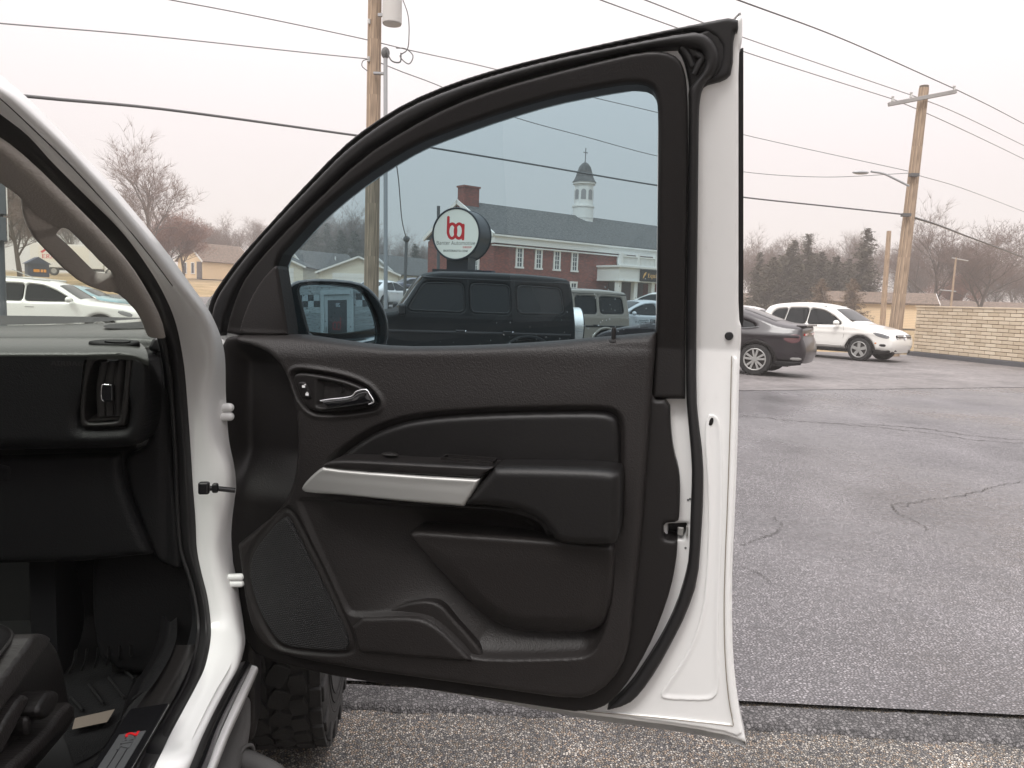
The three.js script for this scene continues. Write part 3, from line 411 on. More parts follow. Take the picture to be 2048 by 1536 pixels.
  { const a = [[0.8664,1.7423,0.1207],[0.8783,1.7289,0.1167],[0.8856,1.7141,0.1122],[0.891,1.7314,0.1174],[0.901,1.7253,0.1156],[0.8953,1.7139,0.1122],[0.8896,1.7023,0.1087]]; part('seal_corner_fold', merge([tube(a.slice(0, 3), .006, 8), tube(a.slice(3), .006, 8)]), M.rubber, door); }
  // fasteners, dark disc painted as the shade in the drain hole, latch
  { const p = [0.9796,1.267,-0.0379]; const g = new THREE.TorusGeometry(.0058, .0022, 8, 20); g.translate(...p); const h = new THREE.CylinderGeometry(.0062, .0062, .004, 16); h.rotateX(Math.PI / 2); h.translate(...p); const k = new THREE.CylinderGeometry(.0022, .0022, .006, 6); k.rotateX(Math.PI / 2); k.translate(...p); part('trim_screw', merge([g, h, k]), M.black, door); }
  { const p = [0.9561,1.1035,-0.0475]; const h = new THREE.CylinderGeometry(.0065, .0065, .003, 20); h.rotateX(Math.PI / 2); h.scale(.85, 1.5, 1); h.translate(...p); part('drain_hole_disc', h, M.plasticSmooth, door); }
  D('latch_body', [[[0.8769,0.8879],[0.9358,0.8938],[0.9387,0.8444],[0.8796,0.8381]]], .004, () => -.092, null, M.black);
  { const p = [0.9125,0.882,-0.044]; part('latch_claw', merge([box(.012, .016, .006, p[0], p[1], p[2], .002), box(.004, .02, .008, p[0] + .012, p[1] + .002, p[2], .0015)]), M.silver, door); }
  for (const [x, y] of [[0.9232,0.9444],[0.9269,0.9468],[0.924,0.8481]]) { const h = new THREE.CylinderGeometry(.0022, .0022, .002, 10); h.rotateX(Math.PI / 2); h.translate(x, y, -.0475); part('latch_screw', h, M.silverDark, door); }
  // tinted pane
  part('window_glass', sculpt([smooth([[0.0322,1.3811],[0.1398,1.4798],[0.2925,1.5763],[0.4475,1.6386],[0.6398,1.6895],[0.7827,1.7103],[0.8331,1.6897],[0.8407,1.594],[0.8528,1.2327],[0.8528,1.2327],[0.2903,1.168],[0.0074,1.1528],[0.0074,1.1528]], 1)], .02, () => -.068, null, leaned), M.tint, door);
  // makers' stamp on the glass: square mark, ringed number, rows of tiny letters (seen from behind, mirrored)
  {
    const [ax, ay] = [0.7717,1.2923], [bx, by] = [0.8417,1.2698];
    const t = ctex(512, 192, (g, w, h) => {
      g.clearRect(0, 0, w, h); g.translate(w, 0); g.scale(-1, 1); g.fillStyle = g.strokeStyle = '#000'; g.lineWidth = 9; g.strokeRect(14, 10, 56, 50); g.lineWidth = 5; g.strokeRect(28, 24, 26, 14);
      g.beginPath(); g.arc(44, 118, 32, 0, 7); g.stroke(); g.font = 'bold 34px sans-serif'; g.fillText('E3', 24, 130);
      g.font = 'bold 25px sans-serif'; ['LAMINATED', 'TEMPERED M 18', 'DOT 15 AS2', '43R 00582', '00900023'].forEach((s, i) => g.fillText(s, 92, 36 + i * 29));
    });
    const pl = new THREE.PlaneGeometry(bx - ax, ay - by); pl.translate((ax + bx) / 2, (ay + by) / 2, -.0665 + .3 * Math.max(0, (ay + by) / 2 - 1.24));
    part('glass_stamp', pl, new THREE.MeshStandardMaterial({ map: t, transparent: true, alphaTest: .4, roughness: .8 }), door);
  }
  // rain beads on the pane and on the painted edge
  { const bead = (list, x, y, z, r) => { const g = new THREE.SphereGeometry(r, 6, 3, 0, 6.3, 0, 1.5); g.rotateX(Math.PI / 2); g.scale(1, rr(1, 1.35), .55); const q = lean(x, y, z); g.translate(...q); list.push(g); };
    const A = [], Bd = []; const [gx0, gy0] = [0.3135,1.2173], [gx1, gy1] = [0.837,1.3853];
    for (let k = 0; k < 150; k++) { const t = Math.pow(rnd(), .35), x = lerp(gx0, gx1, t), y = lerp(gy0, gy1, Math.pow(rnd(), 2.2) * t); bead(A, x, y, -.0665, rr(.0005, .0013)); }
    const wf = field([[0.9092,1.6516],[0.9599,1.6507],[0.9889,1.2407],[0.9742,1.1252],[0.9893,0.8515],[1.0012,0.5671],[0.9742,0.5525],[0.9602,0.706],[0.959,0.948],[0.936,1.1421]]);
    for (let k = 0; k < 1600; k++) { const y = rr(.5, 1.75), x = rr(.8, 1.0); if (wf(x, y) > -.003 || rnd() > .16) continue; bead(Bd, x, y, -.0478, rr(.0007, .0016)); }
    part('pane_beads', merge(A), M.bead, door).userData.kind = 'stuff'; part('paint_beads', merge(Bd), M.bead, door).userData.kind = 'stuff'; }
  // exterior mirror, seen through the pane
  const mir = new THREE.Group(); mir.name = 'side_mirror'; mir.position.set(...[0.1192,1.274,-0.1837]); mir.rotation.order = 'YXZ'; mir.rotation.set(-0.0349, 0.6743, 0); door.add(mir);
  const hous = smooth([[-0.1275,0.0448],[-0.1068,0.0667],[-0.0903,0.0741],[-0.0322,0.0799],[0.0405,0.0762],[0.0726,0.06],[0.0968,0.0293],[0.1116,-0.0045],[0.1168,-0.0446],[0.1049,-0.0827],[0.0711,-0.0969],[-0.0229,-0.09],[-0.1016,-0.0721],[-0.1212,-0.0163]], 1);
  const gl = smooth([[-0.0925,0.0516],[-0.087,0.0619],[-0.0446,0.0658],[0.0195,0.0627],[0.0465,0.0568],[0.062,0.0364],[0.0813,-0.0051],[0.0888,-0.0414],[0.0842,-0.071],[0.0758,-0.0804],[0.0258,-0.0748],[-0.0648,-0.056],[-0.0771,-0.0131],[-0.0892,0.0372]], 1);
  const hg = merge([sculpt([hous, gl], .004, (x, y, d) => .012 - bevel(d, .01), -.02), sculpt([hous], .006, (x, y, d) => -.02 - .085 * Math.sqrt(sstep(0, .07, d)), null)]);
  const mh = part('mirror_housing', hg, M.glossBlack, mir), R = 1.6, fG = field(gl);
  part('mirror_glass', sculpt([gl], .004, (x, y) => -.002 - ((x + .01) ** 2 + y * y) / (2 * R), null), M.mirror, mir);
  { const drops = []; for (let k = 0; k < 420; k++) { const x = rr(-.14, .14), y = rr(-.11, .11), f = fG(x, y); if (f > -.004 || rnd() > .25 + .75 * sstep(-.03, -.006, f) + (y > .02 && x > 0 ? .2 : 0)) continue; const r = rr(.0005, .0014), s = new THREE.SphereGeometry(r, 5, 3, 0, 6.3, 0, 1.6); s.rotateX(Math.PI / 2); s.scale(1, rr(.9, 1.5), .6); s.translate(x, y, -.0018 - ((x + .01) ** 2 + y * y) / (2 * R)); drops.push(s); }
    part('rain_drops', merge(drops), M.drop, mir).userData.kind = 'stuff'; }
  const a0 = [0.0581,1.2605,-0.0239], a1 = [0.1192,1.274,-0.1837]; part('mirror_arm', tube([[a0[0], a0[1] - .07, a0[2] - .02], [lerp(a0[0], a1[0], .5), a0[1] - .08, lerp(a0[2], a1[2], .6)], [a1[0] - .04, a1[1] - .07, a1[2] - .05]], .026, 12), M.black, door);
}

// ---------- pickup truck: door opening, dashboard, cabin, step, wheel ----------
{
  const add = (name, geo, mat, label) => part(name, geo, mat, truck, label);
  const grp = (name) => { const g = new THREE.Group(); g.name = name; truck.add(g); return g; };
  const body = grp('body');
  const B = (name, geo, mat) => part(name, geo, mat, body);
  const zs = (x, y, z) => [z, y, x];
  // --- white hinge pillar and windscreen pillar, front edge of the door opening ---
  const e3 = [[-0.1242,1.5103,0.8214],[-0.1195,1.4983,0.7724],[-0.1125,1.4865,0.7302],[-0.1109,1.4665,0.6697],[-0.1032,1.4366,0.5865],[-0.0899,1.3996,0.4987],[-0.0834,1.3545,0.404],[-0.0841,1.3087,0.3096],[-0.0895,1.2554,0.218],[-0.1014,1.1716,0.12],[-0.1081,1.1015,0.0736],[-0.1102,0.9949,0.0421],[-0.1084,0.9067,0.0326],[-0.1047,0.8359,0.03],[-0.1023,0.7694,0.03],[-0.0923,0.7208,0.0357],[-0.0783,0.6714,0.0456],[-0.0663,0.6144,0.07],[-0.0579,0.5988,0.1173],[-0.0535,0.5815,0.18],[-0.0533,0.5786,0.2477],[-0.054,0.5797,0.33],[-0.0539,0.5828,0.4267],[-0.0474,0.5942,0.53],[-0.1054,0.4728,0.53]];
  const e4 = [[-0.1519,1.4943,0.7663],[-0.1467,1.4796,0.7148],[-0.1384,1.4632,0.6653],[-0.131,1.4281,0.5687],[-0.1194,1.3897,0.48],[-0.1105,1.3505,0.3976],[-0.1121,1.3077,0.3096],[-0.1139,1.2613,0.2285],[-0.1183,1.2232,0.1771],[-0.1254,1.1711,0.12],[-0.133,1.1011,0.0736],[-0.1358,0.9947,0.0421],[-0.1363,0.9068,0.0326],[-0.1348,0.8362,0.03],[-0.1295,0.7699,0.03],[-0.1135,0.7213,0.0357],[-0.097,0.6663,0.048],[-0.0863,0.615,0.07],[-0.0793,0.5995,0.1173],[-0.0759,0.5824,0.18],[-0.0721,0.5795,0.2477],[-0.0725,0.5806,0.33],[-0.0741,0.584,0.4267],[-0.0703,0.5956,0.53],[-0.1338,0.4751,0.53]];
  const e2 = [[-0.1119,1.5163,0.8459],[-0.108,1.5057,0.7969],[-0.1046,1.4864,0.728],[-0.1018,1.4667,0.6686],[-0.0965,1.4436,0.6044],[-0.0792,1.3807,0.4573],[-0.0735,1.3387,0.3688],[-0.0734,1.2953,0.284],[-0.0678,1.2365,0.1909],[-0.0698,1.1723,0.12],[-0.0754,1.102,0.0736],[-0.0756,0.995,0.0421],[-0.0704,0.9066,0.0326],[-0.0715,0.8355,0.03],[-0.072,0.7689,0.03],[-0.065,0.7202,0.0357],[-0.051,0.6707,0.0456],[-0.0362,0.6134,0.07],[-0.0266,0.5976,0.1173],[-0.0244,0.5803,0.18],[-0.0264,0.5774,0.2477],[-0.0295,0.5784,0.33],[-0.032,0.5816,0.4267],[-0.0273,0.5929,0.53],[-0.0825,0.471,0.53]];
  const e1 = [[-0.1153,1.5305,0.838],[-0.1005,1.5158,0.8125],[-0.0946,1.501,0.7543],[-0.0872,1.478,0.6797],[-0.0815,1.4543,0.6153],[-0.0746,1.4272,0.544],[-0.0649,1.3834,0.448],[-0.0571,1.3404,0.3584],[-0.039,1.2717,0.23],[-0.0397,1.2144,0.1537],[-0.0626,1.1006,0.0616],[-0.0614,1.0073,0.034],[-0.0408,0.9389,0.0238],[-0.042,0.8845,0.0189],[-0.0517,0.8318,0.018],[-0.0582,0.7647,0.018],[-0.0447,0.7005,0.0255],[-0.033,0.6655,0.0336],[-0.0162,0.6074,0.058],[-0.0033,0.5912,0.1053],[0.0021,0.5739,0.1652],[-0.0027,0.57,0.2357],[-0.0067,0.5706,0.318],[-0.008,0.573,0.4147],[-0.0029,0.5836,0.518],[-0.0558,0.4597,0.518]];
  const e0 = [[-0.138,1.5553,0.79],[-0.1102,1.5345,0.79],[-0.1036,1.5236,0.7482],[-0.0987,1.5083,0.6971],[-0.0905,1.4813,0.6185],[-0.0836,1.4634,0.5736],[-0.0778,1.4406,0.5151],[-0.0692,1.4106,0.4489],[-0.056,1.3661,0.3613],[-0.0482,1.3289,0.2848],[-0.0349,1.2706,0.182],[-0.0319,1.2009,0.0943],[-0.0451,1.0946,0.0136],[-0.045,0.9985,-0.014],[-0.0348,0.928,-0.0242],[-0.0339,0.872,-0.0291],[-0.0406,0.8176,-0.03],[-0.0431,0.7484,-0.03],[-0.0313,0.6821,-0.0225],[-0.0231,0.6401,-0.012],[-0.0108,0.586,0.01],[-0.0001,0.5687,0.0573],[-0.0012,0.5503,0.1172],[-0.0088,0.5452,0.1877],[-0.0146,0.5444,0.27],[-0.0179,0.5449,0.3667],[-0.0136,0.5535,0.47],[-0.0687,0.4245,0.47]];
  B('pillar_shell', skin([e3, e2, e1, e0], 120, 4), M.paint);
  B('pillar_return', loft([e0, e0.map((p) => [p[0] - .06, p[1] - .01, p[2] - .1])], 120), M.paint);
  B('pillar_inner', loft([e4.map((p) => [p[0] - .03, p[1], p[2] - .05]), e3.map((p) => [p[0], p[1], p[2] - .008])], 120), M.black);
  // seam line of the roof ditch
  B('pillar_seam', tube([[-0.1108,1.5187,0.848],[-0.1056,1.5082,0.8021],[-0.1013,1.4909,0.7392],[-0.0942,1.4658,0.6622],[-0.0816,1.4125,0.5235],[-0.0708,1.3677,0.4287],[-0.0636,1.3234,0.3348]], .0007, 5, 60), M.plasticSmooth);
  // round rubber seal of the opening
  const mid = e3.map((p, i) => [lerp(p[0], e4[i][0], .5) + .004, lerp(p[1], e4[i][1], .5) + .003, lerp(p[2], e4[i][2], .5) + .016]);
  add('opening_seal', skin([e4, mid, e3], 160, 6), M.rubber);
  { const lipA = e4.map((p) => [p[0] - .004, p[1] - .002, p[2] + .002]); add('seal_lip', tube(lipA, .0045, 6, 160), M.rubber); }
  // hinges and check strap
  for (const [p, s] of [[[-0.0632,1.0636,0], 1], [[-0.0416,0.6942,0], .8]]) { const h = grp('door_hinge'); for (const dy of [-.0095, .0095]) { const c = new THREE.CapsuleGeometry(.0095 * s, .022, 6, 14); c.rotateZ(Math.PI / 2); c.translate(p[0] + .014, p[1] + dy * s, p[2] + .012); part('knuckle', c, M.paint, h); } }
  { const a = [-0.0806,0.9151,0.075], b = [-0.0187,0.9058,0.06]; const st = grp('check_strap'); part('strap_arm', tube([a, [lerp(a[0], b[0], .5), lerp(a[1], b[1], .5) + .001, lerp(a[2], b[2], .5)], b], .0055, 8), M.black, st); const k = new RoundedBoxGeometry(.022, .026, .016, 2, .005); k.translate(a[0] + .004, a[1], a[2]); part('strap_buffer', k, M.black, st); const k2 = new RoundedBoxGeometry(.012, .02, .014, 2, .004); k2.translate(a[0] + .026, a[1], a[2]); part('strap_clip', k2, M.black, st); }
  // --- windscreen pillar trim with its grab handle ---
  const kk = Math.sqrt(1 + 2.2 ** 2), onPillar = (x, s, z) => { const y = 1.285 + s / kk; return [x, y + z * .35 * 0 - z * 2.2 / kk * .4, .33 + 2.2 * (y - 1.285) + z]; };
  const trimRing = smooth([[-0.1511,0.4923],[-0.1297,0.4634],[-0.1179,0.4213],[-0.1049,0.3374],[-0.0925,0.2503],[-0.0851,0.1625],[-0.0877,0.0623],[-0.0965,-0.0496],[-0.1114,-0.1336],[-0.1114,-0.1336],[-0.1392,-0.1282],[-0.1353,-0.0988],[-0.1283,-0.0499],[-0.1245,-0.0086],[-0.1263,0.02],[-0.1288,0.0473],[-0.1354,0.0695],[-0.1502,0.0829],[-0.1625,0.098],[-0.1729,0.123],[-0.1783,0.1651],[-0.1804,0.212],[-0.1812,0.2486],[-0.1764,0.2835],[-0.1655,0.3205],[-0.1581,0.3412],[-0.1633,0.3599],[-0.1681,0.3747],[-0.186,0.4179]], 1);
  const gripRing = smooth([[-0.1562,0.2455],[-0.1421,0.2632],[-0.1354,0.2679],[-0.1302,0.2671],[-0.1279,0.2399],[-0.1245,0.2025],[-0.1217,0.1704],[-0.1176,0.1448],[-0.1192,0.133],[-0.125,0.1257],[-0.1427,0.1275],[-0.1456,0.1356],[-0.1486,0.171],[-0.1525,0.2176],[-0.1564,0.24]], 1);
  const fGrip = field(gripRing), seamRing = smooth([[-0.1581,0.3412],[-0.1554,0.3239],[-0.1554,0.3032],[-0.1473,0.2838],[-0.1415,0.27],[-0.1562,0.2455],[-0.1525,0.2176],[-0.1486,0.171],[-0.1456,0.1356],[-0.1427,0.1275],[-0.1279,0.1254],[-0.1177,0.1465],[-0.1224,0.1068],[-0.1311,0.0548],[-0.1354,0.0695],[-0.1502,0.0829],[-0.1625,0.098],[-0.1729,0.123],[-0.1783,0.1651],[-0.1804,0.212],[-0.1812,0.2486],[-0.1764,0.2835],[-0.1655,0.3205]], 0), fSeam = field(seamRing);
  add('pillar_trim', sculpt([trimRing, gripRing], .0035, (x, s, d) => .012 - bevel(d, .012) + .018 * sstep(.004, -.02, fSeam(x, s)) - .003 * Math.exp(-(fSeam(x, s) ** 2) / 6e-6), -.004, onPillar), M.trimBeige);
  { const sv = add('sun_visor', sculpt([smooth([[-0.1693,0.4744],[-0.1508,0.4464],[-0.1464,0.419],[-0.1586,0.403],[-0.175,0.3906],[-0.2195,0.3661]], 1)], .006, (x, s, d) => .02 - bevel(d, .012), -.01, onPillar), M.trimBeige); sv.position.z += .02; }
  // --- windscreen ---
  const onGlass = (x, s, z) => { const y = 1.285 + s / kk; return [x, y, .21 + 2.2 * (y - 1.285)]; };
  add('windscreen', sculpt([[...[[-0.2109,0.4802],[-0.1891,0.4535],[-0.1776,0.4006],[-0.162,0.3064],[-0.1491,0.2033],[-0.1416,0.0911],[-0.1469,-0.0274],[-0.1635,-0.1149]], [-.2, -.36], [-1.62, -.36], [-1.5, .62], [-.3, .62]]], .05, () => 0, null, onGlass), M.clear);
  add('windscreen_frit', loft([[[-0.8556,1.2349,-0.3],[-0.6209,1.2411,-0.3],[-0.4555,1.2439,-0.3],[-0.2738,1.2459,-0.3]], [[-0.8451,1.2127,-0.28],[-0.6124,1.2196,-0.28],[-0.4483,1.2292,-0.28],[-0.3363,1.2397,-0.28],[-0.2681,1.2466,-0.28]]], 20), M.rubber);
  // --- dashboard ---
  const dash = grp('dashboard'), DP = (name, geo, mat) => part(name, geo, mat, dash);
  const ventRing = smooth([[-0.2747,1.1833,0.12],[-0.2541,1.1886,0.12],[-0.1981,1.1947,0.12],[-0.1946,1.189,0.12],[-0.1991,1.1404,0.12],[-0.2034,1.1013,0.12],[-0.2088,1.056,0.12],[-0.2153,1.0491,0.12],[-0.2824,1.0465,0.12],[-0.2904,1.0513,0.12],[-0.2906,1.0806,0.12],[-0.2858,1.1291,0.12],[-0.2803,1.1755,0.12]], 1).map((p) => [p[0], p[1]]);
  const dashRing = smooth([[-0.6494,1.1765,0.12],[-0.43,1.1835,0.12],[-0.2541,1.1886,0.12],[-0.1982,1.1899,0.12],[-0.1783,1.1874,0.12],[-0.1666,1.1741,0.12],[-0.1659,1.1018,0.12],[-0.1714,1.0425,0.12],[-0.1839,1.0147,0.12],[-0.2079,1.0046,0.12],[-0.3302,1.0011,0.12],[-0.4363,0.9988,0.12],[-0.6586,0.9931,0.12]], 1).map((p) => [p[0], p[1]]);
  const outletRing = smooth([[-0.2662,1.2014,0.1],[-0.2469,1.2116,0.1],[-0.204,1.2137,0.1],[-0.1987,1.207,0.1],[-0.2043,1.201,0.1],[-0.2335,1.1993,0.1]], 1).map((p) => [p[0], p[1]]), fOut = field(outletRing);
  const lowY = [-0.3481,0.9991,0.12][1];
  DP('dash_pad', sculpt([dashRing, ventRing], .004, (x, y, d) => .13 - bevel(d, .03) * sstep(.13, .06, y - lowY) * 1 - bevel(d, .012) * sstep(-.22, -.18, x), -.08), M.dash);
  DP('dash_lip', skin([[[-0.7199,1.2002,0],[-0.4842,1.2086,0],[-0.3432,1.2124,0],[-0.2567,1.2137,0],[-0.2257,1.2104,0]], [[-0.69,1.1999,0.05],[-0.4613,1.2079,0.05],[-0.3244,1.2116,0.05],[-0.2348,1.2129,0.05],[-0.2009,1.2068,0.05]], [[-0.6663,1.1963,0.09],[-0.4431,1.2039,0.09],[-0.3094,1.2074,0.09],[-0.2165,1.2088,0.09],[-0.1824,1.2018,0.09]], [[-0.6506,1.1891,0.117],[-0.4309,1.1964,0.117],[-0.2995,1.1997,0.117],[-0.2035,1.2011,0.117],[-0.1699,1.1942,0.117]], [[-0.6434,1.1774,0.13],[-0.4254,1.1843,0.13],[-0.2949,1.1874,0.13],[-0.1969,1.1897,0.13],[-0.1636,1.1789,0.13]], [[-0.6451,1.168,0.128],[-0.4266,1.1748,0.128],[-0.2959,1.1777,0.128],[-0.1977,1.1799,0.128],[-0.1634,1.1691,0.128]]], 50, 5), M.dashTopLit);
  DP('upper_pad', skin([[[-0.8806,1.2098,-0.27],[-0.6079,1.2189,-0.27],[-0.4446,1.2273,-0.27],[-0.2767,1.2382,-0.27]], [[-0.7911,1.2076,-0.12],[-0.5391,1.2158,-0.12],[-0.3882,1.2212,-0.12],[-0.2226,1.2304,-0.12]], [[-0.7136,1.2049,0.01],[-0.4796,1.2112,0.01],[-0.3394,1.215,0.01],[-0.2341,1.2179,0.01],[-0.1758,1.2164,0.01]], [[-0.7085,1.1889,0.02],[-0.4755,1.1949,0.02],[-0.336,1.1984,0.02],[-0.2313,1.2011,0.02],[-0.1734,1.1923,0.02]]], 30, 5), M.dashTopLit);
  DP('speaker_grille', skin([[[-0.3454,1.2293,-0.2],[-0.2999,1.2341,-0.2],[-0.2562,1.2412,-0.2]], [[-0.3376,1.2273,-0.14],[-0.2811,1.2312,-0.14],[-0.2367,1.2359,-0.14]], [[-0.3137,1.2253,-0.1],[-0.2686,1.2255,-0.1],[-0.221,1.229,-0.1]]], 20, 4).translate(0, .003, 0), M.grille);
  { // side defroster outlet on the shoulder of the pad
    const p = [-0.2384,1.205,0.085]; const sh = smooth([[-.05, 0], [-.02, .012], [.045, .012], [.05, 0], [.03, -.012], [-.03, -.012]], 2); const g = sculpt([sh], .0025, (x, y, d) => -bevel(d, .004) + .001, -.01); g.rotateX(-1.15); g.translate(p[0], p[1] + .007, p[2] + .012); DP('side_outlet', g, M.dash);
    const s2 = sculpt([smooth([[-.018, 0], [0, .005], [.034, .005], [.03, -.004], [0, -.005]], 1)], .002, () => 0, -.004); s2.rotateX(-1.15); s2.translate(p[0], p[1] + .009, p[2] + .016); DP('outlet_slot', s2, M.dash); }
  // air vent: bezel, vanes, tab
  const vent = grp('air_vent'), vc = [-0.2464,1.1189,0.11];
  const ventIn = smooth([[-0.2678,1.1719,0.12],[-0.2516,1.179,0.12],[-0.2091,1.1848,0.12],[-0.2056,1.1791,0.12],[-0.2091,1.1402,0.12],[-0.2134,1.1011,0.12],[-0.2196,1.0638,0.12],[-0.2261,1.0588,0.12],[-0.275,1.0554,0.12],[-0.2821,1.0612,0.12],[-0.2824,1.0855,0.12],[-0.2778,1.1293,0.12]], 1).map((p) => [p[0], p[1]]);
  part('vent_bezel', sculpt([ventRing, ventIn], .0022, (x, y, d) => .127 - bevel(d, .004), .05), M.plasticSmooth, vent);
  part('vent_duct', sculpt([ventIn], .008, () => -.02, null), M.dash, vent);
  for (let k = 0; k < 3; k++) { const a = [[-0.258,1.1721,0.12],[-0.2418,1.1744,0.12],[-0.2265,1.1767,0.12],[-0.264,1.0653,0.12],[-0.2486,1.0674,0.12],[-0.2331,1.0686,0.12]]; const t0 = a[k], b0 = a[k + 3]; const m = [lerp(t0[0], b0[0], .5) - .004, lerp(t0[1], b0[1], .5), .118]; const l1 = [t0, m, b0].map((q, i) => [q[0], q[1], .112]), l2 = [t0, m, b0].map((q) => [q[0] + .016, q[1] + .001, .105]), l3 = [t0, m, b0].map((q) => [q[0] + .013, q[1], .07]), l0 = [t0, m, b0].map((q) => [q[0] - .002, q[1], .085]); part('vent_vane', skin([l0, l1, l2, l3], 24, 3), M.plasticSmooth, vent); }
  { const p = [-0.2432,1.1156,0.13]; part('vent_tab', new RoundedBoxGeometry(.019, .034, .016, 2, .003).translate(p[0] + .004, p[1], .122), M.glossBlack, vent); const q = [[p[0] + .008, p[1] + .016, .1305], [p[0] - .004, p[1] + .0155, .1305], [p[0] - .006, p[1] + .011, .1305], [p[0] - .006, p[1] - .012, .1305], [p[0] - .003, p[1] - .016, .1305]]; part('vent_tab_trim', tube(q, .0011, 6, 30), M.chrome, vent); }
  part('vent_tray', loft([[[-0.2821,1.0592,0.12],[-0.2205,1.0638,0.12]], [[-0.2908,1.0657,0.06],[-0.2438,1.0682,0.06]]], 8), M.plastic, vent);
  // raised lettering on the pad: AIRBAG
  { const g = new TextGeometry('AIRBAG', { font, size: .0085, depth: .0008, curveSegments: 3 }); const p = [-0.3385,1.1665,0.13]; g.scale(1.35, 1, 1); g.translate(p[0], p[1], .1296); part('airbag_lettering', g, M.plasticSmooth, dash); }
  // glove box lid, end trims, lower trims
  DP('glove_box', sculpt([smooth([[-0.6955,0.9708,0.06],[-0.4647,0.9765,0.06],[-0.2454,0.9853,0.06],[-0.2408,0.9781,0.06],[-0.2396,0.9389,0.06],[-0.2317,0.9025,0.06],[-0.2172,0.8553,0.06],[-0.1968,0.8022,0.06],[-0.1829,0.7594,0.06],[-0.7063,0.754,0.06]], 1).map((p) => [p[0], p[1]])], .006, (x, y, d) => .068 - bevel(d, .018), -.05), M.dash);
  DP('glove_box_latch', sculpt([smooth([[-0.5144,0.9634,0.07],[-0.4443,0.9615,0.07],[-0.443,0.9464,0.07],[-0.4446,0.9262,0.07],[-0.5158,0.9264,0.07]], 1).map((p) => [p[0], p[1]])], .004, (x, y, d) => .0715 - bevel(d, .003), .05), M.dash);
  DP('end_trim', sculpt([smooth([[-0.1899,1.1905,0.03],[-0.1743,1.2032,0.03],[-0.1646,1.1993,0.03],[-0.1592,1.1727,0.03],[-0.1544,1.0899,0.03],[-0.1499,0.9849,0.03],[-0.145,0.8997,0.03],[-0.1398,0.8352,0.03],[-0.1326,0.759,0.03],[-0.131,0.7261,0.03],[-0.177,0.738,0.03],[-0.1962,0.7818,0.03],[-0.2224,0.8681,0.03],[-0.239,0.9213,0.03],[-0.2419,0.974,0.03],[-0.2047,0.9868,0.03],[-0.1916,1.0163,0.03]], 1).map((p) => [p[0], p[1]])], .004, (x, y, d) => .04 - bevel(d, .014) - .006 * Math.exp(-((x + .155 + (1.1 - y) * .02) ** 2) / 1.2e-4), -.06), M.dash);
  DP('end_cover', sculpt([smooth([[-0.1878,1.194,0.05],[-0.1799,1.2164,0.05],[-0.1702,1.2237,0.05],[-0.1607,1.221,0.05],[-0.1592,1.1947,0.05],[-0.1726,1.1903,0.05]], 1).map((p) => [p[0], p[1]])], .003, (x, y, d) => .06 - bevel(d, .01), .0), M.black);
  add('kick_panel', sculpt([smooth([[-0.169,1.2014,0],[-0.1542,1.2018,0],[-0.1439,0.9789,0],[-0.139,0.8702,0],[-0.1321,0.7599,0],[-0.1083,0.6698,0],[-0.1007,0.5903,0],[-0.1098,0.5105,0],[-0.1788,0.4674,0],[-0.311,0.4959,0],[-0.3288,0.5977,0],[-0.325,0.763,0],[-0.2625,0.9141,0],[-0.184,0.9787,0]], 1).map((p) => [p[0], p[1]])], .006, (x, y, d) => .0 - bevel(d, .02), -.2), M.dash);
  // --- cabin enclosure: firewall, floor, far side, roof, rear wall ---
  add('firewall', merge([box(1.75, .7, .04, -.98, .78, -.36), box(.04, .8, .4, -.14, .82, -.26)]), M.carpet);
  add('cabin_floor', merge([box(1.6, .03, 2.9, -.95, .455, 1.05), box(.3, .3, 2.6, -.95, .6, 1.2)]), M.carpet);
  add('cabin_side', merge([box(.08, .8, 3, -1.74, .86, 1.1), box(.05, .5, 1.6, -1.66, 1.5, 2)]), M.plasticSmooth);
  add('cabin_roof', merge([box(1.3, .05, 1.5, -.92, 1.74, 1.9, .02)]), M.trimBeige);
  add('cabin_rear', box(1.7, 1.3, .06, -.93, 1.1, 2.62), M.plasticSmooth);
  // outside: roof skin, rear side of the cab, B-pillar edge, bed, bonnet, front wing
  B('roof_skin', box(1.36, .04, 1.5, -.93, 1.79, 1.9, .018), M.paint);
  B('rear_side', sculpt([[[1.06, .5], [2.62, .5], [2.62, 1.76], [1.3, 1.76], [1.12, 1.2]]], .03, (x, y, d) => -.02 - .3 * Math.max(0, y - 1.24) - bevel(d, .02), -.16, zs), M.paint);
  B('bonnet', sculpt([[[-1.75, -1.85], [-.1, -1.85], [-.06, -.15], [-1.78, -.15]]], .05, (x, z, d) => 1.12 + .05 * sstep(0, .5, Math.min(d, .5)) + .03 * z - bevel(d, .05), .95, (x, z, y) => [x, y, z]), M.paint);
  const archF = []; for (let k = 0; k <= 24; k++) { const a = Math.PI * k / 24; archF.push([-.6 - Math.cos(a) * .47, .5 + Math.sin(a) * .42]); }
  B('front_wing', sculpt([[[-1.75, .62], ...archF.slice(), [-.1, .5], [-.03, .5], [-.05, 1.12], [-1.7, 1.06]]], .015, (x, y, d) => -.05 + .06 * sstep(.25, .0, Math.hypot(x + .6, (y - .5) * 1.1) - .42) - bevel(d, .015), -.25, zs), M.paint);
  B('wheel_well', box(.05, .6, 1.2, -.42, .75, -.6), M.black);
  B('mud_guard', sculpt([[[-.14, .3], [-.06, .28], [-.03, .55], [-.12, .62], [-.18, .6]]], .01, (x, y, d) => .0 - bevel(d, .01), -.3, zs), M.plasticSmooth);
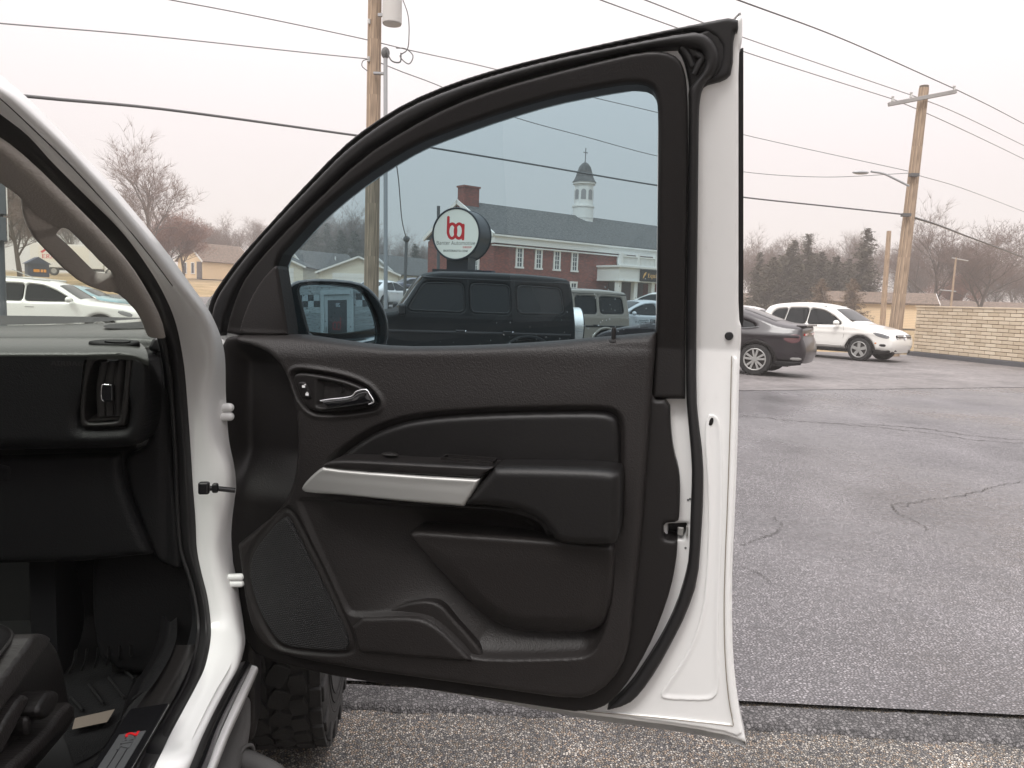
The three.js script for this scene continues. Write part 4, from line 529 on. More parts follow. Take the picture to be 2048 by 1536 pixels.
  // --- sill: white rocker edge, gloss strip, bright strip, step tube ---
  B('rocker', loft([[[-0.0131,0.58,0.1062],[-0.0069,0.58,0.1725],[-0.0135,0.58,0.278],[-0.0163,0.58,0.3861],[-0.0165,0.58,0.511],[-0.0154,0.58,0.6816]], [[-0.0084,0.55,0.0573],[-0.0077,0.55,0.1248],[-0.0154,0.55,0.2366],[-0.0183,0.55,0.3501],[-0.0182,0.55,0.4641],[-0.0187,0.55,0.6415]], [[-0.0206,0.5,-0.019],[-0.0234,0.5,0.0548],[-0.0299,0.5,0.1697],[-0.0333,0.5,0.2867],[-0.0328,0.5,0.4017],[-0.0347,0.5,0.5841]]], 30), M.paint);
  B('sill_strip', skin([[[-0.0117,0.53,0.0619],[-0.0203,0.53,0.1874],[-0.0243,0.53,0.3022],[-0.0248,0.53,0.4323],[-0.0255,0.53,0.6143]], [[0.0063,0.538,0.0706],[0.0004,0.538,0.1965],[-0.0049,0.538,0.3112],[-0.004,0.538,0.4468],[-0.0071,0.538,0.6269]], [[0.0134,0.52,0.0528],[0.0064,0.52,0.1789],[0.0015,0.52,0.3007],[0.0038,0.52,0.4195],[-0.0014,0.52,0.6037]]], 30, 3), M.glossBlack);
  B('bright_strip', skin([[[0.0116,0.515,0.0426],[0.0054,0.515,0.1734],[0.0014,0.515,0.2922],[0.0004,0.515,0.4114],[-0.0033,0.515,0.5968]], [[0.0237,0.515,0.0527],[0.018,0.515,0.19],[0.0136,0.515,0.3],[0.0119,0.515,0.4126],[0.008,0.515,0.5981]], [[0.0179,0.48,0.0052],[0.0122,0.48,0.1488],[0.0073,0.48,0.2603],[0.0061,0.48,0.372],[0.0012,0.48,0.5617]]], 30, 3), M.paint);
  B('rocker_side', loft([[[0.0168,0.49,0.0112],[0.01,0.49,0.1473],[0.0055,0.49,0.2601],[0.0043,0.49,0.3786],[0.0001,0.49,0.5684]], [[-0.0493,0.33,-0.1101],[-0.0549,0.33,0.0265],[-0.0547,0.33,0.1582],[-0.0657,0.33,0.3579]]], 20), M.black);
  const step = grp('side_step'), s0 = [-0.0146,0.4,0.071], s1 = [-0.0169,0.4,0.2681]; const dir = [(s1[0] - s0[0]), 0, s1[2] - s0[2]];
  const far = [s0[0] + dir[0] * 6, .4, s0[2] + dir[2] * 6];
  part('step_tube', tube([[s0[0] - .012, .43, s0[2] - .02], [s0[0] - .002, .408, s0[2] + .04], [s0[0], .4, s0[2] + .12], far], .036, 20, 60), M.stepBlack, step);
  { const a = [-0.0031,0.4,0.1718], b = [0.0971,0.37,0.2342]; part('step_rung', tube([[a[0] - .02, a[1], a[2]], b, [b[0] + .03, b[1] - .01, b[2] + .25]], .02, 16, 30), M.stepBlack, step); const w = new THREE.TorusGeometry(.021, .004, 6, 20); w.rotateY(Math.PI / 2 - .6); w.translate(lerp(a[0], b[0], .28), a[1] - .004, lerp(a[2], b[2], .28)); part('weld_bead', w, M.stepBlack, step); }
  // --- sill trim inside the opening with its scuff plate ---
  const sillIn = grp('sill_trim');
  part('sill_cover', skin([[[-0.0855,0.6,0.1156],[-0.0744,0.6,0.2155],[-0.0712,0.6,0.3245],[-0.0718,0.6,0.423],[-0.071,0.6,0.5367],[-0.0696,0.6,0.6929]], [[-0.0919,0.615,0.1518],[-0.0835,0.615,0.2567],[-0.0832,0.615,0.3648],[-0.0838,0.615,0.465],[-0.0861,0.615,0.5586],[-0.0842,0.615,0.7114]], [[-0.1209,0.605,0.1281],[-0.1099,0.605,0.2443],[-0.1106,0.605,0.3439],[-0.1143,0.605,0.4306],[-0.1169,0.605,0.5399],[-0.121,0.605,0.6941]], [[-0.182,0.53,-0.0377],[-0.1647,0.53,0.0911],[-0.1655,0.53,0.2104],[-0.1729,0.53,0.3078],[-0.1803,0.53,0.4168],[-0.1857,0.53,0.5868]]], 40, 5), M.plasticSmooth, sillIn);
  { // plate: local frame along the sill
    const a = [-0.0926,0.617,0.3937], b = [-0.0938,0.617,0.6339], w = .062, L = Math.hypot(b[0] - a[0], b[2] - a[2]) + .3, ang = Math.atan2(-(b[0] - a[0]), -(b[2] - a[2]));
    const pg = new THREE.Group(); pg.name = 'scuff_plate'; pg.position.set(a[0], a[1] + .001, a[2]); pg.rotation.order = 'YXZ'; pg.rotation.set(-.02, Math.atan2(b[0] - a[0], b[2] - a[2]), .12); truck.add(pg);
    part('plate_frame', box(w, .004, L, 0, .001, L / 2, .0015), M.glossBlack, pg); part('plate_insert', box(w - .022, .003, L - .09, 0, .0028, L / 2 + .04, .001), M.silverDark, pg);
    for (const dx of [-.005, .008]) part('plate_line', box(.0012, .001, L - .1, dx, .0046, L / 2 + .045), M.black, pg);
    const t = new TextGeometry('2', { font, size: .019, depth: .0012, curveSegments: 4 }), zr = new TextGeometry('ZR', { font, size: .019, depth: .0012, curveSegments: 4 });
    for (const [g, off, m, nm] of [[t, .1, M.redMark, 'plate_numeral'], [zr, .134, M.silverDark, 'plate_lettering']]) { g.rotateX(-Math.PI / 2); g.rotateY(Math.PI / 2); g.translate(.011, .0045, off); part(nm, g, m, pg); }
  }
  // --- seat: cushion corner, side valance, rails, switches ---
  const seat = grp('passenger_seat'), SP = (name, ring, step, zf, back, mat) => part(name, sculpt([ring], step, zf, back, zs), mat, seat);
  const sx = -.24;
  SP('seat_valance', smooth([[0.4689,0.7827],[0.439,0.7724],[0.3972,0.7493],[0.365,0.7128],[0.3443,0.6611],[0.3312,0.6081],[0.3035,0.5706],[0.3181,0.5491],[0.3993,0.5543],[0.4882,0.56],[0.7615,0.6523],[0.8689,0.7892],[0.6439,0.7607],[0.5653,0.7615]], 1), .005, (x, y, d) => sx - bevel(d, .015), -.34, M.plasticSmooth);
  SP('seat_rail_cover', smooth([[0.4967,0.7963],[0.4673,0.7862],[0.4369,0.766],[0.4483,0.7581],[0.51,0.7464],[0.6001,0.7325],[0.7008,0.7192],[0.731,0.7513],[0.674,0.7659],[0.5969,0.7757],[0.5228,0.7882]], 1), .004, (x, y, d) => -.222 - bevel(d, .007), -.3, M.plastic);
  SP('recline_bar', smooth([[0.5492,0.7312],[0.5287,0.7164],[0.5323,0.7098],[0.5935,0.6861],[0.6243,0.6774],[0.6408,0.7019],[0.6049,0.7192]], 1), .003, (x, y, d) => -.218 - bevel(d, .005), -.26, M.plastic);
  SP('seat_switch', smooth([[0.5027,0.7116],[0.4755,0.6956],[0.4726,0.6843],[0.4879,0.6715],[0.5224,0.6743],[0.5442,0.6922],[0.5465,0.7043],[0.5265,0.7102]], 1), .003, (x, y, d) => -.2 - bevel(d, .006), -.24, M.plasticSmooth);
  SP('seat_switch', smooth([[0.5464,0.6973],[0.5377,0.6877],[0.536,0.6666],[0.5456,0.6645],[0.5572,0.676],[0.5558,0.695]], 1), .003, (x, y, d) => -.212 - bevel(d, .005), -.24, M.plasticSmooth);
  SP('seat_slide', smooth([[0.4153,0.6469],[0.3926,0.6258],[0.4019,0.6084],[0.5053,0.6178],[0.5839,0.6324],[0.7573,0.6531],[0.7948,0.6875],[0.6107,0.6608],[0.5035,0.644]], 1), .004, (x, y, d) => -.208 - bevel(d, .008), -.3, M.plastic);
  { const c = [-0.2603,0.8,0.4883]; const g = new RoundedBoxGeometry(.52, .14, .56, 6, .05); g.rotateX(.06); g.translate(c[0] - .245, .735, c[2] + .245); part('seat_cushion', g, M.leather, seat); const bk = new RoundedBoxGeometry(.5, .7, .16, 5, .06); bk.rotateX(.3); bk.translate(c[0] - .24, 1.05, c[2] + .68); part('seat_back', bk, M.leather, seat);
    const pipe = [[c[0] - .04, .803, c[2] - .03], [c[0] + .002, .796, c[2] + .0], [c[0] + .012, .79, c[2] + .06], [c[0] + .012, .776, c[2] + .4]]; part('seat_piping', tube(pipe, .0028, 6, 40), M.plastic, seat); }
  // --- front wheel ---
  const wheel = grp('front_wheel'); wheel.position.set(.025, .4, -.6); wheel.rotation.y = -.05;
  const prof = []; for (const [r, x] of [[.215, -.115], [.25, -.132], [.32, -.138], [.37, -.13], [.392, -.112], [.394, 0], [.392, .112], [.37, .13], [.32, .138], [.25, .132], [.215, .115]]) prof.push(new THREE.Vector2(r, x));
  const carcass = new THREE.LatheGeometry(prof, 72); carcass.rotateZ(Math.PI / 2); part('tyre', carcass, M.tyre, wheel);
  { const N = 36, o = Math.PI / N;
    const blk = (hw, len, x, tw) => { const g = extr([[-hw, -len], [hw * .7, -len * 1.05], [hw, -len * .2], [hw * .9, len], [-hw * .6, len * 1.1], [-hw, len * .25]], .014, .0015); g.rotateZ(tw); g.translate(x, 0, .388); return uvBox(g); };
    const gs = [blk(.024, .027, -.03, .35), blk(.024, .027, .026, -.35 + Math.PI), blk(.021, .024, -.076, -.2), blk(.021, .024, .074, .25)], sh = [-1, 1].map((s) => box(.03, .013, .055, s * .116, .394, 0, .003)), lug = [-1, 1].map((s) => box(.014, .05, .05, s * .131, .362, 0, .004));
    for (let k = 0; k < N; k++) { const a = k / N * Math.PI * 2; [0, o, o * .8, o * .3].forEach((d, i) => { part('tread_block', gs[i], M.tyre, wheel).rotation.x = -a - d; }); for (const i of [0, 1]) { part('shoulder_block', sh[i], M.tyre, wheel).rotation.x = -a - o * (i ? 1 : .5); if (k % 2) part('sidewall_lug', lug[i], M.tyre, wheel).rotation.x = -a - o * (i ? 1 : .5); } }
  }
  { const rim = new THREE.LatheGeometry([[.02, .06], [.12, .05], [.17, .07], [.2, .105], [.222, .112], [.222, .1], [.19, .06], [.185, -.1]].map(([r, x]) => new THREE.Vector2(r, x)), 48); rim.rotateZ(-Math.PI / 2); part('rim', rim, M.silverDark, wheel); for (let k = 0; k < 6; k++) { const sp = box(.03, .15, .045, .075, .125, 0, .008); sp.rotateX(k / 6 * Math.PI * 2); part('spoke', sp, M.silver, wheel); } for (const rr2 of [.26, .285, .31]) { const t2 = new THREE.TorusGeometry(rr2, .0022, 5, 64); t2.rotateY(Math.PI / 2); t2.translate(.1365, 0, 0); part('sidewall_ring', t2, M.tyre, wheel); } }
}
// --- rubber mat lying in the footwell ---
{
  const mat = thing('floor_mat', 'black rubber floor mat with raised ribs in the footwell of the white pickup truck', 'floor mat', [-0.5595, 0, -1.6276], 0.1571);
  part('mat_sheet', skin([[[-0.4603,0.78,-0.0918],[-0.3222,0.78,-0.0499],[-0.1978,0.78,0.0245]], [[-0.5019,0.56,-0.1258],[-0.3648,0.56,-0.1582],[-0.2394,0.56,-0.2251]], [[-0.444,0.485,-0.056],[-0.3382,0.485,-0.108],[-0.2438,0.485,-0.1878]], [[-0.3529,0.475,0.1219],[-0.2937,0.475,0.0785],[-0.2374,0.475,0.0358]], [[-0.2426,0.475,0.3161],[-0.2163,0.475,0.2728],[-0.215,0.475,0.1715]]], 30, 6), M.matRubber, mat);
  part('mat_flap', skin([[[-0.1805,0.62,0.016],[-0.1576,0.62,0.1119],[-0.1426,0.62,0.2221],[-0.141,0.62,0.3349],[-0.127,0.62,0.433]], [[-0.1758,0.6,-0.0334],[-0.1459,0.6,0.0923],[-0.1372,0.6,0.1919],[-0.1347,0.6,0.2796],[-0.1398,0.6,0.3653]], [[-0.153,0.61,-0.0029],[-0.124,0.61,0.1158],[-0.1145,0.61,0.2142],[-0.1192,0.61,0.3144],[-0.1383,0.61,0.3439]]], 30, 4), M.matRubber, mat);
  const ribs = [[-0.3368,0.482,0.0856],[-0.2941,0.482,0.1398],[-0.3214,0.482,0.0333],[-0.2653,0.482,0.1157],[-0.2905,0.482,0.0078],[-0.2322,0.482,0.095],[-0.2684,0.482,-0.0242],[-0.2364,0.482,0.019]];
  for (let k = 0; k < 4; k++) part('mat_rib', tube([ribs[2 * k], ribs[2 * k + 1]], .0032, 6), M.matRubber, mat);
  for (let k = 0; k < 6; k++) { const a = [[-0.3674,0.5,0.0145],[-0.2602,0.5,-0.0386]], b = [[-0.3435,0.56,0.0374],[-0.2401,0.56,0.0221]], t = k / 5; part('mat_rib', tube([a[0].map((v, i) => lerp(v, a[1][i], t)), a[0].map((v, i) => lerp(lerp(v, a[1][i], t), lerp(b[0][i], b[1][i], t), .7) + (i === 1 ? -.012 : 0)), b[0].map((v, i) => lerp(v, b[1][i], t))], .003, 6), M.matRubber, mat); }
  { const q = [[-0.2922,0.486,0.1836],[-0.229,0.486,0.1566],[-0.2277,0.486,0.2037],[-0.2821,0.486,0.2244]]; const pos = []; const up = .004; const g = new THREE.BufferGeometry(); for (const [a, b, c] of [[0, 3, 2], [0, 2, 1]]) for (const i of [a, b, c]) pos.push(q[i][0], q[i][1] + up, q[i][2]); g.setAttribute('position', new THREE.Float32BufferAttribute(pos, 3)); g.setAttribute('uv', new THREE.Float32BufferAttribute([0, 1, 0, 0, 1, 0, 0, 1, 1, 0, 1, 1], 2)); g.computeVertexNormals(); part('mat_badge', g, std([.16, .135, .11], .6), mat, 'tan label plate on the mat'); }
}

// ---------- brick bank building with its steeple ----------
{
  const a = [-1.742,1.34,-60], c = [13.277,1.324,-72], L = 26, turn = Math.atan2(-(c[2] - a[2]), c[0] - a[0]), gy = 1.25;
  const b = thing('brick_building', 'long red brick building with grey roof and white steeple beyond the tinted door window', 'building', [a[0], gy, a[2]], turn);
  const dep = 9.5, eave = 4.85, ridge = 7.7;
  const wall = new THREE.Group(); wall.name = 'wall'; b.add(wall);
  part('brick_wall', merge([box(L, eave, .3, L / 2, eave / 2, -.15), box(L, eave, .3, L / 2, eave / 2, -dep + .15), box(.3, eave, dep - .6, .15, eave / 2, -dep / 2), box(.3, eave, dep - .6, L - .15, eave / 2, -dep / 2)]), M.brick, wall);
  for (const x of [0.02, L - .32]) { const g = extr([[-dep + .1, eave], [-.1, eave], [-dep / 2, ridge - .15]], .3); g.rotateY(-Math.PI / 2); g.translate(x + .3, 0, 0); part('gable', uvBox(g), M.brick, wall); }
  part('cornice', merge([box(L + .5, .5, .42, L / 2, eave - .2, .1), box(L + .6, .14, .6, L / 2, eave + .12, .14), box(L + .3, .1, .38, L / 2, eave - .62, .06), box(.25, .5, 1.2, -.12, eave - .2, -.4)]), M.trimWhite, wall);
  const roof = new THREE.Group(); roof.name = 'roof'; b.add(roof); const rs = Math.hypot(dep / 2 + .3, ridge - eave), ra = Math.atan2(ridge - eave, dep / 2 + .3);
  for (const s of [1, -1]) { const g = box(L + .5, .16, rs, 0, 0, 0); g.rotateX(s * ra); g.translate(L / 2, (eave + ridge) / 2 + .2, -dep / 2 + s * (dep / 4 + .1)); part('roof_slope', g, M.roofGrey, roof); }
  for (const s of [1, -1]) { const g = box(.16, .3, rs + .1, 0, 0, 0); g.rotateX(s * ra); g.translate(-.3, (eave + ridge) / 2 + .16, -dep / 2 + s * (dep / 4 + .1)); part('rake_board', g, M.trimWhite, roof); }
  const chim = new THREE.Group(); chim.name = 'chimney'; b.add(chim);
  part('chimney_stack', box(1.5, 2.4, .9, .5, ridge + .1, -dep / 2 + .4), M.brick, chim); part('chimney_cap', box(1.66, .14, 1.06, .5, ridge + 1.32, -dep / 2 + .4), M.brick, chim);
  const win = (x, y, w, h, z = 0) => { const g = new THREE.Group(); g.name = 'window'; g.position.set(x, y, z); b.add(g); part('frame', merge([box(w + .24, .16, .14, 0, h / 2 + .06, .04), box(w + .3, .14, .2, 0, -h / 2 - .05, .06), box(.14, h, .12, -w / 2 - .04, 0, .04), box(.14, h, .12, w / 2 + .04, 0, .04)]), M.trimWhite, g); part('pane', box(w, h, .04, 0, 0, .02), M.pane, g); part('muntin', merge([box(.05, h, .03, 0, 0, .06), box(w, .05, .03, 0, .02, .062), box(w, .04, .03, 0, h / 4, .062), box(w, .04, .03, 0, -h / 4, .062)]), M.trimWhite, g); return g; };
  for (let k = 0; k < 4; k++) win(2.5 + k * 1.98, 3.42, .52, 1.45); 
  for (let k = 0; k < 4; k++) win(2.5 + k * 1.98, .95, .6, 1.4);
  { const g = win(-.02, 3.05, .5, 1.5); g.rotation.y = -Math.PI / 2; g.position.set(-.02, 3.05, -2.2); }
  // portico with balustrade, sign board, columns
  const px0 = 11.2, pw = 6.9, pd = 2.6, po = new THREE.Group(); po.name = 'portico'; b.add(po);
  part('entablature', merge([box(pw, 1.15, pd, px0 + pw / 2, 2.55, pd / 2 + .01), box(pw + .3, .16, pd + .2, px0 + pw / 2, 3.2, pd / 2 + .06), box(pw + .1, .1, pd + .1, px0 + pw / 2, 2.02, pd / 2 + .06)]), M.trimWhite, po);
  for (const x of [.3, 2.3, 4.5, 6.6]) { part('column', box(.42, 2.05, .42, px0 + x, 1.0, pd - .35, .03), M.trimWhite, po); part('baluster_post', box(.26, 1.05, .26, px0 + x, 3.78, pd - .1), M.trimWhite, po); }
  { const bal = []; for (let k = 0; k < 40; k++) bal.push(box(.08, .72, .08, px0 + .3 + k * .16, 3.66, pd - .1)); bal.push(box(pw - .4, .12, .16, px0 + pw / 2, 4.05, pd - .1), box(pw - .4, .1, .14, px0 + pw / 2, 3.34, pd - .1)); part('balustrade', merge(bal), M.trimWhite, po); }
  part('doorway', box(4.4, 2, .06, px0 + 3.6, 1.0, .06), std([.12, .07, .06], .6), po);
  const sg = ctex(512, 150, (g, w, h) => { g.fillStyle = '#241b12'; g.fillRect(0, 0, w, h); g.fillStyle = '#d8a860'; g.font = 'bold 74px serif'; g.fillText('Equity Bank', 118, 100); g.beginPath(); g.moveTo(30, 120); g.bezierCurveTo(40, 40, 80, 20, 100, 30); g.bezierCurveTo(80, 50, 90, 70, 62, 80); g.bezierCurveTo(60, 100, 50, 110, 30, 120); g.fill(); });
  { const f = part('sign_board', box(3.6, 1.0, .12, px0 + 4.3, 2.55, pd + .1), std([.03, .02, .015], .5), po); const q = new THREE.PlaneGeometry(3.5, .92); q.translate(px0 + 4.3, 2.55, pd + .166); part('sign_lettering', q, std('#ffffff', .6, { map: sg }), po); }
  { const o = new THREE.TorusGeometry(.52, .13, 8, 28); o.scale(1, 1.15, 1); o.translate(px0 + 2.9, 3.85, .1); part('oculus_frame', o, M.trimWhite, b); const d = new THREE.CylinderGeometry(.46, .46, .06, 24); d.rotateX(Math.PI / 2); d.scale(1, 1.15, 1); d.translate(px0 + 2.9, 3.85, .04); part('oculus_pane', d, M.pane, b); }
  // steeple
  const st = new THREE.Group(); st.name = 'steeple'; st.scale.set(.88, .9, .88); st.position.set(13.7, ridge - .75, -dep / 2); b.add(st);
  const w8 = (r, h, y, r2 = r) => { const g = new THREE.CylinderGeometry(r2, r, h, 8); g.rotateY(Math.PI / 8); g.translate(0, y + h / 2, 0); return uvBox(g); };
  part('steeple_base', w8(1.16, 2.1, 0), M.trimWhite, st); part('steeple_belfry', w8(1.05, 2.3, 2.1), M.trimWhite, st); part('steeple_moulding', merge([w8(1.24, .16, 2.0), w8(1.26, .2, 4.3), w8(1.2, .08, .9)]), M.trimWhite, st);
  for (let k = 0; k < 8; k++) { const a2 = k * Math.PI / 4; const sh = new THREE.Shape(); sh.moveTo(-.26, 0); sh.lineTo(.26, 0); sh.lineTo(.26, .75); sh.absarc(0, .75, .26, 0, Math.PI); sh.lineTo(-.26, 0); const g = new THREE.ExtrudeGeometry(sh, { depth: .04, bevelEnabled: false }); g.translate(0, 2.75, .955); g.rotateY(a2); part('louvre', g, std([.26, .25, .25], .8), st); }
  const dome = new THREE.LatheGeometry([[1.34, 4.5], [1.2, 4.62], [1.0, 5.0], [.84, 5.5], [.66, 6.0], [.38, 6.36], [.12, 6.52], [0, 6.54]].map((p) => new THREE.Vector2(...p)), 8); dome.rotateY(Math.PI / 8); part('dome', dome, M.roofGrey, st);
  part('cross', merge([box(.07, 1.5, .07, 0, 7.2, 0), box(.6, .07, .07, 0, 7.5, 0), cyl(.1, .05, .2, 8, 0, 6.6, 0)]), std([.12, .12, .13], .5), st);
}

// ---------- round dealership sign ----------
{
  const p = [-1.569,2.949,-20], b = thing('round_sign', 'round white lightbox sign with red ba lettering on a black post', 'sign', [p[0], landH(p[0], -20), -20], -.34);
  const R = .655, cy = p[1] - landH(p[0], -20);
  const drum = new THREE.CylinderGeometry(R, R, .78, 56); drum.rotateX(Math.PI / 2); drum.translate(0, cy, -.39); part('drum', drum, M.signBlack, b);
  for (const z of [0, -.78]) { const t = new THREE.TorusGeometry(R - .005, .028, 8, 56); t.translate(0, cy, z); part('rim', t, M.signBlack, b); }
  const f = ctex(1024, 1024, (g, w, h) => {
    g.fillStyle = '#eceadf'; g.fillRect(0, 0, w, h); g.strokeStyle = '#c3151f'; g.lineWidth = 62; g.lineCap = 'round';
    g.beginPath(); g.moveTo(330, 170); g.lineTo(330, 480); g.stroke(); g.beginPath(); g.ellipse(422, 452, 92, 150, 0, 0, 7); g.stroke(); g.beginPath(); g.ellipse(582, 452, 92, 150, 0, 0, 7); g.stroke(); g.beginPath(); g.moveTo(676, 330); g.lineTo(676, 612); g.stroke();
    g.fillStyle = '#1c1c1c'; g.font = '106px sans-serif'; g.textAlign = 'center'; g.fillText('Banter Automotive', 512, 738); g.fillStyle = '#c3151f'; g.font = 'bold 60px sans-serif'; g.textAlign = 'right'; g.fillText('GROUP', 880, 806); g.fillStyle = '#1c1c1c'; g.font = 'bold 62px sans-serif'; g.textAlign = 'center'; g.fillText('BANTERAUTO.COM', 512, 884);
  });
  const face = new THREE.CircleGeometry(R - .03, 56); face.translate(0, cy, .006); part('face', face, std('#ffffff', .35, { map: f }), b, 'white sign face with red ba and black lettering');
  part('neck', box(.6, .4, .5, 0, cy - R - .12, -.38), M.signBlack, b);
  part('reader_board', box(1.3, .72, .3, -.02, cy - R - .6, -.2), M.signBlack, b);
  const num = ctex(512, 192, (g, w, h) => { g.fillStyle = '#3b4244'; g.fillRect(0, 0, w, h); g.fillStyle = '#d5dadb'; g.font = 'bold 66px monospace'; g.textAlign = 'center'; g.fillText('316-665-6630', 256, 96); });
  const q = new THREE.PlaneGeometry(1.2, .5); q.translate(-.02, cy - R - .58, -.046); part('phone_number', q, std('#ffffff', .7, { map: num }), b);
  part('side_board', box(.5, .62, .28, .62, cy - R - .55, -.5), std([.01, .012, .03], .5), b);
  part('post', box(.36, cy, .3, 0, (cy - 1) / 2, -.4), M.signBlack, b);
}

// ---------- utility poles ----------
function woodPole(name, label, foot, head, r0, r1) {
  const t = thing(name, label, 'utility pole', foot); const d = V3(head).sub(V3(foot)), h = d.length(); const g = new THREE.CylinderGeometry(r1, r0, h, 18, 24); g.translate(0, h / 2, 0); { const uv = g.attributes.uv; for (let i = 0; i < uv.count; i++) uv.setXY(i, uv.getX(i) * 1.0, uv.getY(i) * h); }
  const m = part('pole', g, M.poleWood, t); m.quaternion.setFromUnitVectors(new THREE.Vector3(0, 1, 0), d.normalize()); return t;
}
{
  const foot = [-3.343,0.74,-18], head = [-3.367,9.768,-18]; foot[1] = landH(foot[0], -18) - .1;
  const t = woodPole('utility_pole', 'bare wooden utility pole carrying a grey transformer can beside the door window', foot, head, .175, .145);
  const L = (px) => px.map((p) => p.map((v, i) => v - foot[i]));
  const cp = L([[-2.936,8.089,-17.7],[-2.921,7.249,-17.7]])
  const can = new THREE.LatheGeometry([[0, 0], [.2, .01], [.215, .04], [.215, .85], [.2, .9], [.06, .95], [0, .95]].map((p) => new THREE.Vector2(...p)), 28); can.translate(...cp[1]); part('transformer_can', can, M.canGrey, t); part('bracket', merge([box(.22, .06, .08, cp[1][0] - .2, cp[1][1] + .2, cp[1][2]), box(.22, .06, .08, cp[1][0] - .2, cp[1][1] + .65, cp[1][2])]), M.galv, t);
  part('drop_lead', tube(L([[-2.673,7.747,-17.6],[-2.558,7.437,-17.6],[-2.527,7.018,-17.6],[-2.565,6.701,-17.6],[-2.716,6.569,-17.6],[-2.515,6.406,-17.6],[-2.43,6.578,-17.6],[-2.587,6.721,-17.6],[-2.807,6.735,-17.6]]), .012, 6, 60), M.wire, t);
  part('drop_lead', tube(L([[-3.027,6.685,-17.6],[-2.89,6.457,-17.6],[-2.714,6.442,-17.6],[-2.695,6.633,-17.6]]), .016, 6, 40), M.wire, t);
  part('drop_lead', tube(L([[-3.398,6.482,-17.6],[-3.529,6.435,-17.6],[-3.55,6.329,-17.6],[-3.427,6.226,-17.6]]), .01, 5, 20), M.wire, t);
  for (const y of [45, 118]) { const q = L([[-3.446,6.555,-17.85]])[0]; const k = L([[-3.457,6.555,-17.85]])[0]; part('insulator', cyl(.035, .035, .1, 8, k[0], k[1] + (118 - y) * .011, k[2]), M.canGrey, t); }
  // metal service mast strapped beside it
  const mf = [-2.931,0.762,-17.7], mh = [-3.054,6.651,-17.7]; mf[1] = landH(mf[0], -17.7) - .05;
  const m = thing('service_mast', 'grey metal service mast with a weatherhead strapped beside the wooden utility pole', 'pipe', mf); const dl = (p) => p.map((v, i) => v - mf[i]);
  part('mast_pipe', tube([[0, 0, 0], dl(mh)], .046, 12), M.galv, m); const wh = new THREE.SphereGeometry(.095, 14, 10); wh.scale(1, 1.35, 1); wh.translate(...dl(mh)); part('weatherhead', wh, M.wire, m);
  for (const y of [147, 345]) { const k = dl([-3.143,4.073,-17.75]), k2 = dl([-3.177,6.224,-17.75]), kk2 = y === 147 ? k2 : k; part('strap', box(.28, .04, .12, kk2[0], kk2[1], kk2[2]), M.galv, m); }
  // thin steel lamp standard further back
  const lf = [-4.297,0.902,-30]; lf[1] = landH(lf[0], -30); const lp = thing('thin_pole', 'thin dark steel pole standing by the street left of the round sign', 'pole', lf); const ltop = [-4.252,3.508,-30].map((v, i) => v - lf[i]); part('shaft', tube([[0, 0, 0], ltop], .06, 8), M.wire, lp); part('pole_cap', new THREE.SphereGeometry(.13, 8, 6).translate(...ltop), M.wire, lp); part('guy_lead', tube([ltop, [-4.143,4.028,-28].map((v, i) => v - lf[i]), [-3.987,5.131,-26].map((v, i) => v - lf[i]), [-3.801,5.577,-24].map((v, i) => v - lf[i])], .018, 5, 30), M.wire, lp);
  const sf = [-2.355,1.24,-24]; sf[1] = landH(sf[0], -24); const sp = thing('sign_pole', 'slim dark pole rising behind the round sign', 'pole', sf); part('shaft', tube([[0, 0, 0], [-2.441,4.101,-24].map((v, i) => v - sf[i])], .05, 8), M.wire, sp);
}
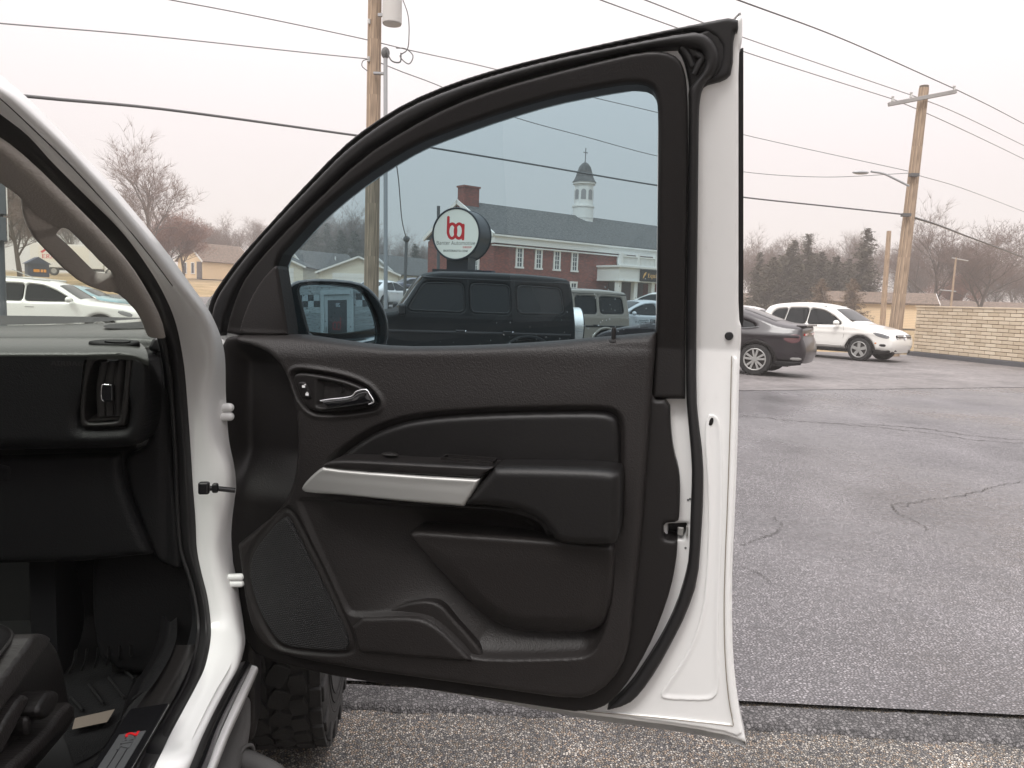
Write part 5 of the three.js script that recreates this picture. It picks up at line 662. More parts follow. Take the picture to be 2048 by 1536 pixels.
{
  const foot = [12.81,0.628,-26], head = [13.076,8.646,-26]; foot[1] = landH(foot[0], -26) - .3;
  const t = woodPole('utility_pole', 'leaning wooden utility pole with a crossarm and street lamp behind the white SUV', foot, head, .22, .15);
  const L = (a) => a.map((p) => p.map((v, i) => v - foot[i]));
  const ca = L([[11.829,8.01,-25.7],[13.963,8.488,-25.7]]); part('crossarm', (() => { const g = box(V3(ca[0]).distanceTo(V3(ca[1])), .12, .12, 0, 0, 0, .01); g.rotateZ(Math.atan2(ca[1][1] - ca[0][1], ca[1][0] - ca[0][0])); g.translate((ca[0][0] + ca[1][0]) / 2, (ca[0][1] + ca[1][1]) / 2, (ca[0][2] + ca[1][2]) / 2); return g; })(), M.armGrey, t);
  for (const q of L([[11.947,8.139,-25.7],[12.531,8.284,-25.7],[13.894,8.532,-25.7]])) part('insulator', merge([cyl(.05, .03, .1, 8, q[0], q[1] + .02, q[2]), cyl(.03, .05, .06, 8, q[0], q[1] + .09, q[2])]), M.canGrey, t);
  part('pole_top', cyl(.15, .14, .14, 14, head[0] - foot[0], head[1] - foot[1], head[2] - foot[2]), std([.12, .1, .08], .9), t);
  part('lamp_arm', tube(L([[12.574,5.417,-25.4],[12.104,5.622,-25.4],[11.703,5.781,-25.4],[11.312,5.831,-25.4]]), .035, 8, 30), M.galv, t); { const q = L([[10.978,5.788,-25.4]])[0]; const g = new THREE.SphereGeometry(.27, 16, 8); g.scale(1, .24, .45); g.translate(...q); part('lamp_head', g, M.galv, t); }
  for (const q of L([[12.879,5.83,-25.75],[12.734,4.541,-25.75]])) part('cable_clamp', box(.26, .1, .2, q[0], q[1], q[2]), M.wire, t);
  // slimmer pole beyond
  const f2 = [20.983,0.921,-44], h2 = [20.885,5.909,-44]; f2[1] = landH(f2[0], -44) - .1; const p2 = woodPole('utility_pole', 'short slim wooden pole behind the leaning utility pole and white SUV', f2, h2, .16, .12);
  // far street pole with small arms beyond the wall
  const f3 = [34.869,1.542,-62], h3 = [34.925,5.901,-62]; f3[1] = landH(f3[0], -62); const p3 = woodPole('utility_pole', 'distant slim utility pole with a small crossarm beyond the block wall', f3, h3, .09, .07); const c3 = [[34.572,5.849,-62],[35.903,5.659,-62],[33.9,3.298,-62],[35.186,3.224,-62]].map((p) => p.map((v, i) => v - f3[i])); part('crossarm', tube([c3[0], c3[1]], .06, 6), M.armGrey, p3); part('lamp_arm', tube([c3[2], c3[3]], .05, 6), M.galv, p3);
}
// ---------- overhead lines ----------
{
  const line = (pts, r, label, mat = M.wire) => { const n = pts.length, ex = (a, b, f) => a.map((v, i) => v + (v - b[i]) * f); if (/sagging between|running left|ending at|upper wire/.test(label)) pts.unshift(ex(pts[0], pts[1], 2)); if (/leading away|descending/.test(label)) pts.push(ex(pts[pts.length - 1], pts[pts.length - 2], 2.5)); const w = solo('power_line', tube(pts, r, 5, 48), mat, label, 'cable', 'overhead lines'); };
  const run = (...segs) => segs.flat();
  line(run([[-8.197,3.982,-11],[-6.849,3.887,-11]], [[-6.293,4.448,-14]], [[-3.775,4.739,-17]], [[-3.465,4.921,-18.2]], [[-2.666,5.132,-20]], [[0.291,5.158,-22.3]], [[4.225,4.944,-24]], [[7.203,4.817,-25]], [[10.242,4.735,-25.8],[12.691,4.561,-25.8]]), .026, 'thick black communications cable sagging between the two near utility poles');
  line(run([[12.96,4.543,-26]], [[15.441,4.658,-29]], [[19.45,4.788,-34]], [[25.972,4.982,-42]], [[32.912,5.02,-50]]), .036, 'thick black cable descending right from the leaning utility pole');
  line(run([[-6.526,6.351,-14]], [[-5.471,6.776,-16]], [[-3.402,6.991,-18]], [[-2.843,6.984,-18.4]], [[-0.765,7.061,-20]], [[1.597,7.039,-22]], [[4.106,7.099,-24]], [[7.185,6.833,-25.4]], [[12.795,5.995,-26]]), .012, 'thin upper wire passing the transformer pole and the leaning pole', M.wireThin);
  line(run([[-7.998,5.174,-12]], [[-7.004,5.996,-15]], [[-4.751,6.4,-17]], [[-3.475,6.599,-18]]), .012, 'thin wire running left from the insulator of the transformer pole', M.wireThin);
  line(run([[-3.317,6.561,-18]], [[-2.849,6.503,-18.5]], [[-2.14,6.505,-19.5]], [[-0.435,6.201,-21]], [[2.015,6.075,-23]], [[4.176,5.82,-24]], [[7.149,5.608,-25]], [[9.887,5.624,-25.5]], [[12.899,5.934,-26]]), .012, 'thin lower wire sagging from the transformer pole to the leaning pole', M.wireThin);
  line(run([[1.117,6.607,-14]], [[3.083,7.606,-18]], [[5.798,7.988,-21]], [[11.943,8.186,-25.7]]), .013, 'thin wire ending at the left insulator of the crossarm', M.wireThin);
  line(run([[1.897,6.633,-14]], [[5.774,8.339,-21]], [[12.527,8.33,-25.7]]), .013, 'thin wire ending at the insulator beside the pole top', M.wireThin);
  line(run([[3.499,6.686,-14]], [[7.989,8.04,-20]], [[13.89,8.579,-25.7]]), .015, 'thin wire ending at the outer right insulator of the crossarm', M.wire);
  line(run([[11.943,8.186,-25.7]], [[14.194,8.381,-28]], [[19.462,9.014,-34]], [[27.092,9.559,-42]]), .015, 'thin wire leading away right from the left crossarm insulator', M.wireThin);
  line(run([[12.527,8.33,-25.7]], [[16.139,9.008,-30]], [[27.017,10.255,-42]]), .015, 'thin wire leading away right from the insulator at the pole top', M.wireThin);
  line(run([[13.89,8.579,-25.7]], [[18.803,9.73,-32]], [[26.897,11.358,-42]]), .016, 'thin wire leading away right from the outer crossarm insulator', M.wire);
  line(run([[13.102,5.877,-26]], [[17.914,6.493,-32]], [[27.384,6.854,-42]]), .012, 'faint low wire leading away right below the lamp arm', M.wireThin);
}

// ---------- tan block wall ----------
{
  const a = [13.912,-0.12,-26.831], b0 = [14.929,-0.12,-22.438]; const dx = b0[0] - a[0], dz = b0[2] - a[2], l0 = Math.hypot(dx, dz), turn = Math.atan2(-dz, dx), L = l0 + 5.2, n = 13, ch = .1175, bl = .405;
  const w = thing('block_wall', 'long tan block wall with dark joints beside the leaning utility pole', 'wall', [a[0], -.13, a[2]], turn);
  part('wall_core', box(L, n * ch - .01, .16, L / 2, n * ch / 2 + .12, -.13), std([.15, .115, .085], .95), w);
  part('wall_foot', box(L + .2, .16, .5, L / 2, .08, -.1, .02), std([.09, .09, .095], .9), w);
  const tones = [[.58, .485, .36], [.62, .52, .39], [.53, .435, .315], [.66, .565, .43]].map((c) => std(c, .9, { bumpMap: T.mottle, bumpScale: .01 })); const full = box(bl - .022, ch - .017, .19, 0, 0, 0, .008), half = box(bl / 2 - .022, ch - .017, .19, 0, 0, 0, .008); let cnt = 0;
  for (let r = 0; r < n; r++) for (let k = -1; k * bl < L; k++) { let x = k * bl + (r & 1 ? bl / 2 : 0) + bl / 2, g = full; if (x - bl / 2 < -.01) { x = bl / 4; g = half; if (!(r & 1)) continue; } if (x + bl / 2 > L || x < 0) continue; const m = part('block', g, tones[Math.floor(rnd() * 4)], w); m.position.set(x, .16 + (r + .5) * ch, -.1 + rr(-.004, .004)); cnt++; }
  part('coping', box(L + .06, .05, .26, L / 2, .16 + n * ch + .025, -.11, .01), tones[0], w);
}

// ---------- vehicles ----------
// a car body: side sheets with wheel arches and window openings, a top band over bonnet, screen and roof
function carWheel(parent, x, z, r, w, spokes, rimMat) {
  const g = new THREE.Group(); g.name = 'wheel'; g.position.set(x, r, z); parent.add(g); const s = Math.sign(z);
  const ty = new THREE.LatheGeometry([[r * .66, -w / 2], [r * .9, -w / 2 * 1.02], [r, -w / 2 * .8], [r, w / 2 * .8], [r * .9, w / 2 * 1.02], [r * .66, w / 2]].map((p) => new THREE.Vector2(...p)), 36); ty.rotateX(Math.PI / 2); part('tyre', ty, M.tyre, g);
  const well = new THREE.CylinderGeometry(r * .66, r * .66, w * .5, 30); well.rotateX(Math.PI / 2); part('brake_drum', well, M.castIron, g);
  const ring = new THREE.TorusGeometry(r * .655, r * .05, 8, 36); ring.translate(0, 0, s * w * .46); part('rim', ring, rimMat, g);
  const list = []; for (let k = 0; k < spokes.n; k++) for (const d of spokes.pair) { const sh = [[-spokes.w * r, 0], [spokes.w * r, 0], [spokes.w * r * 1.3, r * .64], [-spokes.w * r * 1.3, r * .64]]; const e = extr(sh, r * .06, .004); e.rotateZ(d); e.rotateZ(k / spokes.n * Math.PI * 2); e.translate(0, 0, s > 0 ? w * .4 : -w * .4 - r * .06); list.push(e); }
  const hub = new THREE.CylinderGeometry(r * .14, r * .14, .03, 16); hub.rotateX(Math.PI / 2); hub.translate(0, 0, s * w * .47); list.push(hub); part('spokes', merge(list), rimMat, g); return g;
}
function mirrored(g, s) { const q = g.clone(); if (s > 0) return q; q.scale(1, 1, -1); const a = q.index.array; for (let k = 0; k < a.length; k += 3) { const t = a[k]; a[k] = a[k + 1]; a[k + 1] = t; } return q; }
function makeCar(name, label, S) {
  const c = thing(name, label, S.cat || 'car', S.pos, S.turn, S.group), H = S.W / 2, st = S.step || .03, r = S.r ?? .06;
  const xm = (S.top[0][0] + S.top[S.top.length - 1][0]) / 2, hl = Math.abs(S.top[0][0] - S.top[S.top.length - 1][0]) / 2;
  const half = (x, y) => H - S.k * Math.max(0, y - S.belt) - .07 * sstep(.55, .15, y) - S.bow * Math.abs((x - xm) / hl) ** 5 - .015 * Math.abs(y - S.belt + .12);
  const arch = (x, r2, fwd) => { const a = []; const h0 = Math.acos(clamp((S.wy - S.sill) / r2 * -1, -1, 1)); for (let k = 0; k <= 16; k++) { const t = Math.PI * k / 16; a.push([x - r2 * Math.cos(t), Math.max(S.sill, S.wy + r2 * Math.sin(t))]); } return a; };
  const bottom = [...arch(S.wheels[1], S.ar), ...arch(S.wheels[0], S.ar)];   // rear to front
  const topS = smooth(S.top, S.sm ?? 2, false), ring = [...topS, ...bottom];
  const wins = S.windows.map((w) => rc(w, S.wr2 ?? .09));
  const bodyM = S.paint, g = new THREE.Group(); g.name = 'body'; c.add(g);
  const sideGeo = sculpt([ring, ...wins], st, (x, y, d) => half(x, y) - bevel(d, r) + (S.detail ? S.detail(x, y, d) : 0), null);
  for (const s of [1, -1]) part('side_panel', mirrored(sideGeo, s), bodyM, g);
  const strip = (pts, cover, lift, mat, nm, host) => { const P = [], uv = [], tri = [], m = 14; pts.forEach(([x, y], j) => { const a = pts[Math.max(0, j - 1)], b = pts[Math.min(pts.length - 1, j + 1)]; let nx = -(b[1] - a[1]), ny = b[0] - a[0]; const l = Math.hypot(nx, ny) || 1; nx /= l; ny /= l; if (S.flipN) { nx = -nx; ny = -ny; } const w = (half(x, y) - r) * cover; for (let i = 0; i <= m; i++) { const u = i / m * 2 - 1, e = 1 - Math.abs(u * cover) ** 3; P.push(x + nx * (lift + S.crown * e), y + ny * (lift + S.crown * e), u * w); uv.push(x, u * w); } if (j) for (let i = 0; i < m; i++) { const k = j * (m + 1) + i, k0 = k - m - 1; tri.push(k0, k, k0 + 1, k0 + 1, k, k + 1); } }); const q = new THREE.BufferGeometry(); q.setAttribute('position', new THREE.Float32BufferAttribute(P, 3)); q.setAttribute('uv', new THREE.Float32BufferAttribute(uv, 2)); q.setIndex(tri); q.computeVertexNormals(); return part(nm, q, mat, host); };
  c.strip = strip; c.half = half;
  const dense = resample(topS.map((p) => [p[0], p[1], 0]), 90, false).map((v) => [v.x, v.y]); strip(dense, 1, 0, bodyM, 'top_panel', g);
  // windows: glass a little behind the opening, with dark frame behind
  for (const s of [1, -1]) wins.forEach((w) => { part('side_window', mirrored(sculpt([w], Math.max(st, .04), (x, y) => half(x, y) - .018, null), s), M.carGlass, c); });
  const between = (x0, x1) => dense.filter(([x, y]) => (x - x0) * (x - x1) <= 0 && y > S.belt - .05);
  for (const [a, b, nm, cov] of S.screens) strip(between(a, b), cov, .006, M.carGlass, nm, c);
  // dark underbody and wheel wells
  part('underbody', merge([box(hl * 2 - .5, .12, S.W - .3, xm, S.sill + .06, 0), box(hl * 1.7, .5, S.W * .62, xm, S.sill + .3, 0)]), M.black, c);
  for (const x of S.wheels) for (const s of [1, -1]) carWheel(c, x, s * (H - S.ww / 2 - .03), S.wr, S.ww, S.spokes, S.rim || M.silver);
  c.patch = (nm, rg, off, mat, sides = [1, -1], rr2 = .008, sm = 1) => { for (const s of sides) { const q = sculpt([sm ? smooth(rg, sm) : rg], Math.min(st, .02), (x, y, d) => half(x, y) + off - bevel(d, rr2), (x, y) => half(x, y) - .02); part(nm, mirrored(q, s), mat, c); } };
  c.line = (nm, pts, rad, mat, sides = [1, -1], off = .002) => { for (const s of sides) part(nm, tube(pts.map(([x, y]) => [x, y, s * (half(x, y) + off)]), rad, 5, pts.length * 4), mat, c); };
  return c;
}
M.carGlass = phys([.008, .01, .011], .05, { specularIntensity: .7 });
M.lampClear = phys([.28, .29, .3], .08, { metalness: .4, clearcoat: 1 });
M.lampSmoke = phys([.11, .045, .05], .12, { clearcoat: 1 });
M.lampRed = phys([.35, .012, .01], .15, { clearcoat: 1 });
const carPaint = (c, rough = .28) => phys(c, rough, { clearcoat: 1, clearcoatRoughness: .05 });
const spoke5 = { n: 5, w: .1, pair: [0] }, spokeY = { n: 5, w: .042, pair: [-.24, .24] }, spokeMany = { n: 10, w: .05, pair: [0] };
// white compact SUV by the wall
{
  const p = [10.255,-0.12,-22.772], th = -.86, c = makeCar('white_suv', 'white compact SUV with tinted windows parked in front of the block wall', {
    cat: 'SUV', pos: [0, -.12, 0], turn: th, W: 1.8, k: .34, belt: .98, bow: .16, crown: .05, r: .09, sill: .24, wy: .34, ar: .41, wr: .345, ww: .235, wheels: [1.29, -1.31], step: .025, spokes: spoke5, flipN: true, paint: carPaint([.76, .75, .71]),
    top: [[2.12, .3], [2.2, .5], [2.17, .72], [2.0, .88], [1.5, 1.0], [1.05, 1.06], [.75, 1.24], [.35, 1.5], [-.1, 1.62], [-.7, 1.66], [-1.3, 1.63], [-1.85, 1.57], [-1.98, 1.45], [-2.12, 1.1], [-2.2, .9], [-2.22, .55], [-2.15, .32]],
    windows: [[[.72, 1.06], [.42, 1.28], [.05, 1.45], [-.38, 1.5], [-.4, 1.03]], [[-.46, 1.03], [-.44, 1.5], [-1.1, 1.49], [-1.16, 1.05]], [[-1.22, 1.06], [-1.16, 1.48], [-1.55, 1.44], [-1.72, 1.28], [-1.6, 1.12]]],
    screens: [[.3, .98, 'windscreen', .9], [-1.95, -2.1, 'rear_window', .8]], detail: (x, y, d) => .012 * Math.exp(-(((y - .82) / .05) ** 2)) - .015 * sstep(.45, .38, y) });
  const off = V3([1.29, 0, .78]).applyEuler(new THREE.Euler(0, th, 0)); c.position.set(p[0] - off.x, -.12, p[2] - off.z);
  c.patch('headlight', [[2.1, .78], [1.95, .84], [1.66, .88], [1.68, .8], [1.9, .72], [2.08, .7]], .012, M.lampClear); c.patch('fog_lamp', [[2.02, .46], [1.86, .47], [1.84, .54], [2.02, .55]], .006, M.black); c.patch('arch_trim', [[1.74, .26], [1.72, .42], [1.6, .64], [1.4, .76], [1.18, .76], [.98, .65], [.86, .44], [.85, .26], [.89, .26], [.9, .42], [1.01, .61], [1.2, .72], [1.38, .72], [1.57, .6], [1.68, .4], [1.7, .26]], .006, M.plasticSmooth, [1, -1], .008, 0);
  c.patch('sill_trim', [[.85, .26], [.85, .33], [-.85, .35], [-.85, .27]], .01, M.plasticSmooth); c.patch('side_moulding', [[.8, .42], [-.86, .44], [-.86, .465], [.8, .445]], .01, c.children[0].children[0].material);
  c.patch('turn_lamp', [[1.78, .53], [1.72, .54], [1.72, .58], [1.78, .58]], .006, std([.6, .2, .03], .4));
  c.line('door_seam', [[.78, 1.0], [.82, .8], [.74, .4]], .005, M.black); c.line('door_seam', [[-.42, 1.02], [-.43, .4]], .005, M.black); c.line('door_handle', [[-.2, .86], [-.38, .87]], .016, M.trimWhite); c.line('roof_rail', [[.1, 1.585], [-.7, 1.62], [-1.6, 1.56]], .018, M.silver, [1, -1], -.06);
  for (const s of [1, -1]) { const m = new THREE.SphereGeometry(.13, 14, 10); m.scale(.62, .62, 1); m.translate(.62, 1.1, s * 1.02); part('wing_mirror', m, c.children[0].children[0].material, c); }
  part('grille', merge([box(.05, .14, .95, 2.175, .74, 0, .02)]), M.black, c); for (const y of [.77, .71]) part('grille_bar', box(.03, .022, .92, 2.205, y, 0, .008), M.chrome, c);
  { const t = new THREE.TorusGeometry(.085, .011, 8, 26); t.rotateY(Math.PI / 2); t.translate(2.225, .745, 0); part('badge_ring', t, M.chrome, c); const q = [[.05, .05], [.02, -.045], [0, .0], [-.02, -.045], [-.05, .05]]; part('badge_mark', tube(q.map(([z, y]) => [2.226, .74 + y, z]), .008, 5, 24), M.chrome, c); part('badge_mark', tube([[.03, .06], [0, .015], [-.03, .06]].map(([z, y]) => [2.226, .745 + y, z]), .007, 5, 12), M.chrome, c); }
  part('lower_intake', box(.1, .1, 1.0, 2.13, .37, 0, .03), M.black, c); c.patch('bumper_lower', [[1.72, .25], [1.76, .36], [1.95, .34], [2.12, .38], [2.12, .3], [2.0, .25]], .008, M.plasticSmooth); part('bumper_lip', box(.1, .07, 1.2, 2.1, .3, 0, .02), M.plasticSmooth, c);
}
// dark sedan, tail towards the wall
{
  const p = [5.824,-0.06,-17.321], th = 2.62, paint = phys([.014, .0105, .0135], .34, { clearcoat: .4, clearcoatRoughness: .06 }), c = makeCar('dark_sedan', 'dark plum grey sedan with bright split spoke wheels beside the white SUV', {
    cat: 'sedan', pos: [0, 0, 0], turn: th, W: 1.82, k: .42, belt: .9, bow: .14, crown: .04, r: .07, sill: .22, wy: .33, ar: .375, wr: .335, ww: .22, wheels: [1.36, -1.36], step: .025, spokes: spokeY, flipN: true, paint,
    top: [[2.28, .28], [2.34, .5], [2.25, .68], [1.7, .84], [1.1, .94], [.55, 1.2], [.1, 1.39], [-.4, 1.42], [-.95, 1.37], [-1.45, 1.2], [-1.8, 1.07], [-2.16, 1.05], [-2.24, 1.02], [-2.22, .86], [-2.3, .7], [-2.34, .5], [-2.26, .3]],
    windows: [[[.85, .98], [.5, 1.16], [.1, 1.29], [-.28, 1.31], [-.3, .95]], [[-.36, .95], [-.34, 1.31], [-.75, 1.27], [-.9, 1.18], [-.98, .98]], [[-1.03, .98], [-.96, 1.17], [-1.25, 1.08], [-1.35, 1.01]]],
    screens: [[.15, .95, 'windscreen', .88], [-1.0, -1.72, 'rear_window', .84]], detail: (x, y, d) => .03 * sstep(.4, -.2, Math.abs((y - .62) - .22 * (x + 1.2))) * sstep(.5, -.5, x) * .4 + .02 * Math.exp(-(((y - .84) / .04) ** 2)) });
  const off = V3([-1.36, 0, .8]).applyEuler(new THREE.Euler(0, th, 0)); c.position.set(p[0] - off.x, -.06, p[2] - off.z);
  c.patch('tail_light', [[-1.95, .86], [-1.88, .78], [-2.02, .7], [-2.2, .72], [-2.23, .86], [-2.12, .9]], .012, M.lampSmoke); c.patch('bumper_insert', [[-2.0, .34], [-2.02, .52], [-2.2, .56], [-2.26, .36]], .006, M.plasticSmooth); c.patch('reflector', [[-2.04, .36], [-2.05, .42], [-2.26, .42], [-2.25, .36]], .014, M.silver); c.patch('rear_skirt', [[-1.72, .24], [-1.76, .34], [-2.0, .32], [-2.26, .33], [-2.24, .25]], .02, M.black); c.patch('arch_trim', [[-.98, .3], [-1.02, .46], [-1.14, .62], [-1.36, .69], [-1.58, .62], [-1.7, .46], [-1.74, .26], [-1.8, .26], [-1.75, .5], [-1.62, .68], [-1.36, .76], [-1.1, .68], [-.96, .5], [-.92, .3]], .006, M.plasticSmooth, [1, -1], .01, 0);
  c.line('door_seam', [[-.95, .98], [-1.0, .8], [-.9, .66]], .006, M.black); c.line('door_handle', [[-.66, .79], [-.86, .8]], .014, M.black); c.line('belt_trim', [[.9, .95], [-.3, .93], [-1.1, .97], [-1.4, 1.01]], .01, M.silverDark); c.line('fuel_flap_seam', [[-1.15, .82], [-1.33, .82], [-1.34, .68], [-1.16, .68], [-1.15, .82]], .003, M.black); c.patch('sill_skirt', [[.95, .24], [.95, .3], [-.93, .3], [-.93, .24]], .02, M.black);
  part('boot_spoiler', box(.2, .03, 1.35, -2.2, 1.06, 0, .012), paint, c); part('light_bar', box(.04, .05, 1.2, -2.25, .88, 0, .01), M.lampRed, c);
}
// black boxy off-roader behind the door window
function boxyOffroader(name, label, pos, turn, paint, rim) {
  const c = makeCar(name, label, { cat: 'SUV', pos, turn, W: 1.86, k: .16, belt: 1.28, bow: .03, crown: .04, r: .05, sill: .42, wy: .41, ar: .48, wr: .41, ww: .27, wheels: [1.42, -1.43], step: .025, spokes: spokeY, flipN: true, paint, sm: 1, rim,
    top: [[2.25, .5], [2.28, .8], [2.26, 1.1], [2.2, 1.18], [1.3, 1.24], [.86, 1.26], [.72, 1.36], [.42, 1.84], [.32, 1.93], [.0, 1.97], [-1.2, 1.98], [-2.1, 1.94], [-2.2, 1.88], [-2.27, 1.3], [-2.3, .9], [-2.26, .52]],
    windows: [[[.66, 1.32], [.38, 1.78], [-.28, 1.79], [-.3, 1.31]], [[-.42, 1.31], [-.4, 1.79], [-1.08, 1.79], [-1.1, 1.31]], [[-1.24, 1.32], [-1.22, 1.79], [-2.0, 1.77], [-2.06, 1.33]]], wsm: 1,
    screens: [[.36, .8, 'windscreen', .9]], detail: (x, y, d) => .01 * sstep(1.235, 1.225, y) });
  c.patch('side_moulding', [[2.1, .93], [-2.2, .93], [-2.2, .98], [2.1, .98]], .022, M.black, [1, -1], .01, 0);
  for (const w of [[[.66, 1.32], [.38, 1.78], [-.28, 1.79], [-.3, 1.31]], [[-.42, 1.31], [-.4, 1.79], [-1.08, 1.79], [-1.1, 1.31]], [[-1.24, 1.32], [-1.22, 1.79], [-2.0, 1.77], [-2.06, 1.33]]]) c.line('window_gasket', [...rc(w, .09), rc(w, .09)[0]], .012, M.black, [1, -1], -.004);
  for (const x of [-.36, -1.17]) c.line('door_seam', [[x, 1.86], [x, .5]], .009, M.black); c.line('door_seam', [[.78, 1.28], [.8, .5]], .009, M.black); c.line('roof_gutter', [[.4, 1.87], [-2.15, 1.86]], .016, M.black); c.line('belt_crease', [[.8, 1.235], [-2.2, 1.235]], .006, paint);
  for (const x of [-.16, -.98]) { c.line('door_handle', [[x, .985], [x - .14, .985]], .02, M.black, [1, -1], .03); c.line('handle_button', [[x - .16, .985], [x - .175, .985]], .02, M.chrome, [1, -1], .035); }
  for (const s of [1, -1]) { part('wing_mirror', new RoundedBoxGeometry(.12, .2, .24, 3, .05).translate(.76, 1.32, s * 1.1), M.black, c); part('flared_arch', (() => { const q = new THREE.TorusGeometry(.5, .045, 6, 24, Math.PI); q.translate(-1.43, .41, s * .93); return q; })(), paint, c); part('flared_arch', (() => { const q = new THREE.TorusGeometry(.5, .045, 6, 24, Math.PI); q.translate(1.42, .41, s * .93); return q; })(), paint, c); part('indicator_pod', new RoundedBoxGeometry(.26, .07, .1, 2, .02).translate(2.0, 1.27, s * .8), M.black, c); }
  c.patch('wing_badge', [[.98, .9], [1.16, .9], [1.16, .86], [.98, .86]], .02, M.silver, [1, -1], .004, 0);
  // rear: window, spare wheel in its bright ring, wiper, lamp
  const rear = new RoundedBoxGeometry(.04, .5, 1.2, 2, .02); rear.translate(-2.245, 1.55, 0); part('rear_window', rear, phys([.1, .11, .11], .06), c);
  const cov = new THREE.CylinderGeometry(.385, .385, .24, 40, 1, true); cov.rotateZ(Math.PI / 2); cov.translate(-2.46, 1.06, -.02); part('spare_wheel_band', cov, M.chromeSoft, c); const fc = new THREE.CylinderGeometry(.37, .385, .04, 40); fc.rotateZ(Math.PI / 2); fc.translate(-2.585, 1.06, -.02); part('spare_wheel_cover', fc, M.black, c); const em = new THREE.TorusGeometry(.075, .012, 6, 22); em.rotateY(Math.PI / 2); em.translate(-2.61, 1.06, -.02); part('emblem', merge([em, tube([[-2.61, 1.06, -.02], [-2.61, 1.132, -.02]], .009, 5), tube([[-2.61, 1.06, -.02], [-2.61, 1.02, .042], ], .009, 5), tube([[-2.61, 1.06, -.02], [-2.61, 1.02, -.082]], .009, 5)]), M.chrome, c);
  part('wiper', merge([tube([[-2.29, 1.84, .1], [-2.3, 1.78, .45]], .018, 6), box(.1, .08, .24, -2.25, 1.86, .1, .02)]), M.black, c); for (const s of [1, -1]) part('tail_light', new RoundedBoxGeometry(.06, .14, .24, 2, .02).translate(-2.32, .82, s * .72), M.lampRed, c); part('rear_bumper', new RoundedBoxGeometry(.2, .22, 1.8, 3, .05).translate(-2.34, .56, 0), M.black, c); part('front_bumper', new RoundedBoxGeometry(.25, .26, 1.84, 3, .06).translate(2.3, .58, 0), paint, c); part('grille', new RoundedBoxGeometry(.06, .3, 1.0, 2, .02).translate(2.27, .98, 0), M.silverDark, c); for (const s of [1, -1]) { const h = new THREE.CylinderGeometry(.14, .14, .06, 20); h.rotateZ(Math.PI / 2); h.translate(2.27, .98, s * .7); part('headlight', h, M.lampClear, c); }
  return c;
}
M.chromeSoft = phys([.75, .76, .74], .2, { metalness: .85 });
boxyOffroader('black_suv', 'black boxy off-roader with a chrome ringed spare wheel seen through the door window', [[-1.334,0.368,-14][0], landH(-1.2, -14), -14], Math.PI + .2, phys([.005, .006, .0068], .45, { specularIntensity: .4 }), M.silverDark);
boxyOffroader('taupe_suv', 'taupe boxy off-roader parked behind the black off-roader', [[0.849,0.69,-20.5][0], landH(1.2, -20.5), -20.5], Math.PI + .5, carPaint([.19, .17, .14]), M.silverDark).scale.setScalar(.93);
const sedanSpec = (o) => ({ cat: 'sedan', W: 1.82, k: .42, belt: .9, bow: .14, crown: .05, r: .08, sill: .22, wy: .33, ar: .38, wr: .33, ww: .22, wheels: [1.38, -1.36], step: .04, spokes: spokeMany, flipN: true,
  top: [[2.25, .3], [2.32, .5], [2.22, .7], [1.6, .86], [1.1, .93], [.5, 1.22], [.1, 1.39], [-.5, 1.43], [-1.0, 1.34], [-1.55, 1.06], [-2.1, .98], [-2.26, .92], [-2.3, .6], [-2.24, .32]],
  windows: [[[.85, .97], [.5, 1.16], [.1, 1.29], [-.32, 1.32], [-.34, .95]], [[-.4, .95], [-.38, 1.32], [-.9, 1.27], [-1.3, 1.06], [-1.25, .97]]], screens: [[.15, .98, 'windscreen', .88], [-1.05, -1.6, 'rear_window', .84]], ...o });
function plainSedan(name, label, o) { const c = makeCar(name, label, sedanSpec(o)); c.patch('tail_light', [[-1.98, .8], [-1.98, .68], [-2.26, .66], [-2.26, .82]], .01, M.lampRed); c.patch('headlight', [[2.16, .66], [1.78, .76], [1.8, .64], [2.1, .58]], .01, M.lampClear); for (const s of [1, -1]) { const m = new THREE.SphereGeometry(.11, 10, 8); m.scale(.6, .65, 1); m.translate(.7, .99, s * 1.0); part('wing_mirror', m, o.paint, c); } c.line('door_seam', [[-.36, .94], [-.36, .34]], .006, M.black); c.line('door_seam', [[-1.0, .95], [-1.02, .7]], .006, M.black); c.line('door_handle', [[-.14, .8], [-.3, .8]], .014, M.silver); c.line('door_handle', [[-.74, .81], [-.9, .81]], .014, M.silver); return c; }
plainSedan('silver_sedan', 'pale silver sedan parked below the bank sign board', { pos: [[4.196,0.597,-27][0], landH(4.2, -27), -27], turn: Math.PI + .45, paint: carPaint([.38, .41, .43]) });
plainSedan('white_sedan', 'white sedan partly hidden behind the dark plum sedan', { pos: [[7.597,0.541,-27][0], -.05, -27], turn: 2.5, paint: carPaint([.7, .7, .68]) });
plainSedan('blue_sedan', 'teal blue sedan behind the white SUV seen through the windscreen', { pos: [[-16.499,0.567,-28][0], landH(-16, -28), -28], turn: Math.PI + .12, paint: carPaint([.12, .26, .3]) });
plainSedan('far_sedan', 'small dark sedan parked before the cream garages', { pos: [[-7.275,1.443,-58][0], landH(-7, -58) + .03, -58], turn: .5, paint: carPaint([.05, .05, .08]) });
plainSedan('far_sedan', 'white sedan parked on the street behind the service mast', { pos: [[-6.771,1.087,-40][0], landH(-7, -40) + .03, -40], turn: 1.2, paint: carPaint([.7, .7, .7]) });
plainSedan('far_sedan', 'white sedan parked at the bank beside the door pillar', { pos: [[7.32,0.934,-40][0], landH(7.6, -40) + .03, -40], turn: 2.6, paint: carPaint([.72, .72, .7]) });
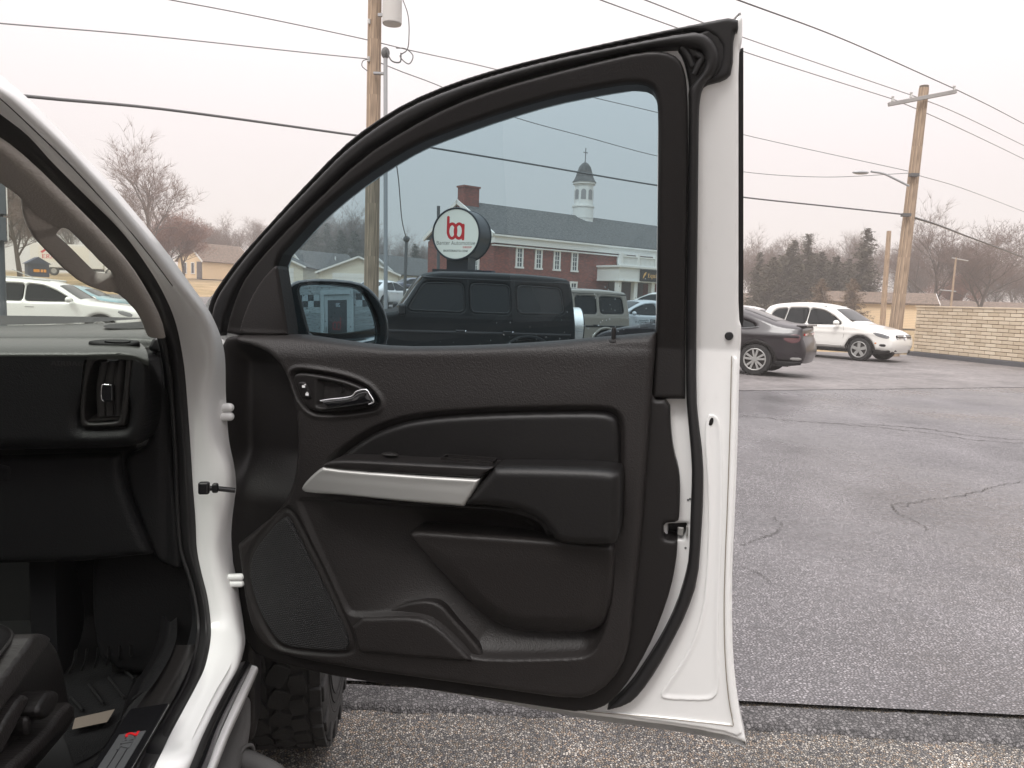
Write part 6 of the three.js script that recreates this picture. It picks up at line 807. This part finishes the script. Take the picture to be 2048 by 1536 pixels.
// long white SUV seen through the windscreen
{
  const paint = carPaint([.76, .77, .74]), p = [-13.205,0.293,-22], c = makeCar('white_estate_suv', 'long white SUV with roof rails seen through the windscreen', { cat: 'SUV', pos: [p[0], landH(p[0], -22), -22], turn: .22, W: 1.9, k: .34, belt: 1.08, bow: .12, crown: .05, r: .09, sill: .28, wy: .38, ar: .44, wr: .37, ww: .25, wheels: [1.5, -1.5], step: .03, spokes: spoke5, flipN: true, paint,
    top: [[2.42, .36], [2.48, .6], [2.42, .9], [2.2, 1.02], [1.5, 1.1], [1.05, 1.14], [.7, 1.36], [.35, 1.6], [-.1, 1.7], [-1.2, 1.74], [-2.1, 1.68], [-2.3, 1.55], [-2.42, 1.1], [-2.46, .6], [-2.4, .36]],
    windows: [[[.86, 1.16], [.4, 1.42], [.05, 1.56], [-.34, 1.59], [-.36, 1.14]], [[-.43, 1.14], [-.41, 1.59], [-1.2, 1.59], [-1.22, 1.15]], [[-1.3, 1.15], [-1.28, 1.59], [-2.0, 1.55], [-2.15, 1.2]]], screens: [[.4, 1.0, 'windscreen', .88], [-2.3, -2.42, 'rear_window', .8]] });
  c.patch('headlight', [[2.36, .86], [2.0, .96], [1.96, .86], [2.3, .74]], .012, M.lampClear); c.line('roof_rail', [[.2, 1.7], [-.8, 1.77], [-1.9, 1.74]], .022, M.silver, [1, -1], -.08); c.line('door_seam', [[-.4, 1.12], [-.4, .45]], .007, M.black); c.line('door_handle', [[-.12, .98], [-.34, .985]], .016, M.silver); c.line('sill_moulding', [[1.0, .55], [-1.0, .56]], .02, M.silver); for (const s of [1, -1]) { const m = new THREE.SphereGeometry(.14, 12, 8); m.scale(.6, .6, 1); m.translate(.78, 1.2, s * 1.08); part('wing_mirror', m, paint, c); } part('grille', box(.05, .24, 1.1, 2.47, .8, 0, .02), M.silverDark, c); part('antenna', tube([[-.3, 1.74, .2], [-.9, 1.98, .2]], .012, 5), M.silver, c);
}

// ---------- houses ----------
function house(label, pos, turn, w, d, h, rise, wallM, roofM, opts = {}) {
  const t = thing('house', label, 'house', pos, turn, opts.group); const wl = new THREE.Group(); wl.name = 'wall'; t.add(wl);
  part('wall_panel', box(w, h, d, 0, h / 2, 0), wallM, wl);
  for (const s of [1, -1]) { const g = extr([[-w / 2, h], [w / 2, h], [0, h + rise]], .12); g.translate(0, 0, s > 0 ? d / 2 - .12 : -d / 2); part('gable', uvBox(g), wallM, wl); }
  const rf = new THREE.Group(); rf.name = 'roof'; t.add(rf); const sl = Math.hypot(w / 2 + .4, rise * (1 + .8 / w)), a = Math.atan2(rise, w / 2);
  for (const s of [1, -1]) { const g = box(sl, .14, d + .7, 0, 0, 0); g.rotateZ(-s * a); g.translate(s * (w / 4 + .18), h + rise / 2 - .02, 0); part('roof_slope', g, roofM, rf); for (const e of [1, -1]) { const b = box(sl + .03, .2, .05, 0, -.04, 0); b.rotateZ(-s * a); b.translate(s * (w / 4 + .18), h + rise / 2 - .03, e * (d / 2 + .38)); part('rake_board', b, M.trimWhite, rf); } }
  const z = d / 2 + .03;
  (opts.garage || []).forEach(([x, gw]) => { const g = new THREE.Group(); g.name = 'garage_door'; g.position.set(x, 0, z); t.add(g); for (let k = 0; k < 4; k++) part('panel', box(gw, .5, .05, 0, .27 + k * .53, 0, .015), M.trimWhite, g); });
  (opts.windows || []).forEach(([x, y, ww, wh, side]) => { const g = new THREE.Group(); g.name = 'window'; if (side) { g.position.set(side * (w / 2 + .03), y, x); g.rotation.y = side * Math.PI / 2; } else g.position.set(x, y, z); t.add(g); part('frame', merge([box(ww + .16, .09, .07, 0, wh / 2 + .03, 0), box(ww + .2, .09, .1, 0, -wh / 2 - .03, 0), box(.09, wh, .07, -ww / 2 - .03, 0, 0), box(.09, wh, .07, ww / 2 + .03, 0, 0)]), M.trimWhite, g); part('pane', box(ww, wh, .03, 0, 0, -.005), M.pane, g); });
  if (opts.door) { const [x] = opts.door, g = new THREE.Group(); g.name = 'door'; g.position.set(x, 0, z); t.add(g); part('door_leaf', box(.95, 2.1, .05, 0, 1.05, 0, .01), std([.09, .08, .08], .5), g); part('handle', new THREE.SphereGeometry(.045, 8, 6).translate(.36, 1.0, .05), M.silver, g); }
  if (opts.vents) for (const x of opts.vents) { const g = cyl(.09, .09, .6, 8, x, h + rise * .75, -d * .18); part('roof_vent', g, M.trimWhite, rf); }
  return t;
}
{
  const at = (p, dep, dy = 0) => [p[0], landH(p[0], -dep) + dy, -dep];
  house('cream gabled house with two narrow windows below the tall bare tree', at([-38.789,2.417,-100], 100, -.1), -.5, 4.6, 7.5, 2.3, 2.0, M.sidingYellow, M.roofTan, { windows: [[-.9, 1.3, .5, 1.3], [.5, 1.3, .5, 1.3]], door: [1.7] });
  house('cream house seen in the corner of the door window above the mirror', at([-27.959,1.831,-92], 92, -.1), .1, 7, 10, 2.4, 1.5, M.sidingCream, M.roofGrey, { garage: [[1, 3]], windows: [[-1.5, 1.4, 1.1, 1.1]] });
  house('cream house with a long grey roof above the side mirror', at([-26.732,1.759,-106], 106, -.2), -.62, 6, 9, 2.5, 2.5, M.sidingCream, M.roofGrey, { windows: [[-2, 1.4, 1.1, 1.1], [1.5, 1.3, 1.1, 1.1, 1], [-3, 1.3, 1.1, 1.1, 1]], vents: [.4, 1.2] });
  house('cream garage with a wide gable behind the transformer pole', at([-18.32,1.398,-92], 92, -.1), .12, 8.8, 8, 2.2, 1.8, M.sidingCream, M.roofGrey, { garage: [[-.6, 4.6]], vents: [-1] });
  house('cream house with a steep gable left of the thin steel pole', at([-14.424,1.448,-97], 97, -.1), -.55, 6.4, 9, 2.3, 2.1, M.sidingCream, M.roofGrey, { garage: [[.3, 3.2]], windows: [[2, 1.3, 1.0, 1.1, 1]] });
  house('low cream house with a grey roof behind the thin steel pole', at([-10.474,1.518,-108], 108, -.2), -.9, 7, 11, 2.3, 2.0, M.sidingCream, M.roofGrey, { windows: [[-2, 1.3, 1.1, 1.1], [3, 1.3, 1.2, 1.1, 1]] });
  // beyond the block wall and the white SUV
  house('low tan roofed house behind the block wall with a white gable end', at([49.758,0.896,-84], 84, -.25), 1.25, 7.5, 17, 2.1, 1.1, M.sidingYellow, M.roofTan, { windows: [[0, 1.3, 1.4, 1.0]] });
  house('yellow house with a tan roof between the two wooden poles', at([34.62,0.625,-74], 74, .1), 1.2, 5.5, 9, 2.3, .9, M.sidingYellow, M.roofTan, { windows: [[-.6, 1.5, 1.1, 1]] });
  house('pale yellow bungalow under the dark evergreens behind the white SUV', at([37.615,0.061,-100], 100, -.2), 1.45, 7, 15, 2.4, 1.1, M.sidingYellow, M.roofTan, { windows: [[-2, 1.3, 1.2, 1], [-4, 1.3, 1.2, 1.0, 1], [2, 1.3, 1.2, 1.0, 1]] });
  house('white bungalow beside the open door edge behind the dark sedan', at([28.067,-0.067,-92], 92, -.1), 1.3, 6, 9, 2.2, 1.0, M.sidingCream, M.roofTan, { windows: [[1, 1.4, 1.1, 1]] });
}
// ---------- things seen through the windscreen ----------
{
  const p = [-48.965,2.425,-84], t = thing('box_truck', 'white box truck with a red roof emblem seen through the grab handle corner', 'truck', [p[0], landH(p[0], -84) - .1, -84], .3);
  part('cargo_box', box(7, 2.5, 2.3, .6, 2.1, 0, .05), M.trimWhite, t); part('chassis', box(7, .25, 1.4, .6, .72, 0), M.black, t); part('cab', new RoundedBoxGeometry(1.8, 1.9, 2.2, 4, .2).translate(5.0, 1.5, 0), M.trimWhite, t); part('cab_window', box(.9, .6, 2.24, 5.1, 1.95, 0, .05), M.pane, t);
  const s = ctex(512, 180, (g, w, h) => { g.fillStyle = '#dedad0'; g.fillRect(0, 0, w, h); g.fillStyle = '#c0202a'; g.beginPath(); g.moveTo(20, 70); g.lineTo(95, 14); g.lineTo(170, 70); g.lineTo(150, 84); g.lineTo(95, 44); g.lineTo(40, 84); g.fill(); g.font = 'bold 62px serif'; g.fillText('ERA', 32, 140); g.fillStyle = '#5b6470'; g.font = 'bold 46px sans-serif'; g.fillText('REAL', 190, 80); g.fillText('ESTATE', 190, 132); });
  const q = new THREE.PlaneGeometry(4.8, 1.7); q.translate(.3, 2.25, 1.156); part('side_lettering', q, std('#ffffff', .6, { map: s }), t);
  for (const x of [-1.6, -.7, 4.7]) { const g = new THREE.Group(); g.name = 'wheel'; g.position.set(x, .5, 1.0); t.add(g); const ty = new THREE.TorusGeometry(.37, .13, 8, 24); part('tyre', ty, M.tyre, g); const rm = new THREE.CylinderGeometry(.27, .27, .16, 18); rm.rotateX(Math.PI / 2); part('rim', rm, M.silver, g); }
  const pk = [-40.772,2.235,-66], k = thing('kiosk', 'small dark blue kiosk with an orange sign beside the box truck', 'kiosk', [pk[0], landH(pk[0], -66) - .05, -66], .75); k.scale.setScalar(1.75); part('wall', box(.9, .62, .7, 0, .36, 0), M.kioskBlue, k);
  { const g = extr([[-.55, .66], [.55, .66], [0, 1.0]], .86, .0); g.translate(0, 0, -.43); part('roof', uvBox(g), M.kioskBlue, k); const o = ctex(128, 64, (c2, w, h) => { c2.fillStyle = '#20242c'; c2.fillRect(0, 0, w, h); c2.fillStyle = '#e0962c'; c2.fillRect(8, 14, 52, 36); c2.fillRect(70, 14, 20, 36); c2.fillRect(96, 14, 22, 36); }); const s2 = new THREE.PlaneGeometry(.62, .24); s2.translate(.06, .34, .356); part('orange_sign', s2, std('#fff', .6, { map: o }), k); }
  const ps = [-11.294,0.928,-17]; ps[1] = landH(ps[0], -17); const sgp = thing('pylon_sign', 'tall grey pylon sign with two stacked panels behind the windscreen pillar', 'sign', ps, .58); const top = [-11.202,3.39,-17][1] - ps[1], sc = 17 / 1538; part('post', tube([[0, 0, 0], [0, top, 0]], .085, 12), M.pylon, sgp); const y1 = [-11.212,3.135,-17][1] - ps[1], y2 = [-11.237,2.46,-17][1] - ps[1]; part('panel', box(.22, .72, .6, 0.03, y1, 0, .01), M.pylon, sgp); part('panel', box(.22, .5, .6, .02, y2, 0, .01), M.pylon, sgp); for (const [y, hh] of [[y1, .7], [y2, .48]]) part('panel_face', box(.02, hh, .58, .155, y, 0), M.trimWhite, sgp);
}
// ---------- the shop behind the camera, seen in the door mirror ----------
{
  const dir = [4.73,1.274,4.616], p = [dir[0], 0, dir[2]], t = thing('plank_building', 'weathered plank shop front with a checkered band reflected in the side mirror', 'building', p, -2.1163);
  const W = 18, Hh = 4.2; part('backing', box(W, Hh, .2, 0, Hh / 2, -.2), M.planks[0], t);
  const row = .235; for (let r = 0; r < 18; r++) { if (r >= 8 && r <= 9) continue; for (let k = 0; k < 6; k++) { const x0 = -W / 2 + k * 3, g = box(2.99, row - .012, .04, 0, 0, 0, .006); const y = (r + .5) * row; const cut = y < 2.2 && k >= 2 && k <= 3; if (cut) { const side = k === 2 ? -1 : 1; const g2 = box(2.35, row - .012, .04, 0, 0, 0, .006); const m = part('plank', g2, M.planks[Math.floor(rnd() * 4)], t); m.position.set(side * (.66 + 1.175), y, -.08 + rr(-.006, .006)); continue; } const m = part('plank', g, M.planks[Math.floor(rnd() * 4)], t); m.position.set(x0 + 1.5, y, -.08 + rr(-.006, .006)); } }
  const q = box(row - .006, row - .006, .03, 0, 0, 0, .003); for (let r = 8; r <= 9; r++) for (let k = -38; k < 38; k++) { const x = (k + .5) * row; if (Math.abs(x) < .66 && r < 9.5) continue; const m = part('checker_tile', q, (k + r) & 1 ? M.checkBlack : M.checkWhite, t); m.position.set(x, (r + .5) * row, -.075); }
  const q2 = q; for (let k = -38; k < 38; k++) { const x = (k + .5) * row; if (Math.abs(x) < .66) continue; const m = part('checker_tile', q2, k & 1 ? M.checkBlack : M.checkWhite, t); m.position.set(x, .5 * row, -.052); }
  const d = new THREE.Group(); d.name = 'door'; t.add(d); part('door_frame', merge([box(.14, 2.35, .1, -.56, 1.17, -.03), box(.14, 2.35, .1, .56, 1.17, -.03), box(1.26, .16, .12, 0, 2.4, -.03)]), M.trimWhite, d); part('door_leaf', box(.98, 2.3, .05, 0, 1.15, -.06), M.trimWhite, d);
  const s = ctex(256, 512, (g, w, h) => { g.fillStyle = '#33383a'; g.fillRect(0, 0, w, h); g.strokeStyle = '#a3252a'; g.lineWidth = 14; g.beginPath(); g.ellipse(110, 270, 26, 40, 0, 0, 7); g.stroke(); g.beginPath(); g.ellipse(158, 270, 26, 40, 0, 0, 7); g.stroke(); g.beginPath(); g.moveTo(84, 180); g.lineTo(84, 280); g.moveTo(184, 235); g.lineTo(184, 312); g.stroke(); g.fillStyle = '#e6e6e6'; g.font = 'bold 54px sans-serif'; g.textAlign = 'center'; g.fillText('20', 118, 70); g.font = 'bold 30px sans-serif'; g.fillText('316-665-6630', 128, 440); });
  const pl = new THREE.PlaneGeometry(.74, 1.75); pl.translate(0, 1.25, -.033); part('door_glass', pl, std('#ffffff', .25, { map: s }), d); part('handle', box(.03, .22, .06, .42, 1.05, 0, .01), M.silver, d);
  part('roof', box(W + .6, .14, .7, 0, Hh + .05, -.2), M.planks[1], t);
}

// ---------- trees ----------

M.bark = std([.1, .082, .07], .95); M.twig = std([.17, .12, .1], .95); M.twigRed = std([.2, .105, .085], .95); M.needle = std([.068, .058, .035], .9); M.needleBrown = std([.13, .085, .045], .95); M.leafDry = std([.24, .12, .075], .95);
// limb tree: returns [thick limbs, fine twigs] as geometries
function limbTree(sd, H, spread, depth, up = .5, twigsPer = 3, lean = 0) {
  const keep = seed; seed = sd * 7919 + 13; const limbs = { p: [], n: [] }, twigs = { p: [], n: [] };
  const A = new THREE.Vector3(), B = new THREE.Vector3(), U = new THREE.Vector3(), W = new THREE.Vector3();
  const prism = (o, a, b, r0, r1, k) => { A.subVectors(b, a).normalize(); U.set(Math.abs(A.y) > .9 ? 1 : 0, Math.abs(A.y) > .9 ? 0 : 1, 0).cross(A).normalize(); W.crossVectors(A, U); for (let i = 0; i < k; i++) { const t0 = i / k * 6.2832, t1 = (i + 1) / k * 6.2832; const n0 = U.clone().multiplyScalar(Math.cos(t0)).addScaledVector(W, Math.sin(t0)), n1 = U.clone().multiplyScalar(Math.cos(t1)).addScaledVector(W, Math.sin(t1)); const v = [a.clone().addScaledVector(n0, r0), a.clone().addScaledVector(n1, r0), b.clone().addScaledVector(n0, r1), b.clone().addScaledVector(n1, r1)], nn = [n0, n1, n0, n1]; for (const q of [0, 1, 2, 1, 3, 2]) { o.p.push(v[q].x, v[q].y, v[q].z); o.n.push(nn[q].x, nn[q].y, nn[q].z); } } };
  const grow = (a, dir, len, r, lev) => {
    const segs = lev < 2 ? 4 : lev < depth - 1 ? 3 : 2; let p = a.clone(), d = dir.clone(), rad = r; const fin = lev >= depth - 1;
    for (let s = 0; s < segs; s++) { const wob = .12 + .1 * lev; d.x += rr(-wob, wob); d.z += rr(-wob, wob); d.y += rr(-wob, wob) * .6 + (lev > 1 ? .06 : 0); d.normalize(); const q = p.clone().addScaledVector(d, len / segs), r1 = rad * (fin ? .6 : .84); prism(lev < 3 ? limbs : twigs, p, q, rad, r1, lev < 1 ? 9 : lev < 3 ? 5 : 3); p = q; rad = r1;
      if (lev < depth && (lev > 0 || s > 0)) { const nb = fin ? twigsPer : lev === 0 ? 2 : 2; for (let k = 0; k < nb; k++) { if (lev > 0 && rnd() < .15) continue; const ang = rr(0, 6.28), tilt = rr(.45, 1.0) * spread; U.set(Math.cos(ang), 0, Math.sin(ang)); const nd = d.clone().multiplyScalar(Math.cos(tilt)).addScaledVector(U, Math.sin(tilt)); nd.y = lerp(nd.y, Math.abs(nd.y) + .2, up); nd.normalize(); grow(p, nd, len * rr(.52, .78), Math.max(rad * rr(.45, .65), .012), lev + 1); } } }
    if (lev < depth) grow(p, d, len * .62, Math.max(rad * .85, .012), lev + 1);
  };
  grow(new THREE.Vector3(0, 0, 0), new THREE.Vector3(lean, 1, 0).normalize(), H * .42, H * .021, 0);
  seed = keep; const mk = (o) => { const g = new THREE.BufferGeometry(); g.setAttribute('position', new THREE.Float32BufferAttribute(o.p, 3)); g.setAttribute('normal', new THREE.Float32BufferAttribute(o.n, 3)); return g; };
  limbs.H = H; return [mk(limbs), mk(twigs)];
}
function needleTree(sd, H, R, dens = 1) {
  const keep = seed; seed = sd * 104729 + 7; const p = [], n = [];
  const layers = Math.floor(H * 3.2 * dens); for (let l = 0; l < layers; l++) { const y = H * (.1 + .88 * Math.pow(l / layers, .9)), rad = R * Math.pow(1 - l / layers, .72) * rr(.6, 1.1) + .12, nb = Math.floor(6 + 5 * (1 - l / layers)); for (let b = 0; b < nb; b++) { const a = rr(0, 6.28), L = rad * rr(.55, 1.1), droop = rr(-.35, .12); const steps = Math.max(3, Math.ceil(L * 6)); for (let s = 1; s <= steps; s++) { const t = s / steps, x = Math.cos(a) * L * t, z = Math.sin(a) * L * t, yy = y + droop * L * t * t + .15 * L * t; for (let k = 0; k < 3; k++) { const sz = rr(.1, .24) * (1.1 - .4 * t), a2 = rr(0, 6.28), px = x + rr(-.14, .14), py = yy + rr(-.12, .12), pz = z + rr(-.14, .14), e = rr(-.6, .9); const dx = Math.cos(a2) * sz, dz = Math.sin(a2) * sz; p.push(px, py, pz, px + dx * 1.6, py + e * sz, pz + dz * 1.6, px - dz * .55, py + sz * .5, pz + dx * .55); for (let q = 0; q < 3; q++) n.push(Math.cos(a) * .6, .7, Math.sin(a) * .6); } } } }
  seed = keep; const g = new THREE.BufferGeometry(); g.setAttribute('position', new THREE.Float32BufferAttribute(p, 3)); g.setAttribute('normal', new THREE.Float32BufferAttribute(n, 3)); g.computeVertexNormals(); return g;
}
const bareKinds = [limbTree(1, 12.5, .9, 4, .3, 5), limbTree(2, 11, 1.1, 5, .4, 2), limbTree(3, 12, .8, 5, .45, 2), limbTree(4, 10, 1.15, 5, .25, 2, .08)];
const pineKinds = [needleTree(1, 9, 3.0, 1.25), needleTree(2, 8, 3.6, 1.35), needleTree(3, 9.5, 2.7, 1.2)];
let leafGeo;
{ const p = []; const keep = seed; seed = 991; const pos = bareKinds[1][1].attributes.position; for (let i = 0; i < pos.count; i += 54) { if (rnd() < .35) continue; const x = pos.getX(i), y = pos.getY(i), z = pos.getZ(i); for (let k = 0; k < 2; k++) { const s = .13, a = rr(0, 6.28), b = rr(-1, 1); p.push(x + rr(-.2, .2), y + rr(-.2, .2), z + rr(-.2, .2)); const q = p.slice(-3); p.push(q[0] + Math.cos(a) * s, q[1] + b * s, q[2] + Math.sin(a) * s, q[0] - Math.sin(a) * s * .7, q[1] + s * .6, q[2] + Math.cos(a) * s * .7); } } seed = keep; leafGeo = new THREE.BufferGeometry(); leafGeo.setAttribute('position', new THREE.Float32BufferAttribute(p, 3)); leafGeo.computeVertexNormals(); }
function bareTree(label, p, kind, scale, turn, twigM = M.twig, leaves = false, group) {
  const t = thing('bare_tree', label, 'tree', [p[0], landH(p[0], p[2]) - .2, p[2]], turn, group); const a = part('trunk', bareKinds[kind][0], M.bark, t), b = part('crown', bareKinds[kind][1], twigM, t); t.scale.setScalar(scale); if (leaves) part('dry_leaves', leafGeo, M.leafDry, t).userData.kind = 'stuff'; return t;
}
const trunkGeo = cyl(.16, .05, 6, 8, 0, 3, 0);
function pine(label, p, kind, scale, turn, group, m = M.needle) { const t = thing('evergreen_tree', label, 'tree', [p[0], landH(p[0], p[2]) - .1, p[2]], turn, group); part('trunk', trunkGeo, M.bark, t); part('crown', pineKinds[kind], m, t); t.scale.setScalar(scale); return t; }
{
  // left of the open door
  bareTree('tall bare tree with twisting limbs above the cream gabled house', [-36.06,2.022,-76], 0, 1.12, 1.1);
  bareTree('slim bare tree close behind the white windscreen pillar', [-45.054,2.019,-88], 2, .8, 2.2);
  bareTree('bushy tree with rusty brown leaves beside the tall bare tree', [-36.806,1.978,-86], 1, .72, .4, M.twigRed, true);
  bareTree('low rusty tree with dry leaves left of the cream gabled house', [-37.742,1.901,-84], 1, .62, 2.9, M.twigRed, true);
  const gl = 'bare trees behind the houses', far = 'distant bare tree in the misty row behind the cream houses';
  for (const [p, k, s, t] of [[[-49.844,2.727,-122], 2, .78, .3], [[-48.059,2.891,-126], 1, .8, 1.8], [[-42.825,2.919,-120], 0, .78, 2.6], [[-41.622,3.089,-125], 2, .84, .9], [[-38.024,3.137,-122], 3, .9, 4], [[-50.192,2.612,-118], 3, .66, 3.1]]) bareTree(far, p, k, s, t, M.twig, false, gl);
  const gw = 'bare trees seen through the door window', lw = 'bare tree rising above the evergreens in the door window';
  for (const [p, k, s, t] of [[[-35.684,1.706,-126], 0, .98, 1], [[-33.521,1.807,-128], 2, 1.06, 2], [[-31.524,1.902,-130], 1, 1.12, 3], [[-27.704,1.983,-126], 0, 1.08, 4], [[-25.099,2.074,-126], 2, .98, 5], [[-19.55,1.458,-126], 1, .74, .5], [[-16.391,1.594,-130], 0, .8, 1.7], [[-13.792,1.645,-124], 2, .66, 2.7]]) bareTree(lw, p, k, s, t, M.twig, false, gw);
  const gp = 'evergreens behind the cream garages', lp = 'dark evergreen behind the cream garages in the door window';
  for (const [p, k, s, t] of [[[-34.716,1.636,-118], 1, 1.14, 0], [[-33.365,1.709,-120], 0, 1.05, 1], [[-30.303,1.764,-116], 1, 1.2, 2], [[-29.332,1.849,-120], 2, 1.1, 3], [[-26.708,1.915,-118], 1, 1.16, 4], [[-24.989,2,-120], 0, 1.05, 5], [[-22.667,2.055,-118], 1, .86, 1.5], [[-20.558,1.384,-120], 1, .62, 2.5], [[-17.928,1.462,-118], 0, .6, 3.5], [[-14.889,1.542,-114], 0, .82, 4.5], [[-13.037,1.645,-120], 1, .66, .2]]) pine(lp, p, k, s, t, gp);
  // right of the open door
  const gr = 'evergreens behind the white SUV', lr = 'dark shaggy evergreen behind the white SUV';
  for (const [p, k, s, t] of [[[24.956,1.165,-80], 2, .78, 0], [[25.741,1.218,-78], 1, .86, 1], [[28.053,1.273,-80], 1, 1.0, 2], [[29.071,1.283,-82], 0, 1.0, 2.6], [[29.062,1.334,-78], 2, .98, 3], [[31.252,1.385,-80], 1, .96, 4], [[31.98,1.435,-78], 1, .9, 5], [[34.994,1.489,-82], 0, .8, .6], [[26.962,1.184,-84], 1, .8, 3.3], [[28.588,1.24,-84], 1, .92, 4.4], [[30.539,1.308,-84], 1, .95, 5.5], [[32.056,1.361,-84], 1, .98, .9], [[33.681,1.418,-84], 1, .88, 1.7]]) pine(lr, p, k, s, t, gr);
  pine('tallest pointed evergreen with browned lower boughs beside the slim wooden pole', [34.002,1.532,-76], 2, 1.04, 1.3); pine('small browned evergreen between the dark evergreens and the poles', [30.415,1.483,-70], 1, .58, 2.1, undefined, M.needleBrown); pine('low browned evergreen behind the roof of the white SUV', [27.616,1.386,-70], 1, .56, .5, undefined, M.needleBrown);
  bareTree('large spreading bare tree behind the leaning utility pole', [42.135,1.789,-78], 0, 1.0, .2); bareTree('wide fan shaped bare tree beyond the block wall', [45.411,1.929,-76], 1, 1.0, 2.4); bareTree('rusty leaved low tree behind the tan roofed house', [52.009,1.954,-92], 1, .62, 1.2, M.twigRed, true);
  const gb = 'bare trees of the misty row right of the door', lb = 'distant bare tree in the misty row right of the open door';
  for (const [p, k, s, t] of [[[33.178,1.067,-110], 1, .95, 1], [[37.58,1.157,-115], 0, .98, 2], [[39.49,1.262,-112], 2, 1.0, 3], [[44.035,1.382,-115], 3, 1.1, 4], [[45.992,1.488,-112], 1, 1.05, 5], [[50.252,1.586,-116], 2, 1.05, .5], [[52.13,1.702,-112], 0, 1.0, 1.5], [[56.734,1.837,-114], 3, 1.2, 2.5], [[55.975,1.888,-108], 2, 1.0, 3.5], [[64.107,1.399,-112], 2, .95, 4.5], [[65.795,1.573,-106], 3, 1.0, 5.5], [[72.045,1.676,-112], 0, .95, .9], [[68.707,1.713,-104], 1, .9, 1.9]]) bareTree(lb, p, k, s, t, M.twig, false, gb);
  // through the windscreen
  bareTree('grey leafless tree behind the pylon sign in the windscreen', [-33.284,1.502,-52], 1, .85, .8); bareTree('grey bare tree behind the box truck in the windscreen', [-56.517,1.775,-94], 0, .9, 1.9); bareTree('slender bare tree showing in the grab handle opening', [-55.752,1.905,-98], 2, .9, 2.8); bareTree('bare tree at the edge of the windscreen', [-60.52,1.533,-90], 3, 1.0, 3.6);
}
scene.fog = new THREE.FogExp2(new THREE.Color().setRGB(.93, .87, .83), .0022);

renderer.render(scene, camera);
